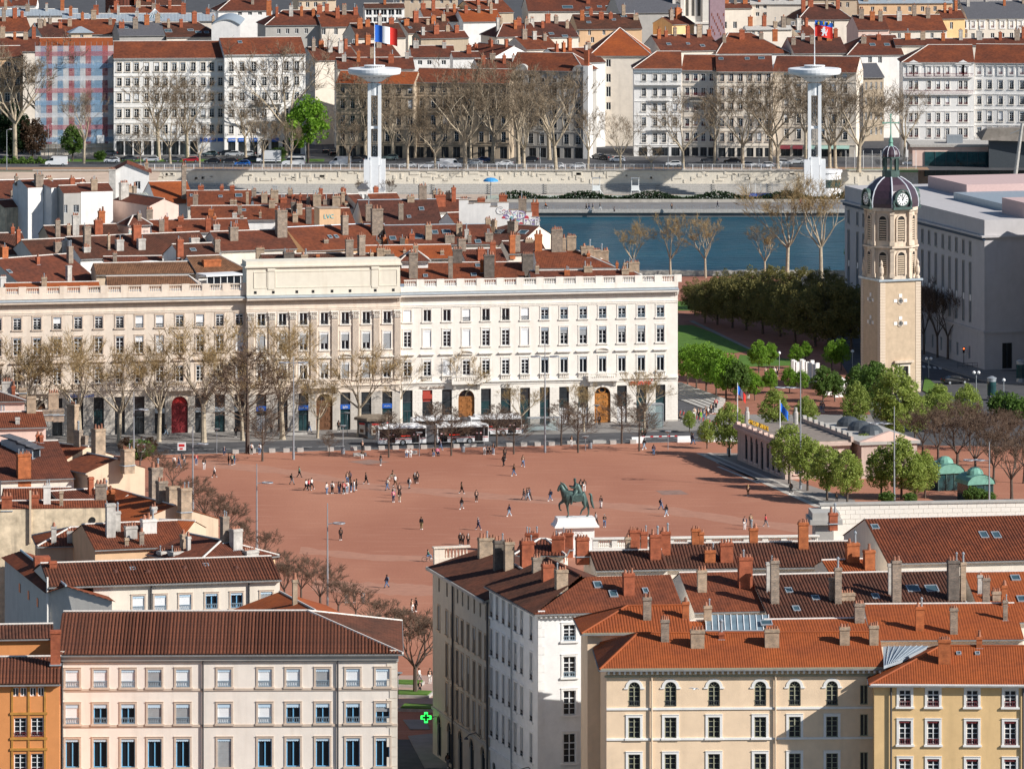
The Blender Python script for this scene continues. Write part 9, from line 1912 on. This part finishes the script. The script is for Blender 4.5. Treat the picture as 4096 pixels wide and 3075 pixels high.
# planters with grass by the forecourt
for i,(x,y) in enumerate(((1605,2740),(1640,2782),(1690,2838))): boxes('grass_planter','low stone planter with grass in the forecourt, %s from the top'%ORD[i],'planter',G(x,y),R(-10),[('kerb',CONC,-2.6,2.6,-1.6,1.6,0,.35),('grass',GRASS,-2.4,2.4,-1.4,1.4,.35,.5)])
# ------------------------------------------------------------ trees of the square
def TL2(kind,pr,lst,lab,group,wx=1.0): TL(kind,pr,lst,lab,group,wx=wx)
TL('facade_plane',PLANEB,[(125,1778,1320),(320,1776,1300),(475,1775,1340),(635,1767,1335),(815,1767,1245),(970,1762,1380),(1130,1758,1250),(1435,1747,1340),(1605,1708,1390),(1847,1700,1375),(2085,1722,1520),(2335,1727,1520),(2577,1722,1460),(40,1780,1350),(1270,1752,1500)],'pale-barked plane tree before the palace front, %s from the left','plane trees before the palace',wx=1.15)
TL('square_edge_tree',STREET,[(990,1812,1380),(1050,1842,1620),(1317,1822,1720),(1555,1827,1640),(1740,1792,1600),(1805,1820,1620),(1987,1785,1610),(2055,1814,1640),(2245,1780,1590),(2312,1808,1600),(2487,1772,1560),(2557,1802,1600)],'slim bare tree along the road edge, %s from the left','slim bare trees along the road',wx=1.25)
TL('row_tree',ROWT,[(560,1870,1760),(620,1905,1790),(690,1965,1830),(760,2040,1900),(815,2095,1920),(860,2135,1960),(905,2185,2000),(960,2235,2060),(1045,2275,2110),(1139,2405,2225),(1205,2405,2215),(1282,2445,2250),(1353,2465,2300),(1424,2485,2330),(1495,2545,2380),(1582,2620,2400),(1661,2776,2430),(1640,2560,2430),(1100,2330,2190),(1700,2620,2440)],'dark bare tree in the near left row, %s from the left','bare row trees at the near left',wx=1.4)
TL('bush',[RUSS[0],BUSH[0]],[(505,1830,1745),(560,1835,1750),(600,1822,1745)],'brownish shrub by the stop totems, %s from the left','shrubs by the totems',cat='shrub')
# ------------------------------------------------------------ people: (x,y feet, pose, heading, top, legs, extras)
def cr(x0,y0,s,L): return [(x0+a/s,y0+b/s,*r) for a,b,*r in L]
S,Wk,Ph,Si='stand','walk','phone','sit'
PPL=cr(1350,1400,1.58,[(273,728,Ph,-60,'black','grey'),(1057,690,S,20,'black','black','l'),(1050,733,Wk,-30,'black','black','c'),(1172,738,Wk,20,'brown','denim','lc'),(1115,795,Wk,-80,'brown','denim'),(785,908,Wk,80,'brown','black','l'),(878,958,S,0,'black','black','l'),(785,1005,Wk,-60,'black','grey'),(530,1133,S,160,'black','khaki','b'),(890,1137,Wk,70,'navy','navy','l'),(1085,1050,Wk,-70,'navy','pale denim'),(1178,948,Wk,60,'black','grey'),(1200,948,Wk,60,'black','pale denim','l'),(1213,945,Wk,60,'navy','black','l'),(1345,953,Wk,-70,'navy','denim','b'),(1560,892,S,180,'black','white','l'),(1537,893,S,170,'black','black'),(1665,997,S,-40,'black','white'),(1633,1105,Wk,60,'grey','black'),(1688,1118,Ph,0,'black','denim'),(2045,1008,Wk,70,'navy','denim','b'),(2078,1050,Wk,-60,'black','pale denim','l'),(20,1200,S,10,'black','black','l'),(775,1232,S,170,'black','black'),(792,1232,S,190,'black','black','c'),(826,1234,S,170,'brown','black','l'),(180,847,Wk,80,'black','black'),(62,842,S,0,'brown','denim','l'),(77,838,S,0,'navy','black','l'),(315,885,Wk,-60,'cream','denim'),(365,865,Wk,60,'white','brown','l'),(355,935,S,0,'grey','denim'),(391,920,S,0,'black','black','l'),(353,960,S,20,'pink','navy'),(392,958,S,-20,'black','beige'),(453,877,Wk,150,'white','grey','b'),(488,845,S,180,'black','black','l'),(504,840,S,180,'black','black'),(10,905,S,90,'navy','denim'),(38,906,S,60,'red','pale denim','l'),(60,905,S,0,'white','pale denim','l'),(85,895,S,-60,'black','denim'),(105,895,S,-90,'white','pale denim'),(120,885,S,-90,'black','black'),(437,674,Si,0,'white','denim'),(462,674,Si,0,'white','white'),(608,669,Si,0,'black','denim'),(632,667,Si,20,'pink','navy'),(930,657,Si,0,'white','grey','l'),(950,655,Si,0,'black','black'),(968,655,Si,0,'black','black','l'),(985,660,S,-30,'black','pale denim'),(158,682,Si,0,'brown','white'),(158,640,S,10,'black','black','lc'),(650,632,Wk,70,'navy','denim','b'),(1480,607,S,0,'black','white'),(1998,665,S,180,'navy','denim'),(1938,628,Wk,-60,'black','pale denim'),(1925,556,S,180,'green','black'),(1943,560,S,180,'black','black'),(1655,478,S,0,'black','black'),(1168,530,S,0,'white','pale denim')])
PPL+=cr(0,1400,1.58,[(1290,753,S,0,'black','white'),(1355,805,Wk,-90,'white','black'),(1445,725,S,90,'black','black'),(1467,727,S,0,'green','black'),(1483,722,S,-90,'navy','denim'),(1590,657,S,0,'white','black'),(1640,657,S,0,'white','denim'),(1418,662,Si,0,'navy','denim'),(1892,805,Wk,80,'green','black'),(1845,850,Wk,70,'black','grey','b'),(1935,888,Wk,60,'white','black','l'),(1952,886,Wk,60,'red','black','l'),(1970,878,Wk,60,'white','black','l'),(2065,910,S,60,'white','denim'),(2100,906,S,0,'white','black','l'),(2145,906,S,-20,'black','denim'),(2172,908,S,0,'red','black'),(1130,745,Wk,80,'navy','denim'),(1165,730,S,0,'black','grey'),(1240,725,S,0,'red','denim'),(1100,740,S,0,'white','black'),(895,618,S,20,'navy','black','l'),(1048,540,Wk,80,'black','pale denim'),(1490,550,S,180,'black','black'),(1715,525,S,0,'brown','black'),(1955,520,Wk,70,'grey','denim'),(2140,515,S,0,'black','black')])
PPL+=cr(2696,1400,1.58,[(468,920,S,180,'brown','brown','lB'),(740,908,Wk,-60,'black','black'),(1028,952,Si,0,'black','black','l'),(447,1132,S,0,'navy','white'),(485,1112,S,0,'khaki','black'),(580,1116,Wk,70,'red','grey'),(130,432,S,0,'cream','white'),(155,436,S,0,'black','black'),(170,430,S,0,'navy','lime'),(190,438,S,180,'grey','denim'),(200,422,S,0,'black','orange'),(215,424,S,90,'white','black'),(235,404,S,0,'black','black'),(248,398,S,-90,'black','navy'),(265,374,S,0,'red','black'),(35,446,Si,40,'black','black'),(930,390,S,180,'black','denim'),(944,393,S,180,'navy','grey'),(110,590,S,90,'black','black'),(120,597,Wk,90,'navy','denim'),(470,312,S,0,'black','white'),(580,172,S,0,'beige','black'),(635,170,S,0,'white','black'),(652,165,S,0,'black','black')])
PPL+=cr(0,2200,1.264,[(1955,190,Wk,-70,'navy','denim','b'),(1752,265,S,0,'black','grey'),(1792,265,S,180,'black','black'),(1835,270,S,170,'grey','grey')])+cr(1550,2050,1.6208,[(158,645,S,60,'brown','white','c'),(184,640,S,-60,'black','black'),(205,1100,Wk,60,'white','white'),(275,1106,S,0,'black','white'),(210,1158,Si,0,'black','black'),(390,1655,Wk,170,'black','grey')])
zone=lambda x,y:('by the palace corner' if 2700<x<2890 and y<1800 else 'in the garden' if x>2700 and y<1700 else 'before the palace' if y<1765 else 'at the road edge' if y<1830 and x>900 else 'by the stop totems' if y<1870 and x<800 else 'near the pavilion terrace' if x>2780 and y<2010 else 'in the forecourt' if y>2600 else 'behind the near trees' if y>2330 else 'right of the statue' if x>2330 else 'at the statue' if x>2150 else 'amid the square' if x>1650 else 'on the left of the square')
POSL={S:'standing',Wk:'walking',Ph:'with phone',Si:'sitting'}
def plab(q): return 'person in %s and %s %s %s'%(q[4],q[5],POSL[q[2]],zone(q[0],q[1]))
cnt=Counter(plab(q) for q in PPL); seen=Counter()
for q in sorted(PPL,key=lambda q:q[0]):
    x,y,po_,hd,tp,lg=q[:6]; ex=q[6] if len(q)>6 else ''; L=plab(q)
    if cnt[L]>1:
        seen[L]+=1; k_=ORD[seen[L]-1]; L+=', %s such'%k_
    zz=.125 if zone(x,y) in ('by the palace corner','in the garden','before the palace') else .012
    person(L,G(x,y,zz),hd,po_,tp,lg,'blond' if 'B' in ex else rs_.choice(('dark','dark','brown','brown','grey')),'l' in ex,'c' in ex,rs_.choice(('navy','black','grey')) if 'b' in ex else None,rs_.choice(('white','black','white')),sc=rs_.uniform(.98,1.08))
for i,(x,y,tp,lg,hd,po_) in enumerate(((2345,842,'black','black',80,Wk),(2356,842,'navy','denim',80,Wk),(2371,842,'navy','beige',80,Wk),(2400,840,'black','white',80,Wk),(2457,850,'grey','black',0,Si),(2687,840,'black','black',0,S),(2870,832,'navy','black',80,Wk),(3202,818,'red','red',0,S))): person('person in %s and %s on the far river walk, %s from the left'%(tp,lg,ORD[i]),PZ(x,y,-4.2),hd,po_,tp,lg)
def cyclist(lab,blab,loc,rz,tp,lg):
    t=thing('bicycle',blab,'bicycle',loc,rz)
    for s in (-.52,.52): mb=MB(); mb.tube([(s+.34*math.cos(a*math.pi/6),0,.35+.34*math.sin(a*math.pi/6)) for a in range(13)],.025,4,cap=False); put('wheel',mb,t,m=BLACK)
    mb=MB(); mb.tube([(-.52,0,.35),(-.1,0,.35),(.35,0,.8),(-.2,0,.82),(-.1,0,.35)],.03,4); put('frame',mb,t,m=DKMET); mb=MB(); mb.tube([(.52,0,.35),(.38,0,1.0),(.25,.25,1.05)],.025,4); put('handlebar',mb,t,m=METG); put('saddle',MB().box(-.33,-.08,-.08,.08,.84,.9),t,m=BLACK)
    person(lab,Vector(loc)+Vector((0,0,.42)),math.degrees(rz)+90,'sit',tp,lg)
cyclist('cyclist in green and denim riding at the near edge of the square','bicycle ridden at the near edge of the square',G(1712,2246),0.1,'green','denim'); cyclist('cyclist in brown amid the group on the square','bicycle ridden amid the group on the square',G(1570,1925),R(180),'brown','beige'); cyclist('cyclist in orange on the far river walk','orange bicycle on the far river walk',PZ(2182,838,-4.2),0,'orange','black')
# birds
for i,(x,y,D) in enumerate(((435,2588,640),(2778,2755,605))):
    t=tag(put('bird',skin_mesh([(0,0,0),(.25,0,.05),(-.3,0,0),(0,.3,.12),(-.1,.62,.05),(0,-.3,.12),(-.1,-.62,.05)],[(0,1),(0,2),(0,3),(3,4),(0,5),(5,6)],[.09,.05,.04,.05,.02,.05,.02],1),None,PX(x,y,D),R(60)),'%s gliding before the houses at the bottom'%('white bird over the brown roof' if i==0 else 'small pale bird before the apricot wall'),'bird'); t.data.materials.append(FRW)
bpy.data.scenes.remove(TMP)
